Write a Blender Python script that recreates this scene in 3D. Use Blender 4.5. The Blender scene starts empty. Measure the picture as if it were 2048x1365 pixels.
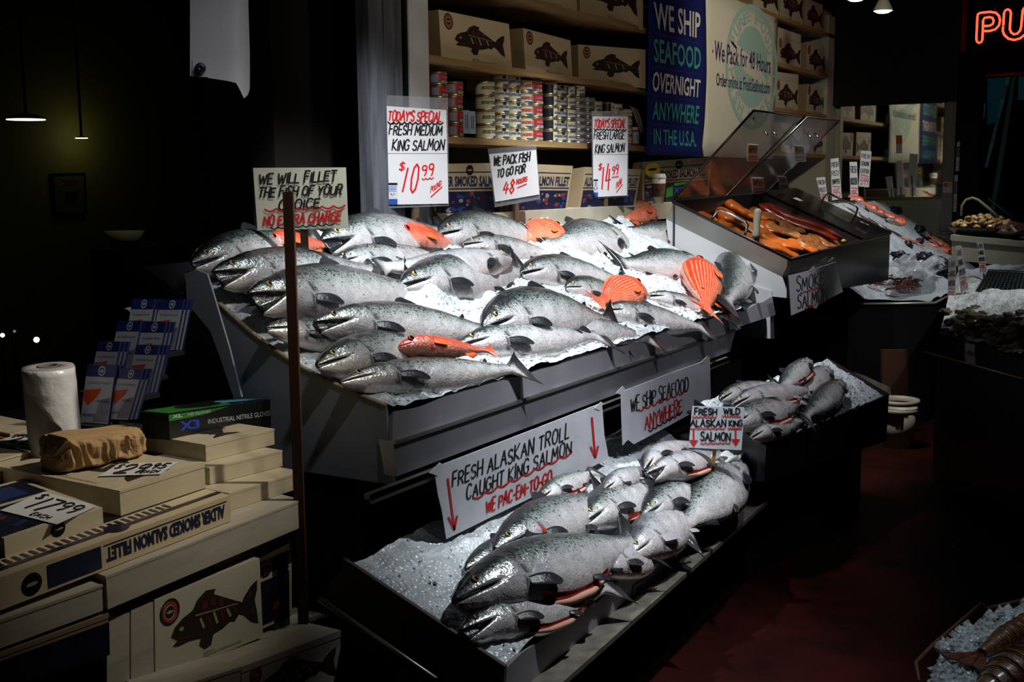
import bpy, bmesh, math, random
from mathutils import Vector, Matrix, noise
random.seed(7)
sc = bpy.context.scene
COL = sc.collection
PI = math.pi
V = Vector

# ---------------------------------------------------------------- camera
FPX, CX, CY, EYE = 2350.0, 1024.0, 682.5, 1.62
PITCH = math.atan((682.5-359)/FPX)
ROLL = 0.0098
YAW = math.atan(1396.0/math.hypot(FPX, 323.5))
c_, s_ = math.cos(YAW), math.sin(YAW)
FW = V((math.cos(PITCH)*c_, math.cos(PITCH)*s_, -math.sin(PITCH)))
R0 = V((s_, -c_, 0.0))
U0 = V((math.sin(PITCH)*c_, math.sin(PITCH)*s_, math.cos(PITCH)))
RT = R0*math.cos(ROLL) - U0*math.sin(ROLL)
UP = R0*math.sin(ROLL) + U0*math.cos(ROLL)
CAMPOS = V((0, 0, EYE))
cam_d = bpy.data.cameras.new('camera')
cam_d.sensor_width = 36.0
cam_d.lens = FPX/2048.0*36.0
cam_d.clip_start = 0.05
cam_d.clip_end = 60
cam = bpy.data.objects.new('camera', cam_d)
M = Matrix((RT, UP, -FW)).transposed().to_4x4()
M.translation = CAMPOS
cam.matrix_world = M
COL.objects.link(cam)
sc.camera = cam

# ---------------------------------------------------------------- world, exposure, main lights
w = bpy.data.worlds.new('night_world')
sc.world = w
w.use_nodes = True
w.node_tree.nodes['Background'].inputs[0].default_value = (0.55, 0.65, 0.9, 1)
w.node_tree.nodes['Background'].inputs[1].default_value = 0.0006
sc.view_settings.view_transform = 'Standard'
sc.view_settings.look = 'None'
sc.view_settings.gamma = 1.0
sc.view_settings.exposure = 0.0
sc.cycles.max_bounces = 6
sc.cycles.diffuse_bounces = 2
sc.cycles.glossy_bounces = 4
sc.cycles.transparent_max_bounces = 12
sc.cycles.sample_clamp_indirect = 4.0
def spot(loc, target, energy, size_deg, blend=0.5, color=(1, 1, 1), radius=0.05):
    d = bpy.data.lights.new('market_spot', 'SPOT')
    d.energy = energy
    d.spot_size = math.radians(size_deg)
    d.spot_blend = blend
    d.color = color
    d.shadow_soft_size = radius
    o = bpy.data.objects.new('market_spot', d)
    o.location = loc
    o.rotation_euler = (V(target)-V(loc)).to_track_quat('-Z', 'Y').to_euler()
    COL.objects.link(o)
    return o
COOL = (0.93, 0.97, 1.0)
WARM = (1.0, 0.86, 0.62)
# row of reflector lamps above the iced display
spot((3.1, 1.95, 3.0), (3.55, 2.3, 1.3), 350, 70, 0.9, COOL, 0.05)
spot((4.8, 1.95, 3.0), (5.1, 2.35, 1.3), 330, 66, 0.9, COOL, 0.05)
spot((6.3, 1.90, 3.05), (6.7, 2.15, 1.3), 290, 56, 0.9, (1, .95, .86), 0.05)
spot((8.6, 1.4, 3.1), (9.0, 2.1, 1.0), 110, 65, 0.9, COOL, 0.05)
# unseen spots in front of the stall, several added to brighten single areas
spot((3.6, 0.75, 3.2), (3.28, 1.46, 0.42), 330, 45, 1.0, COOL, 0.05)
spot((6.0, 0.4, 3.1), (5.8, 1.65, 0.98), 75, 25, 0.9, (0.95, 0.95, 1.0), 0.05)  # added to brighten the smoke salmon sign and dark tray
spot((4.2, 0.5, 3.0), (4.2, 1.85, 0.95), 55, 60, 0.9, (0.92, 0.92, 1.0), 0.05)
spot((2.0, 0.7, 3.0), (2.5, 2.2, 1.45), 45, 40, 0.9, (1, .98, .92), 0.05)  # weak fill added for the fillet sign and the leftmost fish
spot((3.2, 0.9, 3.1), (5.2, 2.9, 2.0), 48, 70, 0.9, WARM, 0.08)
spot((6.3, 0.9, 3.1), (8.0, 2.9, 2.1), 115, 65, 0.9, WARM, 0.08)
spot((7.2, 0.0, 3.2), (7.4, 1.05, 0.85), 170, 48, 0.9, (1, 1, .95), 0.05)  # added to light the oyster counter
spot((2.9, 0.1, 3.0), (2.5, 0.33, 0.6), 50, 26, 0.8, (.85, .93, 1), 0.05)  # added to light the lobster box
# unseen lamp aimed at the gift box table
spot((2.9, 0.7, 2.9), (1.9, 2.35, 1.05), 200, 34, 1.0, (1.0, 0.92, 0.76), 0.04)

# ---------------------------------------------------------------- pixel rays onto real planes
def ray(u, v):
    return FW + RT*((u-CX)/FPX) - UP*((v-CY)/FPX)
class Plane:
    def __init__(self, p, n):
        self.p = V(p); self.n = V(n).normalized()
        if self.n.dot(CAMPOS-self.p) < 0: self.n = -self.n
    def P(self, u, v, off=0.0):
        d = ray(u, v)
        t = (self.p+self.n*off-CAMPOS).dot(self.n)/d.dot(self.n)
        return CAMPOS+d*t
def PY(y): return Plane((0, y, 0), (0, -1, 0))
def PXc(x): return Plane((x, 0, 0), (-1, 0, 0))
def PZ(z): return Plane((0, 0, z), (0, 0, 1))
def yawplane(p, deg, tilt=0.0):
    # vertical plane through p facing direction deg (0 = -Y, positive turns towards -X), tilted back by tilt
    a = math.radians(deg)
    n = V((-math.sin(a), -math.cos(a), math.tan(math.radians(tilt))))
    return Plane(p, n)

# ---------------------------------------------------------------- materials
MATS = {}
def mat(name, col, rough=0.6, metal=0.0, bump=0.0, bscale=40.0, var=0.0, vscale=6.0, emit=None, estr=0.0, stretch=None, spec=0.5, coat=0.0, alpha=1.0):
    if name in MATS: return MATS[name]
    m = bpy.data.materials.new(name); m.use_nodes = True
    nt = m.node_tree; b = nt.nodes['Principled BSDF']
    b.inputs['Base Color'].default_value = (*col, 1)
    b.inputs['Roughness'].default_value = rough
    b.inputs['Metallic'].default_value = metal
    b.inputs['Specular IOR Level'].default_value = spec
    b.inputs['Coat Weight'].default_value = coat
    b.inputs['Alpha'].default_value = alpha
    if emit:
        b.inputs['Emission Color'].default_value = (*emit, 1)
        b.inputs['Emission Strength'].default_value = estr
    if bump or var:
        tc = nt.nodes.new('ShaderNodeTexCoord')
        mp = nt.nodes.new('ShaderNodeMapping')
        nt.links.new(tc.outputs['Object'], mp.inputs[0])
        if stretch: mp.inputs['Scale'].default_value = stretch
        if var:
            n = nt.nodes.new('ShaderNodeTexNoise'); n.inputs['Scale'].default_value = vscale; n.inputs['Detail'].default_value = 5
            nt.links.new(mp.outputs[0], n.inputs['Vector'])
            r = nt.nodes.new('ShaderNodeValToRGB')
            r.color_ramp.elements[0].position = 0.3; r.color_ramp.elements[1].position = 0.7
            r.color_ramp.elements[0].color = (*[max(0, x*(1-var)) for x in col], 1)
            r.color_ramp.elements[1].color = (*[min(1, x*(1+var*0.5)) for x in col], 1)
            nt.links.new(n.outputs[0], r.inputs[0]); nt.links.new(r.outputs[0], b.inputs['Base Color'])
        if bump:
            n2 = nt.nodes.new('ShaderNodeTexNoise'); n2.inputs['Scale'].default_value = bscale; n2.inputs['Detail'].default_value = 6
            nt.links.new(mp.outputs[0], n2.inputs['Vector'])
            bp = nt.nodes.new('ShaderNodeBump'); bp.inputs['Strength'].default_value = bump; bp.inputs['Distance'].default_value = 0.01
            nt.links.new(n2.outputs[0], bp.inputs['Height']); nt.links.new(bp.outputs[0], b.inputs['Normal'])
    MATS[name] = m
    return m
card = mat('white_card', (0.60, 0.60, 0.62), 0.45)
paper = mat('white_paper', (0.62, 0.62, 0.68), 0.7, bump=0.25, bscale=14, var=0.12, vscale=9)
oldcard = mat('worn_card', (0.62, 0.6, 0.47), 0.5, var=0.15, vscale=8)
ink = mat('black_marker', (0.006, 0.006, 0.008), 0.5)
redink = mat('red_marker', (0.55, 0.012, 0.012), 0.5)
blueink = mat('blue_ink', (0.02, 0.05, 0.28), 0.5)
sleeve = mat('clear_sleeve', (0.35, 0.36, 0.38), 0.12, alpha=0.22)
stakewood = mat('stake_wood', (0.10, 0.055, 0.025), 0.7, var=0.4, vscale=8, stretch=(4, 4, 0.6))
redwood = mat('red_brown_wood', (0.055, 0.018, 0.008), 0.6, var=0.35, vscale=9, stretch=(5, 5, 0.5))
palewood = mat('pale_box_wood', (0.50, 0.43, 0.30), 0.5, var=0.14, vscale=7, stretch=(1, 6, 6), coat=0.25)
greywood = mat('grey_box_wood', (0.42, 0.38, 0.32), 0.55, var=0.16, vscale=7, stretch=(1, 6, 6))
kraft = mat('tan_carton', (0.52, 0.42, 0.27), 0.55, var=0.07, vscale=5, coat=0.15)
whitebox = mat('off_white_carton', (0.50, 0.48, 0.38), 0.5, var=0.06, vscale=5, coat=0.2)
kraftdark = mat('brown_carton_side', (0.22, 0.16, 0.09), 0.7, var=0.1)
bagm = mat('brown_bag_paper', (0.36, 0.225, 0.105), 0.75, bump=0.5, bscale=25, var=0.15, vscale=10)
shelfwood = mat('shelf_wood', (0.30, 0.19, 0.08), 0.5, var=0.25, vscale=6, stretch=(0.6, 6, 6))
steel = mat('brushed_steel', (0.30, 0.30, 0.28), 0.34, 0.9, bump=0.05, bscale=60, var=0.12, vscale=5)
zinc = mat('grey_sheet_metal', (0.30, 0.30, 0.34), 0.38, 0.65, var=0.22, vscale=3, bump=0.04, bscale=20)
whitepl = mat('white_plastic_panel', (0.55, 0.56, 0.58), 0.45, var=0.12, vscale=4)
corr = mat('grey_corrugated_plastic', (0.26, 0.29, 0.36), 0.5, var=0.15, vscale=4)
cardb = mat('waxed_cardboard', (0.23, 0.225, 0.255), 0.55, var=0.2, vscale=5, bump=0.05, bscale=30)
cedge = mat('cardboard_edge', (0.30, 0.24, 0.14), 0.8, var=0.3, vscale=60)
black = mat('black_plastic', (0.010, 0.010, 0.012), 0.35)
blackm = mat('matte_black', (0.005, 0.005, 0.006), 0.85, spec=0.12)
darkwood = mat('dark_wood', (0.045, 0.028, 0.015), 0.7, var=0.4, vscale=6, stretch=(0.5, 5, 5))
rubber = mat('dark_rubber', (0.012, 0.012, 0.014), 0.5)

# ---------------------------------------------------------------- mesh builder
ORG = {}
class MB:
    def __init__(s): s.v = []; s.f = []; s.m = []; s.sm = []; s.col = None
    def quad(s, pts, mi=0, smooth=False):
        b = len(s.v); s.v += [V(p) for p in pts]; s.f.append(tuple(range(b, b+len(pts)))); s.m.append(mi); s.sm.append(smooth)
    def hexa(s, A, B, mi=0, front=None):
        # A: 4 corners of one face, B: matching 4 corners of the opposite face
        b = len(s.v); s.v += [V(p) for p in A]+[V(p) for p in B]
        fs = [(0, 1, 2, 3), (7, 6, 5, 4), (0, 4, 5, 1), (1, 5, 6, 2), (2, 6, 7, 3), (3, 7, 4, 0)]
        for i, f in enumerate(fs):
            s.f.append(tuple(b+k for k in f)); s.m.append(front if (front is not None and i == 0) else mi); s.sm.append(False)
    def box(s, lo, hi, mi=0):
        x0, y0, z0 = lo; x1, y1, z1 = hi
        s.hexa([(x0, y0, z0), (x1, y0, z0), (x1, y0, z1), (x0, y0, z1)], [(x0, y1, z0), (x1, y1, z0), (x1, y1, z1), (x0, y1, z1)], mi)
    def prism(s, pts, ext, mi=0):
        n = len(pts); b = len(s.v); e = V(ext)
        s.v += [V(p) for p in pts]+[V(p)+e for p in pts]
        s.f.append(tuple(range(b, b+n))); s.f.append(tuple(range(b+2*n-1, b+n-1, -1)))
        for i in range(n):
            j = (i+1) % n; s.f.append((b+i, b+j, b+n+j, b+n+i))
        s.m += [mi]*(n+2); s.sm += [False]*(n+2)
    def tube(s, pts, r, n=8, mi=0, closed=False):
        pts = [V(p) for p in pts]; N = len(pts); b = len(s.v)
        rr = r if isinstance(r, (list, tuple)) else [r]*N
        ref = None
        for i, p in enumerate(pts):
            if closed: d = pts[(i+1) % N]-pts[i-1]
            else: d = pts[min(i+1, N-1)]-pts[max(i-1, 0)]
            d = d.normalized()
            if ref is None: ref = V((0, 0, 1)) if abs(d.z) < 0.9 else V((1, 0, 0))
            a = d.cross(ref).normalized(); ref = a.cross(d).normalized()
            for k in range(n):
                t = 2*PI*k/n
                s.v.append(p+(a*math.cos(t)+ref*math.sin(t))*rr[i])
        rng = N if closed else N-1
        for i in range(rng):
            for k in range(n):
                i2 = (i+1) % N
                s.f.append((b+i*n+k, b+i*n+(k+1) % n, b+i2*n+(k+1) % n, b+i2*n+k)); s.m.append(mi); s.sm.append(True)
        if not closed:
            s.f.append(tuple(b+k for k in range(n-1, -1, -1))); s.f.append(tuple(b+(N-1)*n+k for k in range(n)))
            s.m += [mi]*2; s.sm += [False]*2
    def lathe(s, prof, c, n=24, mi=0, ax=(0, 0, 1), mis=None, smooth=True):
        # prof: (radius, height) pairs about axis ax through c
        c = V(c); az = V(ax).normalized(); a = az.orthogonal().normalized(); bb = az.cross(a); b = len(s.v)
        for (r, h) in prof:
            for k in range(n):
                t = 2*PI*k/n; s.v.append(c+az*h+(a*math.cos(t)+bb*math.sin(t))*max(r, 1e-5))
        for i in range(len(prof)-1):
            for k in range(n):
                s.f.append((b+i*n+k, b+i*n+(k+1) % n, b+(i+1)*n+(k+1) % n, b+(i+1)*n+k)); s.m.append(mis[i] if mis else mi); s.sm.append(smooth)
    def grid(s, fn, nu, nv, mi=0, smooth=True):
        b = len(s.v)
        for j in range(nv+1):
            for i in range(nu+1): s.v.append(V(fn(i/nu, j/nv)))
        for j in range(nv):
            for i in range(nu):
                a = b+j*(nu+1)+i; s.f.append((a, a+1, a+nu+2, a+nu+1)); s.m.append(mi); s.sm.append(smooth)
def base_of(mb):
    xs = [p.x for p in mb.v]; ys = [p.y for p in mb.v]; zs = [p.z for p in mb.v]
    return V(((min(xs)+max(xs))/2, (min(ys)+max(ys))/2, min(zs)))
def obj(name, mb, mats, parent=None, origin=None, attr=None):
    if not isinstance(mats, (list, tuple)): mats = [mats]
    if parent is not None:
        o0 = ORG[parent.name]
    else:
        o0 = V(origin) if origin is not None else base_of(mb)
    me = bpy.data.meshes.new(name)
    me.from_pydata([tuple(p-o0) for p in mb.v], [], mb.f)
    for m in mats: me.materials.append(m)
    me.polygons.foreach_set('material_index', mb.m)
    me.polygons.foreach_set('use_smooth', mb.sm)
    if attr:
        a = me.color_attributes.new('fv', 'FLOAT_COLOR', 'POINT')
        a.data.foreach_set('color', [x for c in attr for x in c])
    me.update()
    o = bpy.data.objects.new(name, me); COL.objects.link(o)
    if parent is not None:
        o.parent = parent
    else:
        o.location = o0
    ORG[o.name] = o0
    return o
def thing(name, label, cat, loc, group=None):
    o = bpy.data.objects.new(name, None); COL.objects.link(o)
    o.empty_display_size = 0.05
    o.location = loc; ORG[o.name] = V(loc)
    return tag(o, label, cat, group)
def tag(o, label, cat, group=None, kind=None):
    o['label'] = label; o['category'] = cat
    if group: o['group'] = group
    if kind: o['kind'] = kind
    return o
def struct(name, mb, m, parent=None, label=None):
    o = obj(name, mb, m, parent)
    if parent is None: o['kind'] = 'structure'
    return o
def dup(root, loc, label=None, group=None, rotz=None):
    r = root.copy(); COL.objects.link(r); r.location = loc
    if rotz is not None: r.rotation_euler = (0, 0, rotz)
    if label: r['label'] = label
    if group: r['group'] = group
    for ch in list(root.children):
        c = ch.copy(); COL.objects.link(c); c.parent = r
        for g in list(ch.children):
            d = g.copy(); COL.objects.link(d); d.parent = c
    return r

# ---------------------------------------------------------------- hand lettering
GL = {}
def _gl(t):
    for ln in t.strip().split('\n'):
        ch, rest = ln.split(':', 1); wd, st = rest.split('|')
        GL[ch] = (float(wd), [[tuple(map(float, p.split(','))) for p in q.split()] for q in st.split(';')])
_gl('''A:8|0,0 4,10 8,0;1.5,4 6.5,4
B:7|0,0 0,10 4,10 6,8.5 6,7 4,5.3 0,5.3;4,5.3 7,4 7,1.5 5,0 0,0
C:7|7,8.5 5,10 2.5,10 .5,8 0,5 .5,2 2.5,0 5,0 7,1.5
D:7|0,0 0,10 4,10 6.5,7.5 7,5 6.5,2.5 4,0 0,0
E:6|6,10 0,10 0,0 6,0;0,5.2 5,5.2
F:6|6,10 0,10 0,0;0,5.2 5,5.2
G:7.5|7,8.5 5,10 2.5,10 .5,8 0,5 .5,2 2.5,0 5.5,0 7.2,1.5 7.2,4.5 4.5,4.5
H:7|0,0 0,10;7,0 7,10;0,5 7,5
I:1|.5,0 .5,10
J:5|5,10 5,2 3.5,0 1.5,0 0,2
K:7|0,0 0,10;6.5,10 0,4.5 7,0
L:5.5|0,10 0,0 5.5,0
M:9|0,0 1,10 4.5,3 8,10 9,0
N:7|0,0 0,10 7,0 7,10
O:8|4,10 1.2,8.8 0,5 1.2,1.2 4,0 6.8,1.2 8,5 6.8,8.8 4,10
P:6.5|0,0 0,10 4.5,10 6.5,8.5 6.5,6.5 4.5,5 0,5
R:7|0,0 0,10 4.5,10 6.5,8.5 6.5,6.5 4.5,5 0,5;3,5 7,0
S:6.5|6.3,8.6 4.5,10 2,10 .3,8.5 .5,6.5 2.5,5.3 5,4.6 6.5,3 6,1 4,0 2,0 0,1.5
T:7|0,10 7,10;3.5,10 3.5,0
U:7|0,10 0,3 1.2,.8 3.5,0 5.8,.8 7,3 7,10
V:7|0,10 3.5,0 7,10
W:10|0,10 2.5,0 5,8 7.5,0 10,10
X:7|0,0 7,10;0,10 7,0
Y:7|0,10 3.5,5 7,10;3.5,5 3.5,0
Z:7|0,10 7,10 0,0 7,0
0:5|2.5,10 .8,8.8 0,5 .8,1.2 2.5,0 4.2,1.2 5,5 4.2,8.8 2.5,10
1:1.2|1.2,10 0,0
2:6|0,8 1.5,10 4.5,10 6,8 5.5,5.5 0,0 6.5,0
3:6|0,9 2,10 5,9.5 5.5,7.5 2.5,5.3 5.8,4 5.8,1.5 3.5,0 0,1
4:6|2.8,10 0,3.6 6.3,4;4.6,8 3.6,0
5:6|6,10 1,10 .5,5.5 3.5,6 6,4 5.5,1.3 3,0 0,1
7:6|0,10 6,10 2,0
8:5|2.5,5.3 .4,7.5 2.5,10 4.6,7.5 2.5,5.3 0,2.5 2.5,0 5,2.5 2.5,5.3
9:5.5|5.3,7 3.5,5.2 1,5.7 .2,7.8 1.3,9.7 3.5,10 5.2,8.8 5.3,7 4.8,2.5 3.5,0
$:5|5,8 3.5,9 1,8.5 .3,6.8 2,5.4 4,4.6 5,3 4,1.2 1.5,1 0,2;2.6,10.5 2.4,-.5
':1|.5,10 .3,7.5
-:4|0,5 4,5
.:1|.3,.3 .7,.3
/:4|0,0 4,10''')
class Ink:
    # marker strokes on a plane; input in photograph pixels, ribbons built on the plane
    def __init__(s, plane, off=0.0012): s.pl = plane; s.off = off; s.mb = MB(); s.done = []
    def cut(s, nm):
        # every line of writing becomes a part of its own
        s.done.append((nm, s.mb)); s.mb = MB()
    def line(s, pts, wd):
        pts = [V((p[0], p[1])) for p in pts]
        for i in range(len(pts)-1):
            a, b = pts[i], pts[i+1]; d = b-a
            if d.length < 1e-6: continue
            d.normalize(); n = V((-d.y, d.x))*wd*0.5; e = d*wd*0.25
            q = [a-e+n, a-e-n, b+e-n, b+e+n]
            s.mb.quad([s.pl.P(p.x, p.y, s.off+0.0001*(i % 3)) for p in q])
    def text(s, t, x0, y0, x1, y1, h, slant=0.12, wd=3.0, gap=2.2):
        tot = 0; lay = []
        for ch in t:
            if ch == ' ': tot += 5; continue
            g = GL[ch]; lay.append((tot, g)); tot += g[0]+gap
        tot -= gap
        a = V((x0, y0)); d = V((x1-x0, y1-y0))/tot; u = V((slant*h, -h))/10
        if abs(d.y) > 0.05*abs(d.x): u = V((slant*h, -h))/10
        k = 0
        for (x, g) in lay:
            k += 1; js = 1+0.10*math.sin(k*2.7+len(t)); jy = 0.35*math.sin(k*1.9)
            for st in g[1]:
                s.line([a+d*(x+p[0])+u*(p[1]*js+jy) for p in st], wd)
        s.cut('lettering'); return s
    def wavy(s, x0, y0, x1, y1, amp, n, wd):
        pts = []
        for i in range(n*6+1):
            t = i/(n*6); ph = (t*n) % 1.0
            pts.append((x0+(x1-x0)*t, y0+(y1-y0)*t-amp*(1-abs(math.sin(ph*PI)))))
        s.line(pts, wd); s.cut('underline'); return s
    def on(s, t, q, x0, x1, y0, y1, wd, slant=.12):
        # text laid inside a card given by its four pixel corners BL BR TR TL
        def W(x, y): return ((q[0][0]*(1-x)+q[1][0]*x)*(1-y)+(q[3][0]*(1-x)+q[2][0]*x)*y, (q[0][1]*(1-x)+q[1][1]*x)*(1-y)+(q[3][1]*(1-x)+q[2][1]*x)*y)
        tot = sum(5 if c == ' ' else GL[c][0]+2.2 for c in t)-2.2; x = 0
        for c in t:
            if c == ' ': x += 5; continue
            g = GL[c]
            for st in g[1]: s.line([W(x0+(x1-x0)*((x+p[0])/tot)+slant*p[1]/10*(y1-y0)*.5, y0+(y1-y0)*p[1]/10) for p in st], wd)
            x += g[0]+2.2
        s.cut('lettering')
    def put(s, name, m, root):
        o = None
        if s.mb.f: s.cut('strokes')
        for nm, mb in s.done: o = obj(name.replace('lettering', nm), mb, m, root)
        return o
def plate(mb, plane, px, th, mi=0):
    A = [plane.P(*p) for p in px]; B = [a-plane.n*th for a in A]
    mb.hexa(A, B, mi)
    return A
# printed text: the built-in font, turned into a mesh and laid over a quad
_tc = {}
def font_mesh(t, bold=0.0):
    k = (t, bold)
    if k in _tc: return _tc[k]
    cu = bpy.data.curves.new('lettering', 'FONT'); cu.body = t; cu.size = 1.0; cu.offset = bold; cu.resolution_u = 2
    o = bpy.data.objects.new('lettering_tmp', cu); COL.objects.link(o)
    dg = bpy.context.evaluated_depsgraph_get()
    me = bpy.data.meshes.new_from_object(o.evaluated_get(dg))
    vs = [(v.co.x, v.co.y) for v in me.vertices]; fs = [tuple(p.vertices) for p in me.polygons]
    bpy.data.objects.remove(o); bpy.data.curves.remove(cu); bpy.data.meshes.remove(me)
    x0 = min(v[0] for v in vs); x1 = max(v[0] for v in vs); y0 = min(v[1] for v in vs); y1 = max(v[1] for v in vs)
    vs = [((x-x0)/(x1-x0), (y-y0)/(y1-y0)) for x, y in vs]
    _tc[k] = (vs, fs); return vs, fs
def lerp4(q, a, b):
    # q: BL BR TR TL
    return (q[0]*(1-a)+q[1]*a)*(1-b)+(q[3]*(1-a)+q[2]*a)*b
def print_on(mb, t, q, n, off=0.001, bold=0.0, mi=0):
    vs, fs = font_mesh(t, bold); b = len(mb.v); nn = V(n)*off
    mb.v += [lerp4(q, x, y)+nn for x, y in vs]
    for f in fs: mb.f.append(tuple(b+i for i in f)); mb.m.append(mi); mb.sm.append(False)
def sub4(q, x0, y0, x1, y1):
    return [lerp4(q, x0, y0), lerp4(q, x1, y0), lerp4(q, x1, y1), lerp4(q, x0, y1)]
def poly_on(mb, pts, q, n, off=0.001, mi=0):
    nn = V(n)*off; mb.quad([lerp4(q, x, y)+nn for x, y in pts], mi)
def disc_pts(cx, cy, rx, ry, n=20, a0=0.0, a1=2*PI):
    return [(cx+rx*math.cos(a0+(a1-a0)*i/n), cy+ry*math.sin(a0+(a1-a0)*i/n)) for i in range(n)]
def ring_on(mb, cx, cy, rx, ry, wd, q, n, off, mi=0, N=24):
    nn = V(n)*off
    for i in range(N):
        a, b = 2*PI*i/N, 2*PI*(i+1)/N
        pts = [(cx+rx*math.cos(a), cy+ry*math.sin(a)), (cx+rx*math.cos(b), cy+ry*math.sin(b)),
               (cx+rx*(1-wd)*math.cos(b), cy+ry*(1-wd)*math.sin(b)), (cx+rx*(1-wd)*math.cos(a), cy+ry*(1-wd)*math.sin(a))]
        mb.quad([lerp4(q, x, y)+nn for x, y in pts], mi)
# ---------------------------------------------------------------- iced beds
class Bed:
    def __init__(s, o, end, k):
        s.o = V(o); e = V(end); s.ax = e-s.o; s.L = s.ax.length; s.ax.normalize()
        s.ay = V((-s.ax.y, s.ax.x, 0)).normalized(); s.k = k
        s.up = (s.ay+V((0, 0, k))).normalized(); s.n = s.ax.cross(s.up).normalized()
        s.plane = Plane(s.o, s.n)
    def P(s, u, v, h=0.0): return s.plane.P(u, v, h)
    def at(s, a, b, h=0.0): return s.o+s.ax*a+s.up*b+s.n*h
    def ab(s, p): d = V(p)-s.o; return d.dot(s.ax), d.dot(s.up)
MAIN = Bed((2.55, 1.885, 1.0), (5.80, 1.885, 1.0), 0.466)
LOW = Bed((2.36, 1.42, 0.42), (4.47, 1.52, 0.42), 0.43)
MID = Bed((4.34, 1.414, 0.575), (5.67, 1.26, 0.575), 0.48)

# ---------------------------------------------------------------- the room
floorm = mat('wet_dark_red_floor', (0.018, 0.002, 0.0015), 0.5, bump=0.15, bscale=30, var=0.7, vscale=4, spec=.12)
mb = MB(); mb.box((-1.5, -3.0, -0.1), (12.5, 9.0, 0.0)); struct('floor', mb, floorm)
wallm = mat('black_wall_paint', (0.006, 0.006, 0.006), 0.9)
mb = MB(); mb.box((3.55, 3.16, 0), (10.5, 3.28, 3.6)); struct('wall_back', mb, mat('dark_shelf_backing', (0.020, 0.016, 0.012), 0.9))
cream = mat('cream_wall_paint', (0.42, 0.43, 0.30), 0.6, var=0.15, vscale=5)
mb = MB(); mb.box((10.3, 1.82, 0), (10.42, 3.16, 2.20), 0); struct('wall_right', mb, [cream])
mb = MB(); mb.box((10.2, 1.78, 2.215), (10.42, 3.16, 3.6)); struct('trim_5', mb, wallm)
mb = MB(); mb.box((-1.5, -3, 3.6), (12.5, 9, 3.7)); struct('ceiling', mb, wallm)
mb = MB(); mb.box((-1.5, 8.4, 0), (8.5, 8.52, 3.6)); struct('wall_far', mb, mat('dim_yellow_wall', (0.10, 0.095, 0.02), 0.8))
mb = MB(); mb.box((11.9, -3, 0), (12.0, 3.2, 3.6)); struct('wall_street', mb, wallm)
# weathered post and white post left of the shelves
wpost = mat('weathered_grey_post', (0.095, 0.10, 0.12), 0.7, bump=0.3, bscale=12, var=0.55, vscale=5, stretch=(5, 5, 0.7))
mb = MB(); mb.box((3.70, 2.80, 0), (3.915, 2.86, 3.6)); mb.box((3.79, 2.794, 0), (3.797, 2.80, 3.6)); struct('trim_1', mb, wpost)
mb = MB(); mb.box((3.965, 2.80, 0), (4.105, 3.16, 3.6)); struct('trim_2', mb, mat('chipped_white_post', (0.50, 0.50, 0.52), 0.6, var=0.2, vscale=5))
mb = MB(); mb.box((3.945, 2.805, 0), (3.963, 3.16, 3.6)); struct('gap_shade_strip', mb, blackm)  # black strip stands in for the shade in the gap between posts
mb = MB(); mb.box((10.02, 2.80, 0.8), (10.30, 3.16, 2.95)); struct('trim_3', mb, mat('pale_panel', (0.50, 0.50, 0.44), 0.6, var=0.12, vscale=3))

# mirror on the right wall
t = thing('wall_mirror', 'large wall mirror reflecting the shelves and banners, right wall', 'mirror', (10.29, 2.3, 1.44))
mb = MB(); mb.box((10.283, 1.905, 1.44), (10.298, 2.755, 2.21))
obj('mirror_glass', mb, mat('mirror_silver', (0.92, 0.94, 0.87), 0.03, 1.0), t)
mb = MB(); mb.box((10.27, 1.89, 1.425), (10.298, 2.77, 1.44)); obj('bottom_rail', mb, mat('dull_brass_rail', (0.16, 0.13, 0.07), 0.5, 0.5), t)
mb = MB(); mb.box((10.20, 1.60, 0), (10.30, 1.795, 2.6)); struct('trim_8', mb, blackm)
mb = MB(); mb.box((10.22, 1.80, 1.0), (10.299, 1.885, 2.21)); struct('trim_4', mb, mat('dull_metal_strip', (0.16, 0.15, 0.13), 0.4, 0.7))
pl = PXc(10.218); mb = MB(); plate(mb, pl, [(1886, 386), (1904, 386), (1904, 364), (1886, 364)], 0.002)
st = obj('card_sticker', mb, [mat('sticker_white', (0.5, 0.5, 0.45), 0.5)]); tag(st, 'payment card sticker with a red and a yellow circle on the metal pillar', 'sticker')
mb = MB()
for i, (cx, cy) in enumerate(((1892, 370), (1899, 370))):
    mb.quad([pl.P(cx+5*math.cos(a*PI/8), cy+4.6*math.sin(a*PI/8), 0.001+0.0004*i) for a in range(16)], i)
obj('emblem', mb, [mat('emblem_red', (0.5, 0.02, 0.02), 0.5), mat('emblem_yellow', (0.55, 0.3, 0.02), 0.5)], st)
# second sticker on the mirror
pl = PXc(10.281); mb = MB(); plate(mb, pl, [(1792, 307), (1804, 307), (1804, 271), (1792, 271)], 0.001)
st = obj('mirror_sticker', mb, [mat('sticker_white', (0.5, 0.5, 0.45), 0.5)]); tag(st, 'orange topped paper sticker on the wall mirror', 'sticker')
mb = MB(); mb.quad([pl.P(*p, 0.0008) for p in ((1792, 288), (1804, 288), (1804, 271), (1792, 271))]); obj('orange_block', mb, mat('sticker_orange', (0.7, 0.09, 0.03), 0.5), st)

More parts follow.
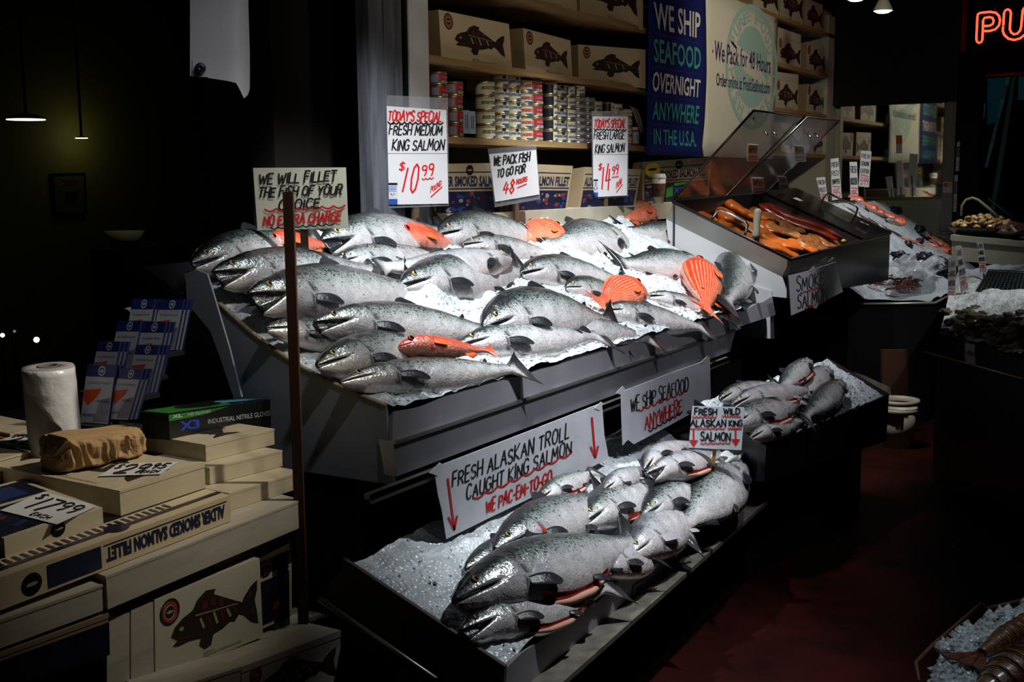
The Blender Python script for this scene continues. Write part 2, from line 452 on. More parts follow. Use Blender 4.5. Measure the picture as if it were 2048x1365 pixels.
# shelves
for z in (1.775, 2.105, 2.435, 2.775):
    x1 = 10.02 if z < 2.7 else 10.35
    mb = MB(); mb.box((4.11, 2.80, z), (x1, 3.155, z+0.028))
    o = obj('shelf_board', mb, shelfwood)
    tag(o, {1.775: 'lowest wooden shelf board, under the stacked tins', 2.105: 'wooden shelf board carrying fish cartons just above the tins', 2.435: 'wooden shelf board carrying the upper row of fish cartons on the left',
            2.775: 'topmost wooden shelf board, cut by the top of the photo'}[z], 'shelf')
# ledge behind the ice where the smoked salmon boxes stand
mb = MB(); mb.box((4.11, 2.70, 1.385), (7.9, 3.155, 1.475)); struct('trim_6', mb, mat('pale_ledge', (0.40, 0.36, 0.27), 0.6, var=0.2))

# ---------------------------------------------------------------- main display bin
t = thing('fish_display_bin', 'long sloping metal fish display bin heaped with ice and whole fish', 'display bin', (4.15, 1.86, 0))
FYT, FYB = 1.875, 1.835
def wav(a): return 0.006*math.sin(a*9)+0.004*math.sin(a*23)
mb = MB(); mb.hexa([(2.50, 1.835, 0.83), (5.08, 1.835, 0.83), (5.20, 1.852, 0.915), (2.51, 1.852, 0.915)], [(2.50, 1.875, 0.83), (5.08, 1.875, 0.83), (5.20, 1.90, 0.915), (2.51, 1.90, 0.915)])
obj('lower_front_panel', mb, zinc, t)
mb = MB(); mb.hexa([(2.51, 1.842, 0.915), (5.25, 1.842, 0.915), (5.25, 1.846, 0.924), (2.51, 1.846, 0.924)], [(2.51, 1.90, 0.915), (5.25, 1.90, 0.915), (5.25, 1.90, 0.924), (2.51, 1.90, 0.924)])
obj('front_ridge', mb, steel, t)
mb = MB()
N = 90
for i in range(N):
    a0, a1 = i/N, (i+1)/N
    def lp(a, yo): x = 2.53+3.27*a; return (x, FYT+yo-0.012*(1-a), 1.0+wav(x)+0.012*(a > .93)*(a-.93)*10)
    def lb(a, yo): x = 2.51+3.29*a; return (x, 1.855+yo, 0.924)
    mb.hexa([lb(a0, 0), lb(a1, 0), lp(a1, 0), lp(a0, 0)], [lb(a0, .012), lb(a1, .012), lp(a1, .012), lp(a0, .012)])
o = obj('cardboard_liner', mb, cardb, t)
mb = MB(); mb.box((2.36, 1.815, 0.800), (5.02, 1.84, 0.815)); mb.box((2.36, 1.815, 0.79), (5.02, 1.82, 0.815)); obj('front_rail', mb, mat('worn_rail', (0.22, 0.20, 0.17), 0.4, 0.7), t)
# side panel follows the slope
mb = MB()
sp = [MAIN.at(-0.02, b, 0.015-0.05*math.sin(PI*min(1, b/.78))) for b in [i*0.05 for i in range(17)]]
mb.prism([V((2.515, 1.86, 0.80))]+[V((2.515, p.y, p.z)) for p in sp]+[V((2.515, sp[-1].y, 0.8))], (0.014, 0, 0)); obj('side_panel', mb, corr, t)
mb = MB(); mb.tube([V((2.518, p.y-0.002, p.z+0.003)) for p in sp], 0.007, 6); obj('side_edge_trim', mb, cedge, t)
mb = MB(); mb.prism([V((5.80, 1.86, 0.80))]+[V((5.80, p.y, p.z+0.03)) for p in sp]+[V((5.80, sp[-1].y, 0.8))], (0.01, 0, 0)); obj('side_panel', mb, whitepl, t)
mb = MB(); mb.prism([MAIN.at(-0.03, 0.0, -0.05), MAIN.at(3.24, 0.0, -0.05), MAIN.at(3.24, 0.98, -0.05), MAIN.at(-0.03, 0.98, -0.05)], MAIN.n*-0.02); obj('sloping_bottom', mb, black, t)
mb = MB(); mb.box((2.53, 2.0, 0.0), (5.78, 2.70, 0.80)); obj('base_cabinet', mb, blackm, t)
# big leaning flap at the left end
fl = PXc(2.47); mb = MB()
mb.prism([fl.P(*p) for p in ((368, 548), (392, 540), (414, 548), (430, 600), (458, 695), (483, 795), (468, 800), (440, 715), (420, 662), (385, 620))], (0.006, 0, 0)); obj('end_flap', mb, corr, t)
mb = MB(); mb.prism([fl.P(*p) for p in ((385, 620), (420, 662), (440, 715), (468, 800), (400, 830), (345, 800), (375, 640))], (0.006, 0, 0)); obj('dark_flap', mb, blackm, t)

# ice
def icemat(name, col):
    m = bpy.data.materials.new(name); m.use_nodes = True; nt = m.node_tree; b = nt.nodes['Principled BSDF']
    b.inputs['Base Color'].default_value = (*col, 1); b.inputs['Roughness'].default_value = 0.28; b.inputs['Specular IOR Level'].default_value = 0.6
    b.inputs['Subsurface Weight'].default_value = 0.0
    tc = nt.nodes.new('ShaderNodeTexCoord')
    vo = nt.nodes.new('ShaderNodeTexVoronoi'); vo.inputs['Scale'].default_value = 80
    nz = nt.nodes.new('ShaderNodeTexNoise'); nz.inputs['Scale'].default_value = 24; nz.inputs['Detail'].default_value = 6
    ad = nt.nodes.new('ShaderNodeMath'); ad.operation = 'ADD'
    bp = nt.nodes.new('ShaderNodeBump'); bp.inputs['Strength'].default_value = 0.45; bp.inputs['Distance'].default_value = 0.014
    nt.links.new(tc.outputs['Object'], vo.inputs['Vector']); nt.links.new(tc.outputs['Object'], nz.inputs['Vector'])
    nt.links.new(vo.outputs['Distance'], ad.inputs[0]); nt.links.new(nz.outputs[0], ad.inputs[1]); nt.links.new(ad.outputs[0], bp.inputs['Height']); nt.links.new(bp.outputs[0], b.inputs['Normal'])
    r = nt.nodes.new('ShaderNodeValToRGB'); r.color_ramp.elements[0].position = 0.35; r.color_ramp.elements[1].position = 0.62
    r.color_ramp.elements[0].color = (*[c*0.70 for c in col], 1); r.color_ramp.elements[1].color = (*col, 1)
    nt.links.new(nz.outputs[0], r.inputs[0]); nt.links.new(r.outputs[0], b.inputs['Base Color'])
    return m
ICE = icemat('crushed_ice', (0.66, 0.72, 0.76))
def ice_bed(bed, name, label, a0, a1, b0, b1, h0, bumps, nu, nv, nch, seed, amp=0.013, edge=None):
    rnd = random.Random(seed); mb = MB()
    bl = [(bed.ab(bed.P(u, v)), r, h) for (u, v, r, h) in bumps]
    def H(a, b):
        z = h0+amp*noise.noise(V((a*7, b*7, seed)))*1.2+amp*0.8*noise.noise(V((a*19, b*19, seed+3)))+amp*0.5*noise.noise(V((a*45, b*45, seed+5)))
        for ((x, y), r, h) in bl:
            q = ((a-x)**2+(b-y)**2)/(r*r)
            if q < 4: z += h*math.exp(-q*1.5)
        if edge: z += edge(a, b)
        return z
    mb.grid(lambda i, j: bed.at(a0+(a1-a0)*i, b0+(b1-b0)*j, H(a0+(a1-a0)*i, b0+(b1-b0)*j)), nu, nv)
    # lumps of crushed ice on the surface
    for k in range(nch):
        a = rnd.uniform(a0+.01, a1-.01); b = b0+.01+(b1-b0-.02)*rnd.random()**1.3; r = rnd.uniform(0.003, 0.008)
        c = bed.at(a, b, H(a, b)+r*0.25)
        q0 = len(mb.v); q = Matrix.Rotation(rnd.uniform(0, 6), 3, V((rnd.uniform(-1, 1), rnd.uniform(-1, 1), rnd.uniform(-1, 1))))
        for d in ((1, 0, 0), (-1, 0, 0), (0, 1, 0), (0, -1, 0), (0, 0, 1), (0, 0, -1)):
            mb.v.append(c+q @ (V(d)*r*rnd.uniform(.6, 1.3)))
        for f in ((0, 2, 4), (2, 1, 4), (1, 3, 4), (3, 0, 4), (2, 0, 5), (1, 2, 5), (3, 1, 5), (0, 3, 5)):
            mb.f.append(tuple(q0+i for i in f)); mb.m.append(0); mb.sm.append(False)
    o = obj(name, mb, ICE); tag(o, label, 'ice', kind='stuff')
    return H
def edge_main(a, b):
    z = 0
    if b < 0.10: z += 0.009
    if a < 0.35: z -= 0.045*math.sin(PI*min(1, b/.78))*(1-a/0.35)
    if a < 0.30 and b > .78: z -= 0.22*min(1, (b-.78)/.06)*min(1, (0.30-a)/.10)
    if a > 2.75: z -= 0.10*min(1, (a-2.75)/0.3)*max(0, 1-b/0.45)
    return z
HM = ice_bed(MAIN, 'crushed_ice', 'crushed white ice filling the long main fish bin', -0.03, 3.24, -0.02, 1.0, 0.014,
    [(850, 600, .09, .04), (1200, 540, .07, .04), (1245, 470, .10, .03), (1140, 545, .06, .03), (1400, 505, .10, .05), (1440, 545, .08, .04), (980, 600, .05, .02),
     (1075, 455, .10, .04), (1050, 425, .15, .06), (1250, 425, .1, .05), (1215, 435, .1, .04), (740, 700, .06, .015), (900, 650, .05, .02), (1160, 555, .05, .03), (1190, 430, .1, .04),
     (880, 480, .05, .02), (1100, 505, .07, .035), (1300, 500, .08, .03), (1330, 570, .07, .02)], 230, 72, 2600, 1, edge=edge_main)

# ---------------------------------------------------------------- lower trays
t = thing('lower_fish_tray', 'low sloping cardboard lined tray of gutted fish near the floor', 'display tray', (3.4, 1.42, 0))
lb0, lb1 = LOW.o.copy(), LOW.at(LOW.L, 0)
mb = MB(); N = 70
def ll(a, top, yo):
    p = LOW.at(LOW.L*a, 0); z = (0.42+0.008*math.sin(a*17)+0.006*math.sin(a*41)+(0.02 if a > .985 else 0)) if top else 0.335
    return p+V((0, yo, 0))+V((0, 0, z-p.z))
for i in range(N):
    a0, a1 = i/N, (i+1)/N
    mb.hexa([ll(a0, 0, 0), ll(a1, 0, 0), ll(a1, 1, 0), ll(a0, 1, 0)], [ll(a0, 0, .012), ll(a1, 0, .012), ll(a1, 1, .012), ll(a0, 1, .012)])
o = obj('front_cardboard', mb, cardb, t)
fpl = Plane(lb0+V((0, -.001, 0)), (LOW.ax.y, -LOW.ax.x, 0))
fn = fpl.n
mb = MB()
for (u0, v0, u1, v1, txt) in ((1335, 1140, 1428, 1062, 'FISHERIES'),):
    q = [fpl.P(u0, v0), fpl.P(u1, v1), fpl.P(u1, v1-22), fpl.P(u0, v0-26)]
    print_on(mb, txt, q, fn, 0.0015, 0.03)
for (cx, cy) in ((1278, 1180), (1466, 1018)):
    for a, b in (((-14, 18), (-10, -8)), ((-10, -8), (18, -26)), ((18, -26), (14, 0)), ((14, 0), (-14, 18))):
        d = V((b[0]-a[0], b[1]-a[1])).normalized(); n2 = V((-d.y, d.x))*1.3
        mb.quad([fpl.P(cx+p[0]+s*n2.x, cy+p[1]+s*n2.y, .0015) for p, s in ((a, 1), (a, -1), (b, -1), (b, 1))])
    mb.quad([fpl.P(cx+x, cy+y, .0013) for x, y in ((-7, 9), (7, -2), (10, -14), (-5, -4))])
obj('printed_marks', mb, mat('carton_print_blue', (0.03, 0.035, 0.08), 0.6), o)
sp = [LOW.at(0, b, 0.02) for b in (0, .2, .4, .52)]
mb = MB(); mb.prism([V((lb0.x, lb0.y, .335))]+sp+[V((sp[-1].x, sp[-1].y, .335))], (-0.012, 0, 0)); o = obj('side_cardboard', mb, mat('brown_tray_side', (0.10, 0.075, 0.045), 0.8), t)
sp2 = [LOW.at(LOW.L, b, 0.02) for b in (0, .2, .4, .52)]
mb = MB(); mb.prism([V((lb1.x, lb1.y, .335))]+sp2+[V((sp2[-1].x, sp2[-1].y, .335))], (0.012, 0, 0)); obj('side_cardboard', mb, cardb, t)
mb = MB(); mb.prism([LOW.at(0, 0, -.06), LOW.at(LOW.L, 0, -.06), LOW.at(LOW.L, .52, -.06), LOW.at(0, .52, -.06)], LOW.n*-0.01); obj('sloping_bottom', mb, black, t)
mb = MB(); e = -LOW.ay*0.075
mb.hexa([lb0+e+V((-.03, 0, -.10)), lb1+e+V((.06, 0, -.10)), lb1+e+V((.06, 0, -.085)), lb0+e+V((-.03, 0, -.085))], [lb0+V((-.03, .02, -.10)), lb1+V((.06, .02, -.10)), lb1+V((.06, .02, -.085)), lb0+V((-.03, .02, -.085))]); obj('front_rail', mb, mat('grimy_rail', (0.20, 0.18, 0.15), 0.5, 0.5, var=0.4, vscale=20, bump=.1), t)
mb = MB(); mb.tube([LOW.at(-.06, -.05, -.09), LOW.at(-.06, .52, -.09)], 0.008, 6); obj('side_rail', mb, steel, t)
mb = MB(); mb.prism([LOW.at(-.05, -.02, -.10), LOW.at(-.013, -.02, -.02), LOW.at(-.013, .52, -.02), LOW.at(-.05, .52, -.10)], (0, 0, -.02)); obj('side_gutter', mb, mat('dark_gutter', (.05, .045, .035), .5, .3), t)
mb = MB(); mb.hexa([lb0+V((0, .1, -.42)), lb1+V((0, .1, -.42)), lb1+V((0, .1, -.1)), lb0+V((0, .1, -.1))], [lb0+V((0, .45, -.42)), lb1+V((0, .45, -.42)), lb1+V((0, .45, -.02)), lb0+V((0, .45, -.02))]); obj('base_frame', mb, blackm, t)
HL = ice_bed(LOW, 'crushed_ice', 'crushed ice under the gutted fish in the low tray', 0.0, LOW.L, 0.012, 0.50, 0.012, [(1060, 1290, .08, .02), (1290, 1120, .07, .02), (860, 1200, .1, .01)], 130, 46, 350, 11,
    edge=lambda a, b: -0.006*max(0, 1-b/.03)-0.01*max(0, 1-a/.04))
t = thing('dark_fish_tray', 'dark plastic fish tray at mid height behind the hanging sign', 'display tray', (4.95, 1.33, 0))
m0, m1 = MID.o.copy(), MID.at(MID.L, 0)
mb = MB(); mb.hexa([m0+V((0, 0, -.13)), m1+V((0, 0, -.22)), m1+V((0, 0, .004)), m0+V((0, 0, .004))], [m0+MID.ay*.012+V((0, 0, -.13)), m1+MID.ay*.012+V((0, 0, -.22)), m1+MID.ay*.012+V((0, 0, .004)), m0+MID.ay*.012+V((0, 0, .004))]); obj('front_panel', mb, black, t)
sp = [MID.at(MID.L, b, .012) for b in (0, .2, .35)]
mb = MB(); mb.prism([m1+V((0, 0, -.22))]+sp+[sp[-1]+V((0, 0, -.3))], MID.ax*.012); obj('side_panel', mb, black, t)
sp = [MID.at(0, b, .012) for b in (0, .2, .35)]
mb = MB(); mb.prism([m0+V((0, 0, -.13))]+sp+[sp[-1]+V((0, 0, -.3))], MID.ax*-.012); obj('side_panel', mb, black, t)
mb = MB(); mb.prism([MID.at(0, .01, -.05), MID.at(MID.L, .01, -.05), MID.at(MID.L, .36, -.05), MID.at(0, .36, -.05)], MID.n*-.01); obj('sloping_bottom', mb, black, t)
mb = MB(); mb.hexa([m0+V((.05, .1, -.57)), m1+V((-.05, .1, -.57)), m1+V((-.05, .1, -.22)), m0+V((.05, .1, -.1))], [m0+V((.05, .5, -.57)), m1+V((-.05, .5, -.57)), m1+V((-.05, .5, .05)), m0+V((.05, .5, .05))]); obj('base_frame', mb, blackm, t)
HMID = ice_bed(MID, 'crushed_ice', 'crushed ice under the fish in the dark mid height tray', 0.003, MID.L, 0.012, 0.34, 0.0, [(1660, 765, .12, .015), (1500, 885, .08, .012)], 90, 34, 500, 21)
# pendant reflector lamps that are in view
shade = mat('lamp_shade_white', (0.45, 0.43, 0.38), 0.5)
lampem = mat('lamp_face', (1, 1, 1), 0.5, emit=(0.85, 0.95, 1.0), estr=6)
def pend(u, v, d, lab):
    p = CAMPOS+ray(u, v)*d; r = 18.5/FPX*d
    t = thing('pendant_lamp', lab, 'lamp', p)
    mb = MB(); mb.lathe([(r, 0), (r*1.0, .012), (r*.55, r*1.1), (r*.28, r*1.55), (r*.28, r*2.0), (0, r*2.0)], p, 24); obj('reflector_shade', mb, shade, t)
    mb = MB(); mb.lathe([(r*.97, .002), (r*.6, -.012), (0, -.018)], p, 24); obj('bulb_face', mb, lampem, t)
    mb = MB(); mb.tube([p+V((0, 0, r*2)), V((p.x, p.y, 3.6))], .006, 6); obj('cord', mb, black, t)
pend(1766, 22, 8.0, 'cone shaped white pendant lamp, fully in view at upper right')
pend(1712, -2, 7.6, 'pendant lamp cut off by the top of the photo, left of the cone lamp')
# ---------------------------------------------------------------- fish
def fish_mat(name, stops, spotcol, spotlo, spotamt, stripes=None, metal=0.35, rough=0.3, maskcol=(0.012, 0.013, 0.016), scale_bump=0.25):
    m = bpy.data.materials.new(name); m.use_nodes = True; nt = m.node_tree; N = nt.nodes; L = nt.links; b = N['Principled BSDF']
    at = N.new('ShaderNodeAttribute'); at.attribute_name = 'fv'
    sp = N.new('ShaderNodeSeparateColor'); L.new(at.outputs['Color'], sp.inputs[0])
    tc = N.new('ShaderNodeTexCoord')
    n1 = N.new('ShaderNodeTexNoise'); n1.inputs['Scale'].default_value = 14; n1.inputs['Detail'].default_value = 5; L.new(tc.outputs['Object'], n1.inputs['Vector'])
    ad = N.new('ShaderNodeMath'); ad.operation = 'MULTIPLY_ADD'; L.new(n1.outputs[0], ad.inputs[0]); ad.inputs[1].default_value = 0.16; L.new(sp.outputs[1], ad.inputs[2])
    sb = N.new('ShaderNodeMath'); sb.operation = 'SUBTRACT'; L.new(ad.outputs[0], sb.inputs[0]); sb.inputs[1].default_value = 0.08
    r = N.new('ShaderNodeValToRGB'); el = r.color_ramp.elements
    el.remove(el[1]); el[0].position = stops[0][0]; el[0].color = (*stops[0][1], 1)
    for (p, c) in stops[1:]: e = el.new(p); e.color = (*c, 1)
    L.new(sb.outputs[0], r.inputs[0]); colr = r.outputs[0]
    if stripes:
        wv = N.new('ShaderNodeMath'); wv.operation = 'MULTIPLY'; L.new(sp.outputs[1], wv.inputs[0]); wv.inputs[1].default_value = stripes[0]
        sn = N.new('ShaderNodeMath'); sn.operation = 'SINE'; L.new(wv.outputs[0], sn.inputs[0])
        gt = N.new('ShaderNodeMath'); gt.operation = 'GREATER_THAN'; L.new(sn.outputs[0], gt.inputs[0]); gt.inputs[1].default_value = 0.55
        bd = N.new('ShaderNodeMath'); bd.operation = 'GREATER_THAN'; L.new(sp.outputs[0], bd.inputs[0]); bd.inputs[1].default_value = 0.27
        ml = N.new('ShaderNodeMath'); ml.operation = 'MULTIPLY'; L.new(gt.outputs[0], ml.inputs[0]); L.new(bd.outputs[0], ml.inputs[1])
        m2 = N.new('ShaderNodeMath'); m2.operation = 'MULTIPLY'; L.new(ml.outputs[0], m2.inputs[0]); m2.inputs[1].default_value = 0.75
        mx = N.new('ShaderNodeMix'); mx.data_type = 'RGBA'; L.new(m2.outputs[0], mx.inputs[0]); L.new(colr, mx.inputs[6]); mx.inputs[7].default_value = (*stripes[1], 1); colr = mx.outputs[2]
    # dark flecks, denser towards the back
    n2 = N.new('ShaderNodeTexNoise'); n2.inputs['Scale'].default_value = 120; n2.inputs['Detail'].default_value = 3; n2.inputs['Roughness'].default_value = .7; L.new(tc.outputs['Object'], n2.inputs['Vector'])
    mr = N.new('ShaderNodeMapRange'); mr.inputs[1].default_value = spotlo; mr.inputs[2].default_value = 1.0; mr.inputs[3].default_value = 0.0; mr.inputs[4].default_value = spotamt; L.new(sb.outputs[0], mr.inputs[0])
    a2 = N.new('ShaderNodeMath'); a2.operation = 'ADD'; L.new(n2.outputs[0], a2.inputs[0]); L.new(mr.outputs[0], a2.inputs[1])
    g2 = N.new('ShaderNodeMapRange'); g2.inputs[1].default_value = 0.62; g2.inputs[2].default_value = 0.72; L.new(a2.outputs[0], g2.inputs[0])
    mx2 = N.new('ShaderNodeMix'); mx2.data_type = 'RGBA'; L.new(g2.outputs[0], mx2.inputs[0]); L.new(colr, mx2.inputs[6]); mx2.inputs[7].default_value = (*spotcol, 1)
    mx3 = N.new('ShaderNodeMix'); mx3.data_type = 'RGBA'; L.new(sp.outputs[2], mx3.inputs[0]); L.new(mx2.outputs[2], mx3.inputs[6]); mx3.inputs[7].default_value = (*maskcol, 1)
    n6 = N.new('ShaderNodeTexNoise'); n6.inputs['Scale'].default_value = 230; n6.inputs['Detail'].default_value = 3; L.new(tc.outputs['Object'], n6.inputs['Vector'])
    n7 = N.new('ShaderNodeTexNoise'); n7.inputs['Scale'].default_value = 24; n7.inputs['Detail'].default_value = 5; L.new(tc.outputs['Object'], n7.inputs['Vector'])
    mm = N.new('ShaderNodeMath'); mm.operation = 'ADD'; L.new(n6.outputs[0], mm.inputs[0]); L.new(n7.outputs[0], mm.inputs[1])
    mq = N.new('ShaderNodeMapRange'); mq.inputs[1].default_value = .65; mq.inputs[2].default_value = 1.35; mq.inputs[3].default_value = .68; mq.inputs[4].default_value = 1.3; L.new(mm.outputs[0], mq.inputs[0])
    mx4 = N.new('ShaderNodeMix'); mx4.data_type = 'RGBA'; mx4.blend_type = 'MULTIPLY'; mx4.inputs[0].default_value = 1.0; L.new(mx3.outputs[2], mx4.inputs[6]); L.new(mq.outputs[0], mx4.inputs[7])
    L.new(mx4.outputs[2], b.inputs['Base Color'])
    b.inputs['Metallic'].default_value = metal; b.inputs['Roughness'].default_value = rough; b.inputs['Specular IOR Level'].default_value = 0.7; b.inputs['Coat Weight'].default_value = 0.5; b.inputs['Coat Roughness'].default_value = 0.16
    vo = N.new('ShaderNodeTexVoronoi'); vo.inputs['Scale'].default_value = 150; L.new(tc.outputs['Object'], vo.inputs['Vector'])
    bp = N.new('ShaderNodeBump'); bp.inputs['Strength'].default_value = scale_bump; bp.inputs['Distance'].default_value = 0.004
    n5 = N.new('ShaderNodeTexNoise'); n5.inputs['Scale'].default_value = 9; n5.inputs['Detail'].default_value = 4; L.new(tc.outputs['Object'], n5.inputs['Vector'])
    b2 = N.new('ShaderNodeBump'); b2.inputs['Strength'].default_value = .5; b2.inputs['Distance'].default_value = .03; L.new(n5.outputs[0], b2.inputs['Height']); L.new(b2.outputs[0], bp.inputs['Normal'])
    L.new(vo.outputs['Distance'], bp.inputs['Height']); L.new(bp.outputs[0], b.inputs['Normal'])
    return m
SALM = fish_mat('salmon_skin', [(0.05, (0.70, 0.64, 0.63)), (0.30, (0.74, 0.72, 0.73)), (0.46, (0.62, 0.63, 0.64)), (0.58, (0.45, 0.49, 0.48)), (0.67, (0.30, 0.345, 0.33)), (0.77, (0.12, 0.155, 0.145)), (0.93, (0.025, 0.035, 0.035))], (0.02, 0.024, 0.026), 0.36, 0.26, metal=.38, rough=.27)
PALE = fish_mat('pale_belly_skin', [(0.05, (0.70, 0.62, 0.62)), (0.45, (0.66, 0.64, 0.66)), (0.72, (0.46, 0.48, 0.52)), (0.85, (.22, .25, .28)), (0.96, (0.06, 0.07, 0.08))], (0.08, 0.09, 0.10), 0.55, 0.2, metal=.35)
REDF = fish_mat('red_rockfish_skin', [(0.05, (0.75, 0.22, 0.13)), (0.5, (0.72, 0.10, 0.035)), (0.95, (0.60, 0.045, 0.015))], (0.45, 0.03, 0.012), 0.8, 0.15, stripes=(84.0, (0.78, 0.34, 0.22)), metal=0.0, rough=0.28, maskcol=(0.30, 0.02, 0.012))
REDG = fish_mat('red_snapper_skin', [(0.05, (0.75, 0.30, 0.22)), (0.5, (0.70, 0.10, 0.045)), (0.95, (0.52, 0.035, 0.016))], (0.42, 0.02, 0.012), 0.8, 0.2, metal=0.0, rough=0.3, maskcol=(0.35, 0.02, 0.012), scale_bump=.5)
FINM = mat('dark_fin', (0.012, 0.014, 0.018), 0.35, bump=0.3, bscale=80)
PFIN = mat('pale_fin', (0.30, 0.29, 0.31), 0.4, bump=0.3, bscale=80)
RFIN = mat('orange_fin', (0.68, 0.13, 0.03), 0.4, bump=0.3, bscale=80)
EYEY = mat('fish_eye_ring', (0.45, 0.36, 0.12), 0.15)
EYER = mat('fish_eye_red', (0.42, 0.02, 0.02), 0.12)
EYEB = mat('fish_pupil', (0.004, 0.004, 0.004), 0.08)
FLESH = mat('red_flesh', (0.26, 0.014, 0.01), 0.35, bump=.3, bscale=60)
LIPM = mat('pink_flesh', (0.60, 0.32, 0.24), 0.4)
PROF = {
 'king': dict(s=[0, .012, .03, .06, .1, .15, .2, .28, .38, .5, .62, .74, .82, .88],
      t=[.006, .016, .028, .045, .062, .078, .090, .103, .110, .104, .085, .058, .040, .033],
      b=[.006, .014, .026, .042, .058, .072, .085, .104, .118, .114, .090, .058, .038, .032],
      z=[.006, .014, .024, .036, .048, .056, .060, .066, .068, .062, .050, .034, .022, .016]),
 'red': dict(s=[0, .015, .04, .08, .13, .19, .26, .35, .45, .56, .67, .77, .83, .88],
      t=[.012, .04, .075, .11, .14, .165, .18, .185, .175, .15, .11, .068, .048, .042],
      b=[.012, .035, .06, .09, .115, .135, .15, .155, .15, .125, .09, .058, .042, .038],
      z=[.01, .025, .045, .065, .08, .09, .095, .095, .085, .07, .05, .03, .02, .016])}
def interp(xs, ys, x):
    if x <= xs[0]: return ys[0]
    for i in range(len(xs)-1):
        if x <= xs[i+1]:
            t = (x-xs[i])/(xs[i+1]-xs[i]); t2 = t*t*(3-2*t)*0.5+t*0.5
            return ys[i]*(1-t2)+ys[i+1]*t2
    return ys[-1]
SLIST = [0, .008, .02, .036, .055, .075, .095, .115, .135, .155, .175, .192, .204, .216, .235, .26, .3, .34, .38, .43, .48, .53, .58, .63, .68, .73, .77, .81, .845, .875, .9, .925, .95, .975, 1.0]
def make_fish(L, kind='king', hm=1.0, tm=1.0, bend=0.0, bendz=0.0, mouth=0.15, side=1, twist=0.0, fins=True, gill=False):
    pr = PROF[kind]; vm = -0.22 if kind == 'king' else -0.3
    hinge = 0.118 if kind == 'king' else 0.085
    def TB(s):
        t, b, z = [interp(pr['s'], pr[k], s) for k in 'tbz']
        if s > .88:
            q = (s-.88)/.12; fl = .034+(.105 if kind == 'king' else .12)*q**1.1
            t = b = fl; z = .016*(1-q)**1.5+.0035
        return t*hm, b*hm, z*tm
    def bendp(x, y, z):
        u = (x-0.5)
        tw = twist*u
        if tw: y, z = y*math.cos(tw)-z*math.sin(tw), y*math.sin(tw)+z*math.cos(tw)
        if abs(bend) > 1e-4:
            R = 1/bend; a = u*bend; x = 0.5+(R-y)*math.sin(a); y = R-(R-y)*math.cos(a)
        if abs(bendz) > 1e-4: z = z+bendz*(x-.5)**2
        return V((x*L, y*L, z*L))
    vs = [1, .96, .86, .70, .52, .34, .16, .02, vm+.07, vm+.055, vm, vm-.055, vm-.07, vm-.22, vm-.4, -.82, -.93, -1]
    n = len(vs); ring = []
    for i, v in enumerate(vs): ring.append((v, i, 1))
    for i in range(n-2, 0, -1): ring.append((vs[i], i, -1))
    mb = MB(); attr = []; nr = len(ring); iu, ii, il = 8, (9, 10, 11), 12
    for s in SLIST:
        t, b, z = TB(s)
        for (v, i, sg) in ring:
            y = v*(t if v > 0 else b); zz = z*max(0.0, 1-abs(v)**2.3)**0.5
            # gill cover step
            gs = .195+.028*(1-min(1, abs(v+.05)/.9)**2) if kind == 'king' else .25+.02*(1-v*v)
            if abs(v) < .93:
                if s < gs+.004 and s > .1: zz *= 1+.10*min(1, (s-.1)/.07)
                elif s < gs+.05: zz *= 0.97
            x = s
            dark = 0.0
            if abs(s-gs-.005) < .0085 and abs(v) < .85 and s < .3: dark = 0.85
            if s > .90: dark = max(dark, min(1, (s-.90)/.05))*(0.95 if kind == 'king' else 0.0)
            if kind == 'king' and s < .2 and v > .30: dark = max(dark, .65*min(1, (v-.30)/.25))
            if kind == 'king' and s < .10 and v > vm: dark = max(dark, .55*(1-s/.10))
            if s > .88: x = s-.055*((s-.88)/.12)**1.5*(1-abs(v)**1.3)
            if s < hinge:
                op = mouth
                if i in ii: zz *= 0.3 if i == 10 else .88; dark = 1.0
                ym = vm*b
                if i >= 11 or v < vm-.001:
                    a = op; dx, dy = x-hinge, y-interp(pr['s'], pr['b'], hinge)*vm*hm
                    x = hinge+dx*math.cos(a)-dy*math.sin(a)*.3; y = y+dx*math.sin(a)
                elif i <= 9:
                    y = y-(x-hinge)*math.sin(op*.35)
                else: y = y+(x-hinge)*math.sin(op)*.35
            mb.v.append(bendp(x, y, zz*sg)); attr.append((s, (v+1)/2, dark, 1.0))
    for k in range(len(SLIST)-1):
        for j in range(nr):
            a = k*nr+j; a2 = k*nr+(j+1) % nr
            mb.f.append((a, a2, a2+nr, a+nr)); mb.m.append(0); mb.sm.append(True)
    mb.f.append(tuple(range(nr-1, -1, -1))); mb.m.append(0); mb.sm.append(False)
    mb.f.append(tuple((len(SLIST)-1)*nr+j for j in range(nr))); mb.m.append(0); mb.sm.append(False)
    parts = {'body': (mb, attr)}
    # eye on the visible side
    es = .072 if kind == 'king' else .105; ev = .36 if kind == 'king' else .42; er = .0115 if kind == 'king' else .032
    t, b, z = TB(es); ey, ez = ev*t-(es-hinge)*math.sin(mouth*.35), z*(1-ev**2.3)**.5*(1.0)
    eb = MB(); rings = ((1.0, -.10), (.92, .22), (.62, .40), (.56, .40), (.3, .50), (0, .54))
    for (rr, hh) in rings:
        for k in range(14):
            th = 2*PI*k/14; eb.v.append(bendp(es+er*rr*math.cos(th), ey+er*rr*math.sin(th), side*(ez+er*hh)))
    for i in range(len(rings)-1):
        for k in range(14):
            eb.f.append((i*14+k, i*14+(k+1) % 14, (i+1)*14+(k+1) % 14, (i+1)*14+k)); eb.m.append(0 if i < 2 else 1); eb.sm.append(True)
    parts['eye'] = (eb, None)
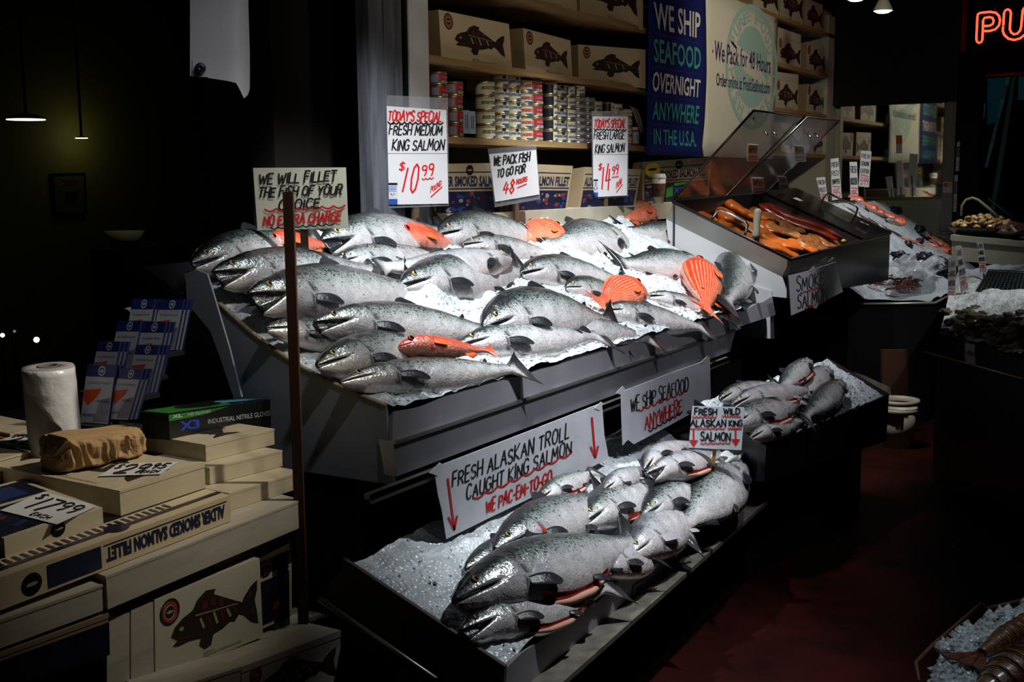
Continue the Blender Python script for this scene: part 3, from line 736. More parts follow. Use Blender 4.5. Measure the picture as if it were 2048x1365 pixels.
    def blade(s0, s1, v, ln, back, zt, thick=.0016, spin=1.0, rays=6, zbase=None):
        f = MB(); up = 1 if v > 0 else -1
        pts = []
        for k in range(rays+1):
            q = k/rays; s = s0+(s1-s0)*q; t, b, z = TB(s)
            y0 = v*(t if v > 0 else b)*.97; z0 = z*max(0, 1-abs(v)**2.3)**.5*side
            l = ln*(1-.65*q**1.2)*(.55+.45*min(1, q*5+.4))
            tip = (s+back*l+.2*ln*(1-q), y0+up*l*spin, z0+zt*l*side)
            pts.append(((s, y0, z0), tip))
        b0 = 0
        for sg in (1, -1):
            for (p, q) in pts:
                f.v.append(bendp(p[0], p[1], p[2]+thick*sg)); f.v.append(bendp(q[0], q[1], q[2]+thick*.5*sg))
        m = len(pts)*2
        for k in range(len(pts)-1):
            a = k*2; f.f.append((a, a+1, a+3, a+2)); f.f.append((m+a+2, m+a+3, m+a+1, m+a)); f.f.append((a+1, m+a+1, m+a+3, a+3))
            f.m += [0]*3; f.sm += [True]*3
        return f
    def leaf(s0, v, ln, wd, ang, lift, droop=.25):
        # rounded fin lying along the flank, root at (s0, v), pointing back and down by ang
        f = MB(); t, b, z = TB(s0); y0 = v*(t if v > 0 else b); z0 = z*max(0, 1-abs(v)**2.3)**.5
        ca, sa = math.cos(ang), math.sin(ang); K, J = 9, 4
        for sg in (1, -1):
            for k in range(K+1):
                q = k/K; w_ = wd*(.30+.70*math.sin(PI*min(1, q*.62+.18)))*(1 if q < .85 else max(.12, (1-q)/.15))**.5
                for j in range(J+1):
                    r = j/J-.5; x = s0+ca*ln*q-sa*w_*r; y = y0-sa*ln*q-ca*w_*r
                    f.v.append(bendp(x-.012*(abs(r)*2)**2*0, y, side*(z0+.003+lift*ln*math.sin(min(1, q*1.4)*PI/2)-droop*ln*q*q*.3)+sg*.0014))
        M_ = (K+1)*(J+1)
        for k in range(K):
            for j in range(J):
                a = k*(J+1)+j; f.f.append((a, a+1, a+J+2, a+J+1)); f.f.append((M_+a+J+1, M_+a+J+2, M_+a+1, M_+a)); f.m += [0, 0]; f.sm += [True, True]
        for k in range(K):
            for j in (0, J): a = k*(J+1)+j; f.f.append((a, a+J+1, M_+a+J+1, M_+a)); f.m.append(0); f.sm.append(True)
        return f
    if fins:
        if kind == 'king':
            parts['pectoral_fin'] = (leaf(.228, -.50, .115, .042, .30, .16), None)
            parts['dorsal_fin'] = (blade(.42, .53, .985, .040, .9, 0), None)
            parts['adipose_fin'] = (blade(.745, .77, .98, .03, 1.1, 0, rays=3), None)
            parts['pelvic_fin'] = (leaf(.52, -.80, .065, .024, .35, .10), None)
            parts['anal_fin'] = (blade(.68, .76, -.97, .032, .6, .1), None)
        else:
            parts['pectoral_fin'] = (leaf(.29, -.22, .13, .06, .15, .08), None)
            parts['dorsal_fin'] = (blade(.25, .70, .985, .022, .45, 0, rays=12), None)
            parts['anal_fin'] = (blade(.62, .74, -.97, .07, .5, 0), None)
    def cut():
        # gutted belly: a red slit with a pale flap edge along the underside
        f = MB(); g = MB(); K = 14
        rows = []
        for k in range(K+1):
            q = k/K; s = .27+.36*q; t, b, z = TB(s); o = math.sin(q*PI)**.7
            def pt(v, out): return bendp(s, v*b-out*.012, side*(z*max(0, 1-abs(v)**2.3)**.5+.004+out*.01))
            rows.append((pt(-.86+.06*(1-o), .2), pt(-.90, -.1), pt(-.94, .3), pt(-.975, .5*o), pt(-.99, .1)))
        for r in rows: f.v += r[:3]
        for k in range(K):
            for j in range(2): a = k*3+j; f.f.append((a, a+3, a+4, a+1)); f.m.append(0); f.sm.append(True)
        g.tube([r[3] for r in rows], [L*.012*(.35+.65*math.sin(PI*k/K)) for k in range(K+1)], 8)
        return f, g
    if gill:
        g = MB(); rows = []
        for k in range(9):
            v = -.10-.72*k/8; t, b, z = TB(.225); o = math.sin(PI*(k+.5)/9)
            rows += [bendp(.212+.02*abs(v), v*b, side*(z*max(0, 1-abs(v)**2.3)**.5*1.03+.004)), bendp(.212+.02*abs(v)+.026*o, v*b, side*(z*max(0, 1-abs(v)**2.3)**.5+.005))]
        g.v = rows
        for k in range(8): g.f.append((2*k, 2*k+1, 2*k+3, 2*k+2)); g.m.append(0); g.sm.append(True)
        parts['open_gill'] = (g, None)
    if fins == 'cut': parts['belly_cut'], parts['belly_flap'] = [(q, None) for q in cut()]
    return parts
FISH = []
def fish(label, bed, a, b, kind='king', skin=None, hm=1.0, tm=1.0, roll=18, bend=0.0, bendz=0.0, mouth=0.12, h=(.03, .02), dors=(0, -40), twist=0.0, cut=False, name=None, cat='salmon', group=None, pitch=0, fin=None, skip=(), gill=False):
    P0, P1 = bed.P(a[0], a[1], h[0]), bed.P(b[0], b[1], h[1])
    xf = (P1-P0); L = xf.length; xf.normalize()
    mid = ((a[0]+b[0])/2, (a[1]+b[1])/2)
    dd = bed.P(mid[0]+dors[0], mid[1]+dors[1], (h[0]+h[1])/2)-bed.P(mid[0], mid[1], (h[0]+h[1])/2)
    yd = (dd-xf*dd.dot(xf)).normalized(); nn = bed.n-xf*bed.n.dot(xf); nn.normalize()
    nn = nn-yd*nn.dot(yd); nn.normalize()
    r = math.radians(roll); yf = yd*math.cos(r)+nn*math.sin(r)
    zf = xf.cross(yf).normalized(); side = 1 if zf.dot(nn) > 0 else -1
    parts = make_fish(L, kind, hm, tm, bend, bendz*side, mouth, side, twist, 'cut' if cut else True, gill)
    nm = name or ('king_salmon' if kind == 'king' else 'red_rockfish')
    root = bpy.data.objects.new(nm, None); COL.objects.link(root); root.empty_display_size = .05; ORG[root.name] = V((0, 0, 0))
    m = Matrix((xf, yf, zf)).transposed().to_4x4(); m.translation = P0; root.matrix_world = m
    tag(root, label, cat if kind == 'king' else 'rockfish', group)
    sk = skin or (SALM if kind == 'king' else REDF)
    for k, (mbx, at) in parts.items():
        if k in skip: continue
        if k == 'body': obj('body', mbx, sk, root, attr=at)
        elif k == 'eye': obj('eye', mbx, [EYEY if kind == 'king' else EYER, EYEB], root)
        elif k == 'open_gill': obj(k, mbx, mat('gill_red', (.45, .04, .012), .35), root)
        elif k == 'belly_cut': obj(k, mbx, FLESH, root)
        elif k == 'belly_flap': obj(k, mbx, LIPM, root)
        else: obj(k, mbx, fin or ((FINM if sk is SALM else PFIN) if kind == 'king' else RFIN), root)
    return root
# --- main bed
LOWF = ('pelvic_fin', 'anal_fin')
F = fish; B = MAIN
F('salmon at the far left corner, mostly behind the open mouthed salmon', B, (384, 530), (650, 478), h=(.06, .04), roll=25, mouth=.15, hm=1.05)
F('open mouthed salmon overhanging the left end of the bin, above the pole side', B, (430, 552), (770, 540), h=(.075, .03), roll=22, mouth=.42, hm=1.05)
F('salmon with its black mouth gaping wide, crossed by the brown pole', B, (503, 598), (850, 575), h=(.07, .02), roll=22, mouth=.5, hm=1.12)
F('long speckled salmon right of the pole, jaw ajar, tail under the biggest salmon', B, (628, 645), (1012, 662), h=(.06, .035), roll=20, mouth=.3, bend=-.10, hm=1.0)
F('dark salmon head poking out beneath the long speckled salmon, behind the pole', B, (532, 658), (800, 690), h=(.035, -.03), roll=15, mouth=.12)
F('dark backed salmon with a low head, half covered by the red snapper', B, (634, 733), (930, 680), h=(.035, -.01), roll=15, mouth=.08)
F('salmon lying lowest, along the front left lip, tail fork to the right', B, (680, 766), (1058, 736), h=(.035, .03), roll=12, mouth=.04, hm=.72, tm=.85, skip=LOWF)
F('salmon along the front lip right of the red snapper tail, fan tail raised', B, (915, 694), (1216, 670), h=(.03, .035), roll=14, hm=.92, skip=LOWF)
F('biggest salmon in the middle of the bin, arched back and closed mouth', B, (948, 628), (1232, 632), h=(.09, .05), roll=24, bend=-.55, mouth=.10, hm=1.22, tm=1.1)
F('salmon half sunk in ice right under the biggest salmon', B, (1052, 650), (1318, 678), h=(.03, .0), roll=14, hm=1.0, mouth=.1, skip=LOWF)
F('salmon below the solid orange rockfish, gill open, near the front lip', B, (1205, 622), (1420, 658), h=(.03, .0), roll=14, hm=1.15, mouth=.1, skip=LOWF)
F('small salmon at the front right, below the upright red rockfish, head upper left', B, (1297, 592), (1465, 636), h=(.03, .0), roll=14, hm=1.15, mouth=.2, skip=LOWF)
F('salmon left of the biggest one with nose down in the ice', B, (802, 572), (1060, 540), h=(.04, .02), roll=20, hm=1.1)
F('bright white bellied salmon with tail at the left and cut head at the right', B, (1032, 528), (742, 545), h=(.07, .04), roll=12, skin=PALE, bend=.4, hm=1.0, dors=(0, -40), fin=FINM)
F('small dark salmon head under the tail of the white bellied salmon', B, (664, 528), (900, 510), h=(.03, .01), roll=18, mouth=.05)
F('salmon at the back with gaping mouth and open gill, beside the orange head', B, (648, 488), (905, 462), h=(.06, .03), roll=20, mouth=.4, hm=1.15)
F('salmon at the back facing left, between the orange head and the round rockfish', B, (876, 470), (1090, 462), h=(.04, .02), roll=20, mouth=.1, hm=1.25)
F('salmon buried to its back behind the white bellied one', B, (925, 490), (1130, 515), h=(.03, -.01), roll=14, hm=1.0)
F('salmon with tail left and head hidden, just right of the round back rockfish', B, (1250, 475), (1085, 492), h=(.02, .02), roll=16, hm=1.55, dors=(0, -40))
F('salmon above the biggest one, facing left with its tail in ice', B, (1036, 538), (1262, 562), h=(.04, .0), roll=18, bend=-.25, hm=1.15)
F('salmon facing right in the middle right of the bin above the upright red rockfish', B, (1412, 535), (1232, 530), h=(.03, .02), roll=18, bend=.25, hm=1.4, dors=(0, -40))
F('salmon facing right at the back right beside the steel rim', B, (1400, 475), (1240, 462), h=(.03, .01), roll=18, bend=.2, hm=1.3, dors=(0, -40))
F('dark backed salmon lying crossways at the right end, nose under the plastic bag', B, (1468, 512), (1466, 630), h=(.045, .04), roll=16, bend=.45, hm=.78, dors=(-40, 0))
F('small salmon head resting in ice between the biggest salmon and the solid orange rockfish', B, (1132, 575), (1270, 600), h=(.035, -.04), roll=16, hm=1.3, mouth=.05)
F('salmon at the very back, only its back showing above the ice', B, (1010, 440), (1175, 432), h=(.0, .0), roll=10, hm=1.1)
R = lambda lab, a, b, **k: F(lab, B, a, b, kind='red', **k)
R('red snapper with a yellow edged tail lying on the front row of salmon', (797, 694), (992, 702), skin=REDG, h=(.065, .075), roll=15, hm=.62, mouth=.1, name='red_snapper')
R('orange rockfish head with big eye, beside the gaping salmon at the back', (792, 474), (925, 490), skin=REDG, h=(.06, .0), roll=18, hm=.85)
R('round striped rockfish at the back, tail to the left', (1126, 462), (1030, 478), h=(.04, .02), roll=20, hm=1.15, dors=(0, -40))
R('solid orange striped rockfish in the middle, tail to the lower left', (1285, 578), (1192, 606), h=(.06, .05), roll=20, hm=1.1, dors=(-5, -40))
R('upright striped red rockfish at the right, tail pointing down', (1402, 535), (1418, 628), h=(.055, .05), roll=12, hm=.85, dors=(-40, -5), bend=.2)
R('striped rockfish at the back right corner, facing right', (1308, 425), (1232, 438), h=(.03, .02), roll=20, hm=1.0, dors=(0, -40))
R('dark red rockfish in shade behind the fillet sign post', (528, 490), (668, 490), skin=REDG, h=(.07, .05), roll=20, hm=.85)
# --- lower tray
B = LOW
F('largest gutted salmon in the low tray, black head at the lower left', B, (908, 1205), (1290, 1075), h=(.075, .06), roll=14, hm=1.05, tm=1.25, mouth=.08, cut=True)
F('gutted salmon behind the largest one, red gill showing', B, (992, 1105), (1225, 985), h=(.07, .05), roll=12, hm=1.05, tm=1.1, mouth=.2, cut=False, gill=True)
F('gutted pale salmon in the middle of the low tray with red belly slit', B, (1168, 1048), (1325, 950), h=(.065, .05), roll=5, hm=1.1, cut=True)
F('small salmon head facing left at the middle front of the low tray', B, (1190, 1142), (1345, 1075), h=(.05, .0), roll=10, hm=1.15, mouth=.25, skin=PALE, fin=FINM)
F('salmon lowest in the low tray, under the largest one, mouth open', B, (924, 1268), (1235, 1165), h=(.04, .02), roll=8, hm=.95, mouth=.3, cut=True)
F('headless looking white salmon in the low tray, right of the small head', B, (1258, 1115), (1400, 1000), h=(.05, .03), roll=6, hm=1.05, skin=PALE, mouth=0)
F('speckled salmon at the right end of the low tray, head at the upper right', B, (1482, 925), (1345, 1070), h=(.07, .05), roll=10, hm=1.15, dors=(-40, -20), mouth=.05)
F('pale salmon flank between the white bag fish and the speckled one in the low tray', B, (1285, 1035), (1420, 945), h=(.07, .05), roll=8, hm=.95, cut=True)
F('open mouthed salmon atop the low tray pile beside the white paper', B, (1297, 952), (1455, 905), h=(.13, .11), roll=2, hm=.9, tm=1.0, mouth=.35, skin=PALE, cut=True, fin=FINM)
F('salmon with upturned belly topmost at the back of the low tray', B, (1272, 932), (1395, 878), h=(.13, .13), roll=-5, hm=.85, bend=-.5, skin=PALE, cut=True, fin=FINM)
F('dim salmon at the far left of the low tray, snout just lit', B, (932, 1142), (1090, 1060), h=(.04, .03), roll=10, mouth=.2)
F('dim salmon in shade behind the hanging troll caught sign', B, (1078, 1000), (1195, 940), h=(.06, .05), roll=0, hm=.95, cut=True)
F('small pale salmon at the back of the low tray, left of the open mouthed one', B, (1208, 980), (1298, 932), h=(.10, .08), roll=0, hm=.95, skin=PALE)
# --- dark mid tray
B = MID
F('gutted salmon at the front of the dark tray beside the red arrow sign', B, (1462, 850), (1612, 798), h=(.06, .05), roll=5, hm=1.02, cut=True)
F('slim pale salmon across the middle of the dark tray', B, (1465, 812), (1636, 776), h=(.06, .05), roll=0, hm=.85, skin=PALE, cut=True)
F('dim salmon at the back left of the dark tray', B, (1440, 800), (1560, 765), h=(.05, .04), roll=0, hm=.9)
F('salmon standing on its side at the back of the dark tray, belly slit showing', B, (1620, 722), (1550, 790), h=(.08, .06), roll=-10, hm=.9, dors=(-40, 0), cut=True)
F('salmon behind the right hand one in the dark tray, black fin up', B, (1660, 740), (1580, 805), h=(.05, .04), roll=5, hm=1.0, dors=(-40, -10), skin=PALE, fin=FINM)
F('salmon at the right of the dark tray, head up right and tail down left', B, (1686, 766), (1602, 842), h=(.05, .04), roll=8, hm=.85, dors=(-40, -20))
F('salmon lowest at the front edge of the dark tray', B, (1502, 876), (1612, 838), h=(.04, .03), roll=5, hm=.85, skin=PALE, fin=FINM)
# ---------------------------------------------------------------- signs on stakes
def stake_sign(name, label, plane, corners, sleeve_px, stake_px, cm=card, sm=stakewood, cat='sign', base_off=0.0):
    b0 = plane.P(*stake_px[-1], -0.02)
    t = thing(name, label, cat, b0)
    mb = MB(); plate(mb, plane, corners, 0.003); c = obj('card', mb, cm, t)
    if sleeve_px:
        mb = MB(); plate(mb, plane, sleeve_px, 0.001); mb.v = [p-plane.n*0.004 for p in mb.v]; obj('clear_sleeve', mb, sleeve, t)
    (u0, v0), (u1, v1) = stake_px[0], stake_px[1]; wd = stake_px[2][0] if len(stake_px) > 3 else 10
    mb = MB(); a = plane.P(u0, v0, -.008); b = plane.P(u1, v1, -.008); hw = plane.P(u0+wd/2, v0, -.008)-a
    mb.hexa([b-hw, b+hw, a+hw, a-hw], [p-plane.n*.012 for p in (b-hw, b+hw, a+hw, a-hw)]); obj('stake', mb, sm, t)
    return t
def face_cam(p, tilt=0): 
    d = CAMPOS-V(p); d.z = d.z*0+math.tan(math.radians(tilt))*math.hypot(d.x, d.y)
    return Plane(p, d)
# fresh medium king salmon
pl = yawplane(MAIN.P(832, 458, .02), 22)
t = stake_sign('price_sign', 'tall price sign for fresh medium king salmon at ten ninety nine', pl, [(775.5, 409.7), (896.7, 407.5), (892.6, 220.5), (770.6, 212)], [(774, 417), (899, 412), (897, 196), (769, 190)], [(833, 404), (831, 462), (11, 0), (832, 458)])
k = Ink(pl); k.text('TODAY\'S SPECIAL', 776, 241, 882, 244, 19, .12, 2.9); k.text('$', 798, 342, 808, 342, 18, .15, 2.6); k.text('10', 805, 385, 832, 384, 52, .16, 3.6, 4); k.text('99', 843, 352, 866, 351, 22, .1, 2.8); k.wavy(844, 360, 867, 358, 3, 3, 2)
k.text('POUND', 861, 386, 882, 371, 11, .1, 1.5); k.line([(862, 394), (884, 374)], 2.4); k.put('red_lettering', redink, t)
k = Ink(pl); k.text('FRESH MEDIUM', 778, 269, 883, 271, 19, .14, 2.7); k.text('KING SALMON', 784, 301, 887, 300, 20, .14, 2.7); k.wavy(776, 248, 886, 249, 4, 10, 2.8); k.put('black_lettering', ink, t)
def cert(pl, x0, y0, x1, y1, t):
    mb = MB(); mb.quad([pl.P(*p, .0008) for p in ((x0, y1), (x1, y1), (x1, y0), (x0, y0))], 0); h = y1-y0
    mb.quad([pl.P(*p, .0012) for p in ((x0, y1), (x1, y1), (x1, y1-.25*h), (x0, y1-.25*h))], 1); mb.quad([pl.P(*p, .0012) for p in ((x0, y0+.1*h), (x1, y0+.1*h), (x1, y0), (x0, y0))], 2)
    for q in range(4): y = y0+h*(.16+.07*q); mb.quad([pl.P(*p, .0012) for p in ((x0+2, y+1), (x1-2, y+1), (x1-2, y), (x0+2, y))], 1)
    cx = (x0+x1)/2; cy = y0+.56*h
    for a in (-.6, .6): mb.quad([pl.P(*p, .0012) for p in ((cx, cy+3), (cx+a*6-1, cy-3), (cx+a*6+1.2, cy-3.5))], 2)
    obj('certification_sticker', mb, [mat('sticker_pale', (.5, .52, .58), .5), mat('sticker_blue', (.015, .06, .30), .5), blackm], t)
cert(pl, 775, 366, 795, 409, t)
mb = MB(); mb.quad([pl.P(*p, .001) for p in ((773, 307.5), (895, 307.5), (895, 306.2), (773, 306.2))]); obj('fold_line', mb, mat('fold_grey', (.35, .35, .37), .6), t)
# fresh large king salmon
pl = yawplane(MAIN.P(1213, 440, .02), 22)
t = stake_sign('price_sign', 'price sign for fresh large king salmon at fourteen ninety nine', pl, [(1187, 394.6), (1254, 391), (1256, 233), (1185.7, 233)], [(1186, 398), (1257, 393), (1259, 222), (1184, 222)], [(1213, 388), (1211, 440), (7, 0), (1211, 438)])
k = Ink(pl); k.text('TODAY\'S SPECIAL', 1188, 255, 1250, 256, 16, .1, 2.0); k.text('$', 1197, 341, 1203, 341, 14, .1, 2); k.text('14', 1204, 380, 1220, 379, 48, .03, 2.8, 3.5); k.text('99', 1224, 351, 1236, 348, 18, .08, 2.1); k.wavy(1224, 356, 1237, 354, 2, 3, 1.5)
k.text('POUND', 1232, 379, 1243, 367, 12, .08, 1.0); k.line([(1233, 385), (1245, 369)], 1.9); k.put('red_lettering', redink, t)
k = Ink(pl); k.text('FRESH LARGE', 1188, 278.5, 1248, 278, 14.5, .1, 1.8); k.text('KING SALMON', 1190, 307, 1248, 303, 16, .12, 1.8); k.wavy(1188, 260, 1253, 262, 3, 10, 2); k.put('black_lettering', ink, t)
cert(pl, 1187.3, 359, 1196, 394, t)
mb = MB(); mb.quad([pl.P(*p, .001) for p in ((1186.5, 309.4), (1255, 309.4), (1255, 308.2), (1186.5, 308.2))]); obj('fold_line', mb, MATS['fold_grey'], t)
# pack for 48 hours
pl = yawplane(MAIN.P(1034, 465, .02), 12)
t = stake_sign('card_sign', 'tilted card reading we pack fish to go for forty eight hours', pl, [(991, 404), (1079, 389), (1072, 300), (979, 308.5)], [(991, 415), (1082, 399), (1074, 289), (977, 298)], [(1034, 394), (1034, 448), (8, 0), (1034, 444)])
k = Ink(pl); k.text('WE PACK FISH', 987, 332, 1059, 322, 17, .1, 2.5); k.text('TO GO FOR', 994, 356, 1050, 345, 16, .1, 2.5); k.put('black_lettering', ink, t)
k = Ink(pl); k.text('48', 1006, 389, 1027, 386, 26, .12, 2.8); k.text('HOURS', 1033, 369, 1054, 362, 9, .1, 1.9); k.line([(1035, 376), (1053, 368)], 2.2); k.put('red_lettering', redink, t)
# fillet sign
pl = face_cam(MAIN.P(611, 542, .05))
t = stake_sign('card_sign', 'worn card saying fish will be filleted at no extra charge, behind the brown pole', pl, [(515, 461), (697, 457), (692, 335), (506, 336)], None, [(607, 440), (612, 546), (16, 0), (612, 544)], oldcard)
k = Ink(pl); k.text('WE WILL FILLET', 517, 369, 671, 362, 20, .14, 3.6); k.text('THE FISH OF YOUR', 516, 395, 682, 389, 19, .2, 3.6); k.text('CHOICE', 557, 421, 638, 415, 18, .14, 3.6); k.wavy(541, 459, 668, 451, 4, 8, 2.6); k.put('black_lettering', ink, t)
k = Ink(pl); k.text('NO EXTRA CHARGE', 527, 452, 681, 442, 19, .12, 3.8); k.wavy(529, 424, 690, 416, 5, 7, 3.6); k.put('red_lettering', redink, t)
# brown pole in front of the sign
p0 = ray(575, 700); pp = CAMPOS+p0*2.93; pole_xy = (pp.x, pp.y)
top = face_cam(pp).P(575, 384)
mb = MB(); r = V((s_, -c_, 0))*.0125; f = V((c_, s_, 0))*.02
b = V((pp.x+.012, pp.y-.008, 0)); a = V((top.x, top.y, top.z))
mb.hexa([b-r, b+r, a+r, a-r], [q+f for q in (b-r, b+r, a+r, a-r)])
o = obj('wooden_pole', mb, redwood); tag(o, 'slim reddish brown wooden pole standing in front of the left end of the bin', 'pole')

# ---------------------------------------------------------------- paper signs hung on the rails
def hung(name, label, plane, outline, tape):
    mb = MB()
    mb.prism([plane.P(*p) for p in outline], -plane.n*.0015)
    b = base_of(mb); t = thing(name, label, 'sign', b); obj('paper', mb, paper, t)
    for (u, v, s) in tape:
        m2 = MB(); m2.prism([plane.P(u+x*s, v+y*s, .001) for x, y in ((-1, .6), (.5, -.9), (1.1, -.5), (.2, 1))], plane.n*.001); obj('tape', m2, mat('masking_tape', (.6, .6, .62), .5), t)
    return t
def arrow(k, x0, y0, x1, y1, wd, hs):
    k.line([(x0, y0), (x1, y1)], wd); d = V((x1-x0, y1-y0)).normalized(); n = V((-d.y, d.x))
    for s in (1, -1): e = V((x1, y1))-d*hs+n*s*hs*.33; k.line([(x1, y1), (e.x, e.y)], wd)
pl = PY(1.808)
t = hung('paper_sign', 'long hanging paper about fresh Alaskan troll caught king salmon with two arrows', pl, [(868, 936), (1204, 806), (1209, 872), (1215, 902), (1216, 918), (1100, 978), (980, 1036), (893, 1079), (884, 1022), (876, 990)], [(872, 938, 14), (1197, 812, 9), (808, 962, 12)][:2])
k = Ink(pl, .0016); k.text('FRESH ALASKAN TROLL', 905, 975, 1138, 876, 29, .06, 2.5, 2.6); k.text('CAUGHT KING SALMON', 933, 1001, 1142, 907, 27, .06, 2.5, 2.6); k.put('black_lettering', ink, t)
k = Ink(pl, .0016); k.text('WE PAC-EM-TO-GO', 972, 1028, 1103, 966, 25, .06, 3.0); k.wavy(946, 1002, 1144, 909, 6, 8, 3.4); arrow(k, 896, 958, 909, 1060, 4, 26); arrow(k, 1184, 836, 1191, 916, 4, 22); k.put('red_lettering', redink, t)
t = hung('paper_sign', 'hanging paper reading we ship seafood anywhere, right of the long paper', pl, [(1242, 784), (1330, 751), (1420, 718), (1421, 770), (1422, 806), (1340, 851), (1268, 889), (1256, 880), (1245, 892), (1243, 830)], [(1240, 781, 9), (1410, 720, 9)])
k = Ink(pl, .0016); k.text('WE SHIP SEAFOOD', 1262, 826, 1377, 781, 28, .0, 2.0); k.wavy(1297, 866, 1364, 828, 5, 7, 2.6); k.put('black_lettering', ink, t)
k = Ink(pl, .0016); k.text('ANYWHERE', 1290, 862, 1364, 826, 28, .02, 2.2); k.wavy(1276, 825, 1369, 787, 5, 7, 2.6); k.put('red_lettering', redink, t)
# wild salmon card on a stick
pl = face_cam(LOW.P(1427, 958, .10))
t = stake_sign('card_sign', 'small card for fresh wild Alaskan king salmon with two red arrows', pl, [(1377, 896), (1483, 901), (1489, 815.5), (1384.5, 813)], None, [(1430, 890), (1424, 965), (7, 0), (1424, 960)], mat('blue_white_card', (.55, .60, .66), .5), mat('yellow_stick', (.30, .17, .04), .6))
k = Ink(pl); k.text('FRESH', 1389, 830, 1433, 830, 12, .05, 2.6); k.text('WILD', 1447, 829, 1479, 829, 11, .05, 2.6); k.text('ALASKAN', 1381, 853, 1451, 854, 13, .05, 2.6); k.text('KING', 1458, 853, 1484, 853, 11, .05, 2.4); k.text('SALMON', 1401, 882, 1460, 882, 16, .05, 2.6); k.put('black_lettering', ink, t)
k = Ink(pl)
for (a, b, c, d) in ((1385, 836, 1433, 836), (1444, 834, 1481, 835), (1380, 859, 1450, 859), (1456, 859, 1483, 859), (1401, 889, 1461, 888)): k.wavy(a, b, c, d, 2.5, 6, 2)
for (x, y) in ((1387, 895), (1471, 893)):
    k.line([(x, y-33), (x, y-8)], 3.4); k.mb.quad([pl.P(*p, .0013) for p in ((x-9, y-14), (x+9, y-14), (x, y))])
k.put('red_lettering', redink, t)
# smoke salmon
pl = PY(1.765)
t = hung('paper_sign', 'paper reading smoke salmon taped to the black smoked fish case', pl, [(1577.7, 551.6), (1620, 541), (1671, 524), (1678, 555), (1686, 584), (1640, 607), (1582.6, 631.6), (1580, 590)], [(1624, 538, 6), (1631, 612, 6), (1663, 520, 6)])
k = Ink(pl, .0016); k.text('SMOKE', 1594, 584, 1648, 570, 27, .0, 1.8); k.text('SALMON', 1596, 619, 1654, 599, 26, .0, 1.8); k.put('black_lettering', ink, t)
k = Ink(pl, .0016); k.wavy(1602, 588, 1647, 574, 3, 6, 2.2); k.wavy(1610, 619, 1652, 604, 3, 6, 2.2); k.put('red_lettering', redink, t)

# ---------------------------------------------------------------- fish cartons
artk = mat('carton_print_black', (0.018, 0.014, 0.012), 0.5)
artr = mat('carton_print_red', (0.10, 0.016, 0.012), 0.5)
artt = mat('carton_print_tan', (0.36, 0.28, 0.17), 0.5)
sealr = mat('seal_red', (0.35, 0.03, 0.02), 0.5)
def carton_art(q, n, root, detail=True, seal=(.12, .80), s=1.0, tiny='NET WT 3 LBS SOCKEYE SALMON FILLET', flip=False):
    def X(pts): return [((1-x) if flip else x, y) for x, y in pts]
    mb = MB(); cx, cy = .55, .48
    up = [(-.36, -.02), (-.33, .07), (-.27, .13), (-.19, .17), (-.15, .26), (-.08, .32), (.0, .30), (-.015, .25), (.02, .22), (.10, .15), (.17, .09), (.22, .05), (.24, .10), (.30, .18), (.36, .22), (.355, .12), (.33, .02)]
    lo = [(.345, -.10), (.355, -.24), (.29, -.19), (.235, -.10), (.19, -.06), (.15, -.12), (.11, -.10), (.05, -.14), (-.03, -.16), (-.05, -.26), (-.10, -.28), (-.145, -.22), (-.13, -.15), (-.22, -.13), (-.30, -.14), (-.35, -.12), (-.31, -.07)]
    pts = [(cx+x*s, cy+y*s*1.05) for x, y in up+lo]
    poly_on(mb, X(pts), q, n, .0008, 0)
    if detail:
        for i in range(6):
            x0 = -.14+i*.055; h = .085-.010*abs(i-1.5)
            poly_on(mb, X([(cx+s*x, cy+s*y) for x, y in ((x0, h-.01), (x0+.016, h-.005), (x0+.045, -h*.7), (x0+.028, -h*.9))]), q, n, .0013, 1 if i % 2 else 2)
        for (a, b, c) in ((-.12, .155, .05), (-.05, .16, .045), (.02, .12, .04)):
            poly_on(mb, X([(cx+s*x, cy+s*y) for x, y in ((a, b), (a+c, b-.02), (a+c*.9, b+.07), (a+.015, b+.08))]), q, n, .0013, 1)
        poly_on(mb, X([(cx+s*x, cy+s*y) for x, y in ((-.17, .12), (.18, .065), (.18, .055), (-.17, .105))]), q, n, .0014, 2)
        for (a, b) in ((.27, .08), (.29, -.10)):
            poly_on(mb, X([(cx+s*x, cy+s*y) for x, y in ((a, b), (a+.02, b+.06), (a+.04, b+.05), (a+.02, b-.02))]), q, n, .0013, 1)
        poly_on(mb, X([(cx+s*x, cy+s*y) for x, y in disc_pts(-.28, .03, .018, .022, 10)]), q, n, .0013, 2)
        poly_on(mb, X([(cx+s*x, cy+s*y) for x, y in ((-.35, -.05), (-.26, -.07), (-.20, -.10), (-.27, -.09))]), q, n, .0013, 1)
    obj('printed_fish', mb, [artk, artr, artt], root)
    if seal:
        mb = MB(); W = (q[1]-q[0]).length; Hh = (q[3]-q[0]).length; ry = (.165 if Hh < W*.8 else .095); rx = ry*Hh/W
        sx, sy = seal; sx = 1-sx if flip else sx
        ring_on(mb, sx, sy, rx, ry, .18, q, n, .0008, 0); ring_on(mb, sx, sy, rx*.78, ry*.78, .28, q, n, .0008, 1)
        poly_on(mb, disc_pts(sx, sy, rx*.46, ry*.46, 16), q, n, .0008, 0); poly_on(mb, disc_pts(sx, sy, rx*.36, ry*.12, 10), q, n, .0012, 2)
        obj('round_seal', mb, [artk, sealr, artt], root)
    if tiny and detail:
        mb = MB(); print_on(mb, tiny, sub4(q, .42, .045, .78, .075), n, .0009); print_on(mb, 'PURE FOOD', sub4(q, .42, .085, .52, .11), n, .0009); obj('small_print', mb, artk, root)
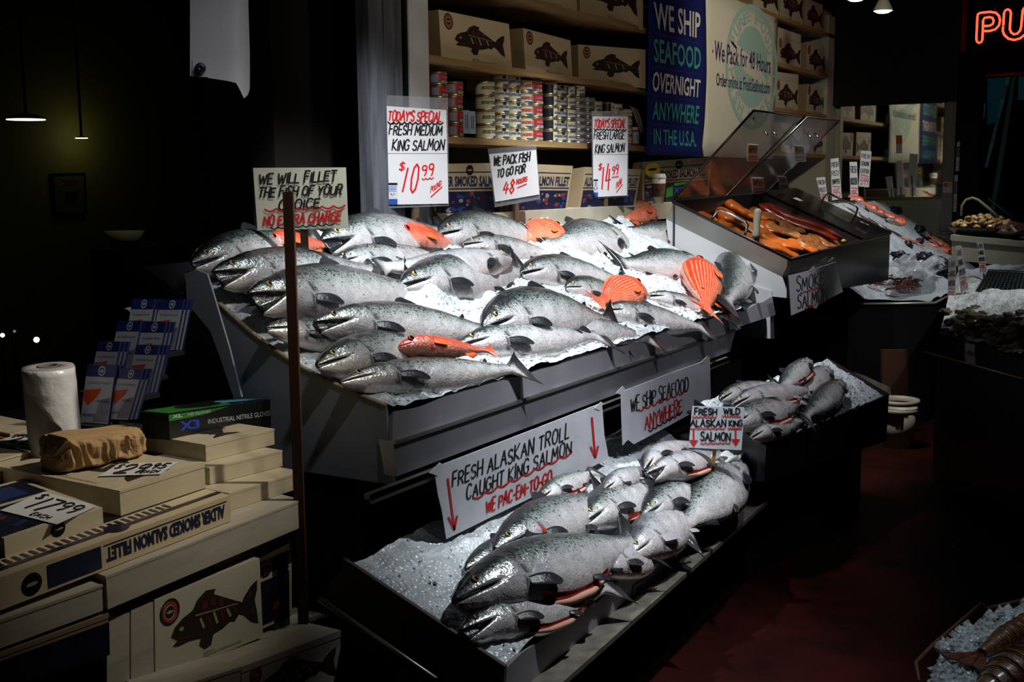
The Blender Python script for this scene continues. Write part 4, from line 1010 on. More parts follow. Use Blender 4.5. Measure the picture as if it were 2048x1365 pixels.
def carton(label, plane, px, depth, m=kraft, sidem=kraftdark, group=None, detail=True, lid=0, **kw):
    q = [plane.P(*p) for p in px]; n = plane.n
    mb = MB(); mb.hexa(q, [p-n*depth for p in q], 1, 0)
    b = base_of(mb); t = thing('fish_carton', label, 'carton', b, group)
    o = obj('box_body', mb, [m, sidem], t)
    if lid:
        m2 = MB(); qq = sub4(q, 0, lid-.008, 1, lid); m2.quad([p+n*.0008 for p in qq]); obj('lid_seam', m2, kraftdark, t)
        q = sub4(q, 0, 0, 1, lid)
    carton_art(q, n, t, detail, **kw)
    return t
P28 = lambda y=2.83, a=0, u=1100, v=200: yawplane(PY(y).P(u, v), a)
S1 = 'cartons on the upper left shelf'
carton('large tan fish carton at the left end of the shelf above the red tins', yawplane(PY(2.83).P(950, 130), 2), [(883, 120), (1024, 137), (1018, 48), (877, 19)], .26)
carton('narrower fish carton in the middle of the shelf above the tins', yawplane(PY(2.83).P(1098, 150), 0), [(1051, 142), (1145, 156), (1141, 81), (1046, 56)], .26)
carton('tan fish carton beside the blue banner on the shelf above the tins', yawplane(PY(2.84).P(1225, 165), 12), [(1157, 161), (1291, 177), (1291, 99), (1156, 89)], .24)
carton('fish carton on the upper left shelf, only its lowest part in the photo', yawplane(PY(2.84).P(1100, 10), 3), [(1000, -12), (1154, 26), (1152, -85), (996, -125)], .26)
carton('fish carton on the upper left shelf next to the blue banner', yawplane(PY(2.84).P(1220, 40), 8), [(1160, 24), (1286, 61), (1286, -45), (1158, -75)], .26)
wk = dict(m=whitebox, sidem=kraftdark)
carton('white fish carton with a lid, upper of two beside the white banner', yawplane(PY(2.83).P(1577, 100), 0), [(1553, 131), (1601, 140), (1602, 70), (1556, 54)], .28, lid=.76, s=1.2, **wk)
carton('white fish carton right of the lidded one, on the upper shelf near the pale panel', yawplane(PY(2.83).P(1630, 130), 0), [(1612, 144), (1650, 153), (1652, 97), (1614, 87)], .28, s=1.2, **wk)
carton('white fish carton with a lid, lower of two beside the white banner', yawplane(PY(2.83).P(1575, 190), 0), [(1550, 217), (1596, 222), (1597, 150), (1552, 143)], .28, lid=.8, s=1.2, **wk)
carton('white fish carton on the lower shelf near the pale panel', yawplane(PY(2.83).P(1630, 200), 0), [(1611, 225), (1650, 231), (1651, 179), (1615, 168)], .28, s=1.2, **wk)
carton('fish carton above the white banner, first in the top row', yawplane(PY(2.83).P(1530, 10), 0), [(1506, 17), (1558, 36), (1558, -30), (1507, -55)], .28, s=1.2, seal=None, **wk)
carton('fish carton second in the top row, above the lidded carton', yawplane(PY(2.83).P(1580, 30), 0), [(1560, 36), (1606, 54), (1607, -18), (1561, -42)], .28, s=1.2, seal=None, **wk)
carton('dim fish carton third in the top row', yawplane(PY(2.83).P(1625, 50), 0), [(1609, 55), (1645, 69), (1646, 10), (1610, -4)], .28, s=1.2, seal=None, **wk)
carton('dimmest fish carton at the right end of the top row', yawplane(PY(2.83).P(1657, 60), 0), [(1647, 69), (1670, 80), (1670, 28), (1648, 20)], .28, s=1.2, seal=None, **wk)

# smoked salmon boxes on the ledge
navy = mat('navy_print', (0.007, 0.010, 0.036), 0.5)
navybg = mat('dark_picture_print', (0.007, 0.008, 0.026), 0.4, var=.6, vscale=20)
photo_red = mat('picture_red', (.12, .018, .014), .45); photo_blue = mat('picture_blue', (.012, .025, .11), .45); photo_white = mat('picture_pale', (.14, .13, .15), .45); kraft2 = mat('dark_kraft_carton', (.27, .21, .12), .5, var=.1, vscale=5)  # dark kraft: the carton colour toned down for boxes on the ledge
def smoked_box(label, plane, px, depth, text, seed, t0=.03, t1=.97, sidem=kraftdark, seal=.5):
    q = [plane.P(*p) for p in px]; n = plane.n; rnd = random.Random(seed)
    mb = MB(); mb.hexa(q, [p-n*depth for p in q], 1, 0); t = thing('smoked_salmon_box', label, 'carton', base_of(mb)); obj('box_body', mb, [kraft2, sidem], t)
    mb = MB(); print_on(mb, text, sub4(q, t0, .55, t1, .76), n, .001, .04); poly_on(mb, [(.02, .82), (.98, .82), (.98, .84), (.02, .84)], q, n, .001); poly_on(mb, [(.02, .50), (.98, .50), (.98, .525), (.02, .525)], q, n, .001); obj('navy_lettering', mb, navy, t)
    mb = MB(); poly_on(mb, [(.03, .05), (.97, .05), (.97, .46), (.03, .46)], q, n, .001, 0)
    for k in range(26):
        x, y = rnd.uniform(.05, .93), rnd.uniform(.07, .42); r = rnd.uniform(.015, .05)
        poly_on(mb, [(min(.965, max(.035, x+r*math.cos(a)*rnd.uniform(.5, 1.2))), min(.455, max(.055, y+r*1.2*math.sin(a)*rnd.uniform(.5, 1.2)))) for a in [i*PI/3 for i in range(6)]], q, n, .0013+.0001*(k % 4), rnd.choice((1, 1, 2, 2, 2, 3)))
    obj('picture_panel', mb, [navybg, photo_red, photo_blue, photo_white], t)
    mb = MB(); poly_on(mb, disc_pts(seal, .87, .055, .10, 18), q, n, .0014, 0); poly_on(mb, disc_pts(seal, .87, .04, .02, 10), q, n, .0018, 1); obj('oval_seal', mb, [blackm, photo_white], t)
    return t
yl = lambda u, v, y, a=0, tl=6: yawplane(PY(y).P(u, v), a, tl)
smoked_box('smoked salmon box behind the forty eight hour card, left one on the ledge', yl(930, 425, 2.76, 4), [(868, 432), (1003, 430), (1005, 326), (868, 328)], .05, 'ALDER SMOKED SALMON', 3, .0, .98)
smoked_box('smoked salmon box right of the forty eight hour card, leaning on its neighbour', yl(1090, 425, 2.74, 2), [(1012, 428), (1133, 424), (1146, 332), (1020, 326)], .05, 'SMOKED SALMON FILLET', 4, .02, .97, seal=.25)
smoked_box('thick smoked salmon box behind the large king salmon price sign', yl(1210, 420, 2.72, 6), [(1156, 421), (1269, 414), (1283, 339), (1170, 334)], .10, 'ALDER SMOKED SALMON FILLET', 5)
tb = smoked_box('smoked salmon box with a yellow seal behind the coffee cup', yl(1350, 405, 2.84, 0, 3), [(1284, 408), (1416, 398), (1424, 314), (1284, 324)], .06, 'ALDER SMOKED SALMON FILLET', 6)
q = [yl(1350, 405, 2.84, 0, 3).P(*p) for p in [(1284, 408), (1416, 398), (1424, 314), (1284, 324)]]
mb = MB(); poly_on(mb, disc_pts(.13, .80, .10, .17, 18), q, V((0, -1, 0)), .003, 0); poly_on(mb, disc_pts(.13, .80, .06, .03, 10), q, V((0, -1, 0)), .0035, 1); obj('yellow_sticker', mb, [mat('yellow_foil', (.55, .45, .03), .35), blackm], tb)
# ---------------------------------------------------------------- tins
tinm = mat('tin_metal', (0.45, 0.40, 0.24), .3, .85)
creaml = mat('tin_label_cream', (.60, .55, .38), .45); tinblack = mat('tin_label_black', (.012, .014, .022), .4); tinred = mat('tin_label_red', (.42, .018, .015), .4); tinbrown = mat('tin_label_brown', (.14, .07, .025), .45)
tinblue = mat('tin_label_blue', (.035, .06, .20), .4); tingreen = mat('tin_print_green', (.012, .09, .05), .45); tinnavy = mat('tin_print_blue', (.02, .09, .26), .45); tinpr = mat('tin_print_red', (.40, .03, .02), .45); tinwhite = mat('tin_print_white', (.55, .52, .5), .45)
TDIR = math.degrees(math.atan2(-1, -.55))
def tin(kind, r, h):
    t = bpy.data.objects.new('tin', None); COL.objects.link(t); t.empty_display_size = .04; ORG[t.name] = V((0, 0, 0))
    mb = MB(); mb.lathe([(0, .001), (r*.9, .001), (r, 0), (r*1.02, .003), (r, .006), (r*.985, .007), (r*.985, h-.007), (r, h-.006), (r*1.02, h-.003), (r, h), (r*.95, h-.003), (0, h-.003)], (0, 0, 0), 28); obj('metal_can', mb, tinm, t)
    base = {'cream': creaml, 'copper': creaml, 'crab': creaml, 'dark': creaml, 'red': tinred, 'blue': tinblue, 'sturgeon': creaml}[kind]
    mb = MB(); mb.lathe([(r*.992, .0075), (r*.992, h-.0075)], (0, 0, 0), 28)
    if kind == 'red': mb.lathe([(r*.996, .0078), (r*.996, h*.36)], (0, 0, 0), 28, 1)
    if kind in ('copper', 'sturgeon', 'crab', 'cream'): mb.lathe([(r*.996, h*.80), (r*.996, h*.83)], (0, 0, 0), 28, 2)
    obj('label_wrap', mb, [base, tinbrown if kind == 'red' else tinnavy, tinblack], t)
    def wrap(a0, a1, z0, z1, txt=None, mi=0, mb=None, off=.6):
        # a0..a1 degrees around the tin, 0 = towards the aisle
        R = r+.0008+off*.0004
        if txt:
            vs, fs = font_mesh(txt, .03); b = len(mb.v)
            for x, y in vs:
                a = math.radians(TDIR+a0+(a1-a0)*x); mb.v.append(V((R*math.cos(a), R*math.sin(a), z0+(z1-z0)*y)))
            for f in fs: mb.f.append(tuple(b+i for i in f)); mb.m.append(mi); mb.sm.append(False)
        else:
            K = 8
            for k in range(K):
                aa = [math.radians(TDIR+a0+(a1-a0)*(k+d)/K) for d in (0, 1)]
                mb.quad([(R*math.cos(aa[i]), R*math.sin(aa[i]), z) for i, z in ((0, z0), (1, z0), (1, z1), (0, z1))], mi)
    mb = MB()
    if kind == 'red': wrap(-60, -15, h*.2, h*.8, None, 0, mb); wrap(5, 75, h*.13, h*.33, 'RED SALMON', 1, mb); wrap(5, 60, h*.5, h*.7, 'ALASKA', 0, mb); ms = [mat('tin_barcode', (.25, .25, .4), .5), tinwhite]
    elif kind == 'sturgeon': wrap(-45, 75, h*.42, h*.66, 'SMOKED STURGEON', 0, mb); wrap(20, 75, h*.14, h*.26, None, 1, mb); ms = [tingreen, tinnavy]
    elif kind == 'copper': wrap(-60, 60, h*.45, h*.66, 'COPPER RIVER RED', 0, mb); wrap(-10, 55, h*.14, h*.28, None, 1, mb); wrap(-14, 10, h*.7, h*.92, None, 2, mb); ms = [tinnavy, tinnavy, tinblack]
    elif kind == 'crab': wrap(-60, 60, h*.40, h*.68, 'DUNGENESS CRAB', 0, mb); wrap(-20, 50, h*.13, h*.26, None, 1, mb); ms = [tinpr, tinnavy]
    elif kind == 'dark': wrap(-90, 0, h*.14, h*.86, None, 0, mb); wrap(8, 70, h*.42, h*.62, 'SMOKED SALMON', 1, mb); wrap(20, 75, h*.15, h*.26, None, 1, mb); ms = [tinblack, tinnavy]
    elif kind == 'blue': wrap(-50, 60, h*.3, h*.7, None, 0, mb); wrap(-40, 50, h*.4, h*.6, 'TUNA', 1, mb); ms = [mat('tin_band_pale', (.3, .33, .42), .4), tinpr]
    else: wrap(-50, 60, h*.42, h*.62, 'SALMON', 0, mb); ms = [tinnavy]
    obj('label_print', mb, ms, t)
    return t
protos = {}; used = set()
SH = 1.8035
WORDS = ['bottom', 'second', 'third', 'fourth', 'fifth', 'sixth', 'seventh', 'eighth']
def column(kind, u0, u1, n, desc, r=.043, h=.0545, y=2.90, rot=0, z0=SH, skip=0, plur=True):
    key = (kind, round(r, 3), round(h, 3))
    if key not in protos: protos[key] = tin(kind, r, h)
    x = PY(y).P((u0+u1)/2, 240).x
    for k in range(skip, n):
        pos = (x+random.uniform(-.002, .002), y+random.uniform(-.002, .002), z0+k*(h+.0004))
        lab = desc.format(n=('top' if k == n-1 else WORDS[k]) + ('' if k in (0, n-1) else ' from bottom'))
        p = protos[key]
        if key not in used:
            used.add(key); o = p; o.location = pos; ORG[o.name] = V((0, 0, 0))
        else: o = dup(p, pos)
        o.rotation_euler = (0, 0, math.radians(rot+random.uniform(-6, 6)))
        tag(o, lab, 'tin', 'tins on the middle shelf')
column('red', 859, 893, 5, 'red salmon tin, {n} of the leftmost red stack against the white post', y=2.88)
column('red', 893, 922, 4, 'red salmon tin, {n} of the second red stack from the white post', y=2.88, h=.060)
column('sturgeon', 951, 988, 4, 'wide cream tin with green print, {n} in its stack of smoked sturgeon', r=.047, h=.0655, y=2.90)
column('copper', 987, 1013, 5, 'cream and blue tin, {n} of stack right of the green printed tins', h=.060, y=2.90)
column('copper', 1011, 1037, 5, 'cream and blue tin, {n} of stack left of the crab tins', h=.060, y=2.89, rot=14)
column('crab', 1036, 1060, 5, 'red lettered crab tin, {n} of stack beside the middle red tins', h=.0575, y=2.88)
column('red', 1058, 1078, 5, 'red salmon tin, {n} of the red stack in the middle of the shelf', h=.0575, y=2.87, rot=-20)
column('dark', 1084, 1111, 5, 'black and cream tin, {n} of the stack right of the middle red tins', h=.0575, y=2.87)
column('copper', 1108, 1125, 5, 'cream and blue tin, {n} of stack behind black and cream tins', h=.058, y=2.90)
column('dark', 1124, 1146, 5, 'cream and blue tin, {n} of the stack left of the flat blue tins', h=.058, y=2.88, rot=-30)
column('blue', 1144, 1164, 7, 'flat blue tin, {n} of the left blue stack', h=.034, y=2.87)
column('dark', 1144, 1164, 1, 'cream tin standing alone on top of the left flat blue stack', z0=SH+7*.0345, h=.058, y=2.87, rot=-40)
column('blue', 1165, 1183, 7, 'flat blue tin, {n} of the right blue stack', h=.034, y=2.86)
column('dark', 1181, 1198, 4, 'cream tin, {n} of the stack behind the large king salmon sign edge', h=.058, y=2.90, rot=-30)
column('dark', 1201, 1225, 4, 'black and cream tin, {n} of the stack above the large king salmon sign', h=.058, y=2.90)
column('dark', 1223, 1237, 4, 'cream tin, {n} of stack at upper right corner of the $14.99 sign', h=.058, y=2.91, rot=-40)
column('crab', 1238, 1260, 4, 'crab tin with red lettering, {n} of the last stack by the folded paper', h=.050, y=2.86)
# two labelled jars and little jars
def jar(u, v, lab, r, h, lidc, y, body, nm='jar', cat='jar'):
    p = PY(y).P(u, v); p.z = SH
    t = thing(nm, lab, cat, p); mb = MB(); mb.lathe([(0, 0), (r, 0), (r, h*.8), (r*.8, h*.86), (0, h*.86)], p, 24); obj('jar_body', mb, body, t)
    mb = MB(); mb.lathe([(r*.85, h*.84), (r*.85, h), (0, h)], p, 24); obj('lid', mb, lidc, t)
    mb = MB(); K = 8
    for k in range(K):
        aa = [math.radians(TDIR-60+120*(k+d)/K) for d in (0, 1)]
        mb.quad([(p.x+r*1.01*math.cos(aa[i]), p.y+r*1.01*math.sin(aa[i]), p.z+z) for i, z in ((0, h*.12), (1, h*.12), (1, h*.72), (0, h*.72))], 0)
    aa = [math.radians(TDIR+d) for d in (-10, 14)]
    mb.quad([(p.x+r*1.02*math.cos(aa[i]), p.y+r*1.02*math.sin(aa[i]), p.z+z) for i, z in ((0, h*.25), (1, h*.25), (1, h*.6), (0, h*.6))], 1)
    obj('paper_label', mb, [mat('jar_label_pale', (.36, .42, .60), .5), navy], t)
jar(926, 250, 'left of two pale blue labelled jars between red and cream tins', .030, .17, blackm, 2.88, blackm)
jar(938, 250, 'right of two pale blue labelled jars between red and cream tins', .030, .165, blackm, 2.87, blackm)
p = thing; 
jar(1269, 280, 'small jar with white lid at the right end of the tin shelf', .026, .105, tinwhite, 2.84, tinpr)
# folded paper at the shelf end
mb = MB(); pl = PY(2.85)
mb.grid(lambda i, j: pl.P(1258+(16+14*j)*i+10*j**.6, 212+6*i+(10+70*i**.7)*j, .02*math.sin(i*6)), 12, 10)
o = obj('folded_paper', mb, mat('grey_paper', (.35, .34, .32), .7)); sm_ = o.modifiers.new('thick', 'SOLIDIFY'); sm_.thickness = .002
tag(o, 'pale folded paper hanging over the right end of the tin shelf', 'paper')
mb = MB(); pl = PY(3.12); plate(mb, pl, [(933, 182), (966, 182), (966, 157), (934, 157)], .004); o = obj('note_card', mb, mat('olive_card', (.20, .20, .10), .7)); tag(o, 'plain olive card on the dark shelf backing above the jars', 'card')
# ---------------------------------------------------------------- banners
bluevinyl = mat('navy_vinyl', (0.003, 0.010, 0.115), 0.75, spec=.2); whitevinyl = mat('white_vinyl', (0.55, 0.56, 0.50), 0.42, var=.06, vscale=3)
teal = mat('print_teal', (0.035, 0.30, 0.27), 0.5); bwhite = mat('print_white', (0.62, 0.63, 0.62), 0.5); palet = mat('print_pale_teal', (0.27, 0.43, 0.41), 0.6); dnavy = mat('print_navy', (0.008, 0.012, 0.09), 0.5)
PB = PY(2.74); PW = PY(2.752)
t = thing('blue_banner', 'navy vertical banner about shipping seafood overnight, beside the tin shelves', 'banner', PB.P(1350, 310))
mb = MB()
EL = [(1298, -30), (1297, 60), (1296, 150), (1294, 240), (1292, 309)]; ER = [(1410, -30), (1412, 60), (1413, 150), (1409, 240), (1403, 300), (1407, 313)]
def ed(E_, v):
    for i in range(len(E_)-1):
        if v <= E_[i+1][1]: f = (v-E_[i][1])/(E_[i+1][1]-E_[i][1]); return E_[i][0]+f*(E_[i+1][0]-E_[i][0])
    return E_[-1][0]
mb.grid(lambda i, j: PB.P(ed(EL, -30+341*j)*(1-i)+ed(ER, -30+343*j)*i, -30+340*j+4*i*j, -.004-.006*math.sin(i*5+j*2)*i), 10, 16)
o = obj('vinyl_sheet', mb, bluevinyl, t); o.modifiers.new('thick', 'SOLIDIFY').thickness = .002
mbw, mbt = MB(), MB(); N_ = V((0, -1, 0))
for txt, q4, m_ in (('WE SHIP', [(1309, 57), (1399, 78), (1400, 26), (1306, 3)], 0), ('SEAFOOD', [(1307, 124), (1400, 140), (1401, 96), (1306, 76)], 1), ('OVERNIGHT', [(1303, 183), (1398, 196), (1400, 160), (1305, 142)], 0),
                    ('ANYWHERE', [(1303, 239), (1395, 249), (1398, 212), (1305, 202)], 1), ('IN THE U.S.A.', [(1306, 289), (1391, 294), (1391, 263), (1306, 257)], 1)):
    q = [PB.P(*p) for p in q4]; mbx = MB(); print_on(mbx, txt, q, N_, .004, .015); obj('teal_lettering' if m_ else 'white_lettering', mbx, teal if m_ else bwhite, t)
mb = MB()
for (a, b, c, d) in ((1310, 66, 1398, 87), (1308, 133, 1398, 149), (1308, 191, 1397, 203), (1306, 248, 1392, 256)):
    mb = MB(); mb.quad([PB.P(*p, .004) for p in ((a, b+1), (c, d+1), (c, d), (a, b))]); obj('divider_line', mb, mat('print_mid_blue', (.02, .04, .22), .5), t)
t = thing('white_banner', 'wide white banner about packing for forty eight hours, with a pale round emblem', 'banner', PW.P(1480, 305))
mb = MB(); WQ = [(1404, 313), (1546, 318), (1556, 38), (1408, -30)]
wq = [PW.P(*p) for p in WQ]
mb.grid(lambda i, j: lerp4(wq, i, j), 12, 8); o = obj('vinyl_sheet', mb, whitevinyl, t); md_ = o.modifiers.new('thick', 'SOLIDIFY'); md_.thickness = .002; md_.offset = 0
mb = MB(); EO = .0022
def el(cx, cy, rx, ry, n=40, k=.12): return [(cx+rx*math.cos(2*PI*i/n), cy+ry*math.sin(2*PI*i/n)+k*rx*math.cos(2*PI*i/n)) for i in range(n)]
def ringpx(mb, cx, cy, rx, ry, rx2, ry2, mi, off):
    A, B_ = el(cx, cy, rx, ry), el(cx, cy, rx2, ry2)
    for i in range(len(A)):
        j = (i+1) % len(A); mb.quad([PW.P(*p, off) for p in (A[i], A[j], B_[j], B_[i])], mi)
cx, cy = 1503, 134
ringpx(mb, cx, cy, 52, 126, 47, 115, 0, EO); ringpx(mb, cx, cy, 33, 82, 30, 76, 0, EO)
for a0, a1 in ((0, PI),):
    A = el(cx, cy, 30, 76); mb.quad([PW.P(*p, EO) for p in A], 0)
fishp = [(1462, 80), (1478, 92), (1500, 112), (1520, 140), (1533, 160), (1530, 170), (1512, 160), (1492, 146), (1476, 122), (1462, 112), (1466, 98)]
mb.quad([PW.P(*p, EO+.0005) for p in fishp], 1)
# letters around the ring
def around(txt, a0, a1):
    vs_, n_ = None, len(txt)
    for i, ch in enumerate(txt):
        if ch == ' ': continue
        a = math.radians(a0+(a1-a0)*(i+.5)/n_); cxx, cyy = cx+41*math.cos(a), cy+100*math.sin(a)+5*math.cos(a)
        tx = V((-math.sin(a)*40, math.cos(a)*98)).normalized()*8; up = V((math.cos(a)*40, math.sin(a)*98)).normalized()*11
        if a1 < a0: tx, up = -tx, up
        q4 = [(cxx-tx.x-up.x, cyy-tx.y-up.y), (cxx+tx.x-up.x, cyy+tx.y-up.y), (cxx+tx.x+up.x, cyy+tx.y+up.y), (cxx-tx.x+up.x, cyy-tx.y+up.y)]
        print_on(mb, ch, [PW.P(*p) for p in q4], N_, EO+.0005, .02, 0)
around('PURE FOOD', 200, 345)
around('FISH MARKET', -200, -365+30) if False else None
for i, ch in enumerate('FISH MARKET'):
    if ch == ' ': continue
    a = math.radians(172-i*16.5); cxx, cyy = cx+41*math.cos(a), cy+100*math.sin(a)+5*math.cos(a)
    tx = V((math.sin(a)*40, -math.cos(a)*98)).normalized()*8; up = -V((math.cos(a)*40, math.sin(a)*98)).normalized()*11
    q4 = [(cxx-tx.x-up.x, cyy-tx.y-up.y), (cxx+tx.x-up.x, cyy+tx.y-up.y), (cxx+tx.x+up.x, cyy+tx.y+up.y), (cxx-tx.x+up.x, cyy-tx.y+up.y)]
    print_on(mb, ch, [PW.P(*p) for p in q4], N_, EO+.0005, .02, 0)
obj('round_emblem', mb, [palet, whitevinyl], t)
mb = MB()
print_on(mb, 'We Pack for 48 Hours', [PW.P(*p) for p in ((1428, 121), (1540, 148), (1541, 114), (1429, 80))], N_, EO+.0012, .006)
obj('navy_lettering', mb, dnavy, t); mb = MB()
print_on(mb, 'Order online at FreshSeafood.com', [PW.P(*p) for p in ((1432, 172), (1538, 189), (1539, 163), (1432, 145))], N_, EO+.0012, .006)
obj('navy_lettering', mb, dnavy, t)
mb = MB(); mb.quad([PW.P(*p, EO+.00052) for p in ((1425, 98), (1428, 102), (1425, 107))]); obj('red_pointer', mb, redink, t)
mb = MB(); p = PW.P(1550, 43); mb.lathe([(.010, 0), (.010, .003), (.004, .003), (.004, 0)], p+V((0, -.006, 0)), 14, ax=(0, -1, 0)); obj('grommet', mb, mat('brass_grommet', (.2, .15, .06), .4, .8), t)

# ---------------------------------------------------------------- smoked fish case
CASE = Bed((5.81, 1.79, 1.204), (7.87, 1.765, 1.243), 0.448); CL, CW = CASE.L, 0.70
t = thing('smoked_fish_case', 'black and steel smoked fish case with clear lids propped open', 'display case', (6.8, 1.78, .95))
def cz(a, b, z): p = CASE.at(a, b); return V((p.x, p.y, z))
zb = lambda a: 1.01-.07*a/CL
mb = MB(); A = [cz(0, 0, zb(0)), cz(CL, 0, zb(CL)), CASE.at(CL, 0), CASE.at(0, 0)]; mb.hexa(A, [p+V((0, .014, 0)) for p in A]); obj('front_panel', mb, mat('black_gloss_panel', (.008, .008, .009), .22), t)
mb = MB(); s0 = [CASE.at(0, 0), CASE.at(0, CW), CASE.at(0, CW, -.095), CASE.at(0, 0, -.095)]; mb.prism(s0, CASE.ax*.012); o = obj('steel_side', mb, steel, t)
mb = MB(); mb.prism([CASE.at(0, 0, -.096), CASE.at(0, CW, -.096), cz(0, CW, 1.05), cz(0, 0, zb(0))], CASE.ax*.010); obj('white_side', mb, whitepl, t)
mb = MB(); s0 = [CASE.at(CL, 0), CASE.at(CL, CW), cz(CL, CW, 1.0), cz(CL, 0, zb(CL))]; mb.prism(s0, CASE.ax*-.012); obj('black_side', mb, black, t)
mb = MB(); A = [cz(0, CW, 1.05), cz(CL, CW, 1.0), CASE.at(CL, CW), CASE.at(0, CW)]; mb.hexa(A, [p+V((0, -.012, 0)) for p in A]); obj('back_panel', mb, black, t)
mb = MB(); mb.prism([CASE.at(.01, .01, -.11), CASE.at(CL-.01, .01, -.11), CASE.at(CL-.01, CW-.01, -.11), CASE.at(.01, CW-.01, -.11)], CASE.n*-.01); obj('tray_floor', mb, black, t)
mb = MB(); mb.tube([CASE.at(0, .0, .003), CASE.at(CL, .0, .003), CASE.at(CL, CW, .003), CASE.at(0, CW, .003)], .009, 8, closed=True); obj('top_rim', mb, black, t)
mb = MB(); mb.hexa([CASE.at(1.38, 0, -.10), CASE.at(1.38, CW, -.10), CASE.at(1.38, CW, 0), CASE.at(1.38, 0, 0)], [CASE.at(1.39, 0, -.10), CASE.at(1.39, CW, -.10), CASE.at(1.39, CW, 0), CASE.at(1.39, 0, 0)]); obj('divider', mb, black, t)
chrome = mat('chrome_bar', (.55, .55, .55), .18, 1.0)
def handle(a, b0, b1, hh, root):
    mb = MB(); P = [CASE.at(a, b0, .0), CASE.at(a, b0+.01, hh*.85), CASE.at(a, b0+.03, hh), CASE.at(a, b1-.03, hh), CASE.at(a, b1-.01, hh*.85), CASE.at(a, b1, 0)]; mb.tube(P, .007, 8); obj('side_handle', mb, chrome, root)
handle(.012, .27, .47, .075, t); handle(CL-.012, .25, .5, .075, t)
acr = bpy.data.materials.new('smoky_acrylic'); acr.use_nodes = True
nt = acr.node_tree; b_ = nt.nodes['Principled BSDF']; b_.inputs['Base Color'].default_value = (.17, .16, .16, 1); b_.inputs['Roughness'].default_value = .12; b_.inputs['Alpha'].default_value = .42; b_.inputs['Specular IOR Level'].default_value = .7
acd = mat('dark_acrylic', (.014, .012, .013), .12, alpha=.85, spec=.6)
def lid(name, label, c4, mm, root):
    mb = MB(); n = (c4[1]-c4[0]).cross(c4[3]-c4[0]).normalized()*.006
    mb.hexa(c4, [p+n for p in c4]); o = obj(name, mb, mm, root); 
    return o, n.normalized()
hz = .004
l1 = [V((5.83, 2.44, 1.50)), V((6.60, 2.425, 1.508)), V((6.60, 1.985, 1.953)), V((5.83, 2.0, 1.953))]
l2 = [V((6.62, 2.425, 1.508)), V((7.27, 2.405, 1.522)), V((7.27, 1.955, 1.953)), V((6.62, 1.96, 1.95))]
edgem = mat('lid_edge_dark', (.01, .01, .012), .3)
for q in (l1, l2):
    o, n = lid('open_lid', '', q, acr, t)
    mb = MB(); mb.tube(q, .007, 6, closed=True); obj('lid_edge', mb, edgem, o)
    c = lerp4(q, .62, .80); u = (q[1]-q[0]).normalized()
    mb = MB(); pl_ = Plane(q[0], n)
    for s in (-1, 1): mb = MB(); mb.tube([c+u*.07*s, c+u*.07*s+pl_.n*.03], .006, 8); obj('handle_peg', mb, chrome, o)
l3 = [CASE.at(1.40, 0, .012), CASE.at(CL, 0, .012), CASE.at(CL, CW, .012), CASE.at(1.40, CW, .012)]
o, n = lid('closed_lid', '', l3, acd, t)
mb = MB(); c = CASE.at(1.75, .12, .012)
mb.tube([c-CASE.up*.05, c-CASE.up*.045+CASE.n*.03, c+CASE.up*.045+CASE.n*.03, c+CASE.up*.05], .005, 8); obj('lid_handle', mb, chrome, o)
mb = MB(); mb.quad([CASE.at(1.62+x, .52+y, .0185) for x, y in ((0, 0), (.08, .0), (.08, .05), (0, .05))]); obj('white_tag', mb, card, o)
# labels taped to the lids
def lidlabel(label, q, px, words):
    n = (q[1]-q[0]).cross(q[3]-q[0]).normalized(); pl_ = Plane(q[0]+(n if n.dot(CAMPOS-q[0]) > 0 else -n)*.010, n)
    mb = MB(); c4 = plate(mb, pl_, px, .0015); t = obj('price_label', mb, card); tag(t, label, 'label')
    m2 = MB()
    for k, wd in enumerate(words): print_on(m2, wd, sub4(c4, .08, .82-.2*k-.12, .9, .96-.2*k), pl_.n, .001, .03, 0)
    print_on(m2, 'SALMON', sub4(c4, .08, .22, .85, .38), pl_.n, .001, .03, 1)
    poly_on(m2, [(.1, .06), (.9, .08), (.9, .16), (.1, .14)], c4, pl_.n, .001, 2)
    obj('lettering', m2, [ink, mat('violet_marker', (.08, .02, .3), .5), redink], t)
lidlabel('alderwood smoked salmon label, upper label on the left open lid', l1, [(1495, 323), (1517, 323), (1516, 290), (1496, 289)], ['ALDERWOOD', 'SMOKED'])
lidlabel('upper label on the right open lid', l2, [(1591, 325), (1613, 323), (1607, 293), (1588, 291)], ['SMOKED', 'PEPPER'])
lidlabel('garlic smoked salmon label, lowest on the left open lid', l1, [(1507, 388), (1530, 386), (1527, 357), (1503, 356)] if False else [(1430, 386), (1452, 385), (1449, 357), (1427, 356)], ['GARLIC', 'SMOKED']) if False else None
lidlabel('garlic smoked salmon label, lower on the right open lid near the hinge', l2, [(1507, 388), (1530, 386), (1527, 357), (1503, 356)], ['GARLIC', 'SMOKED'])
lidlabel('small smoked salmon label low on the right open lid, right of the garlic one', l2, [(1559, 379), (1579, 377), (1573, 354), (1556, 353)], ['SMOKED', 'SALMON'])

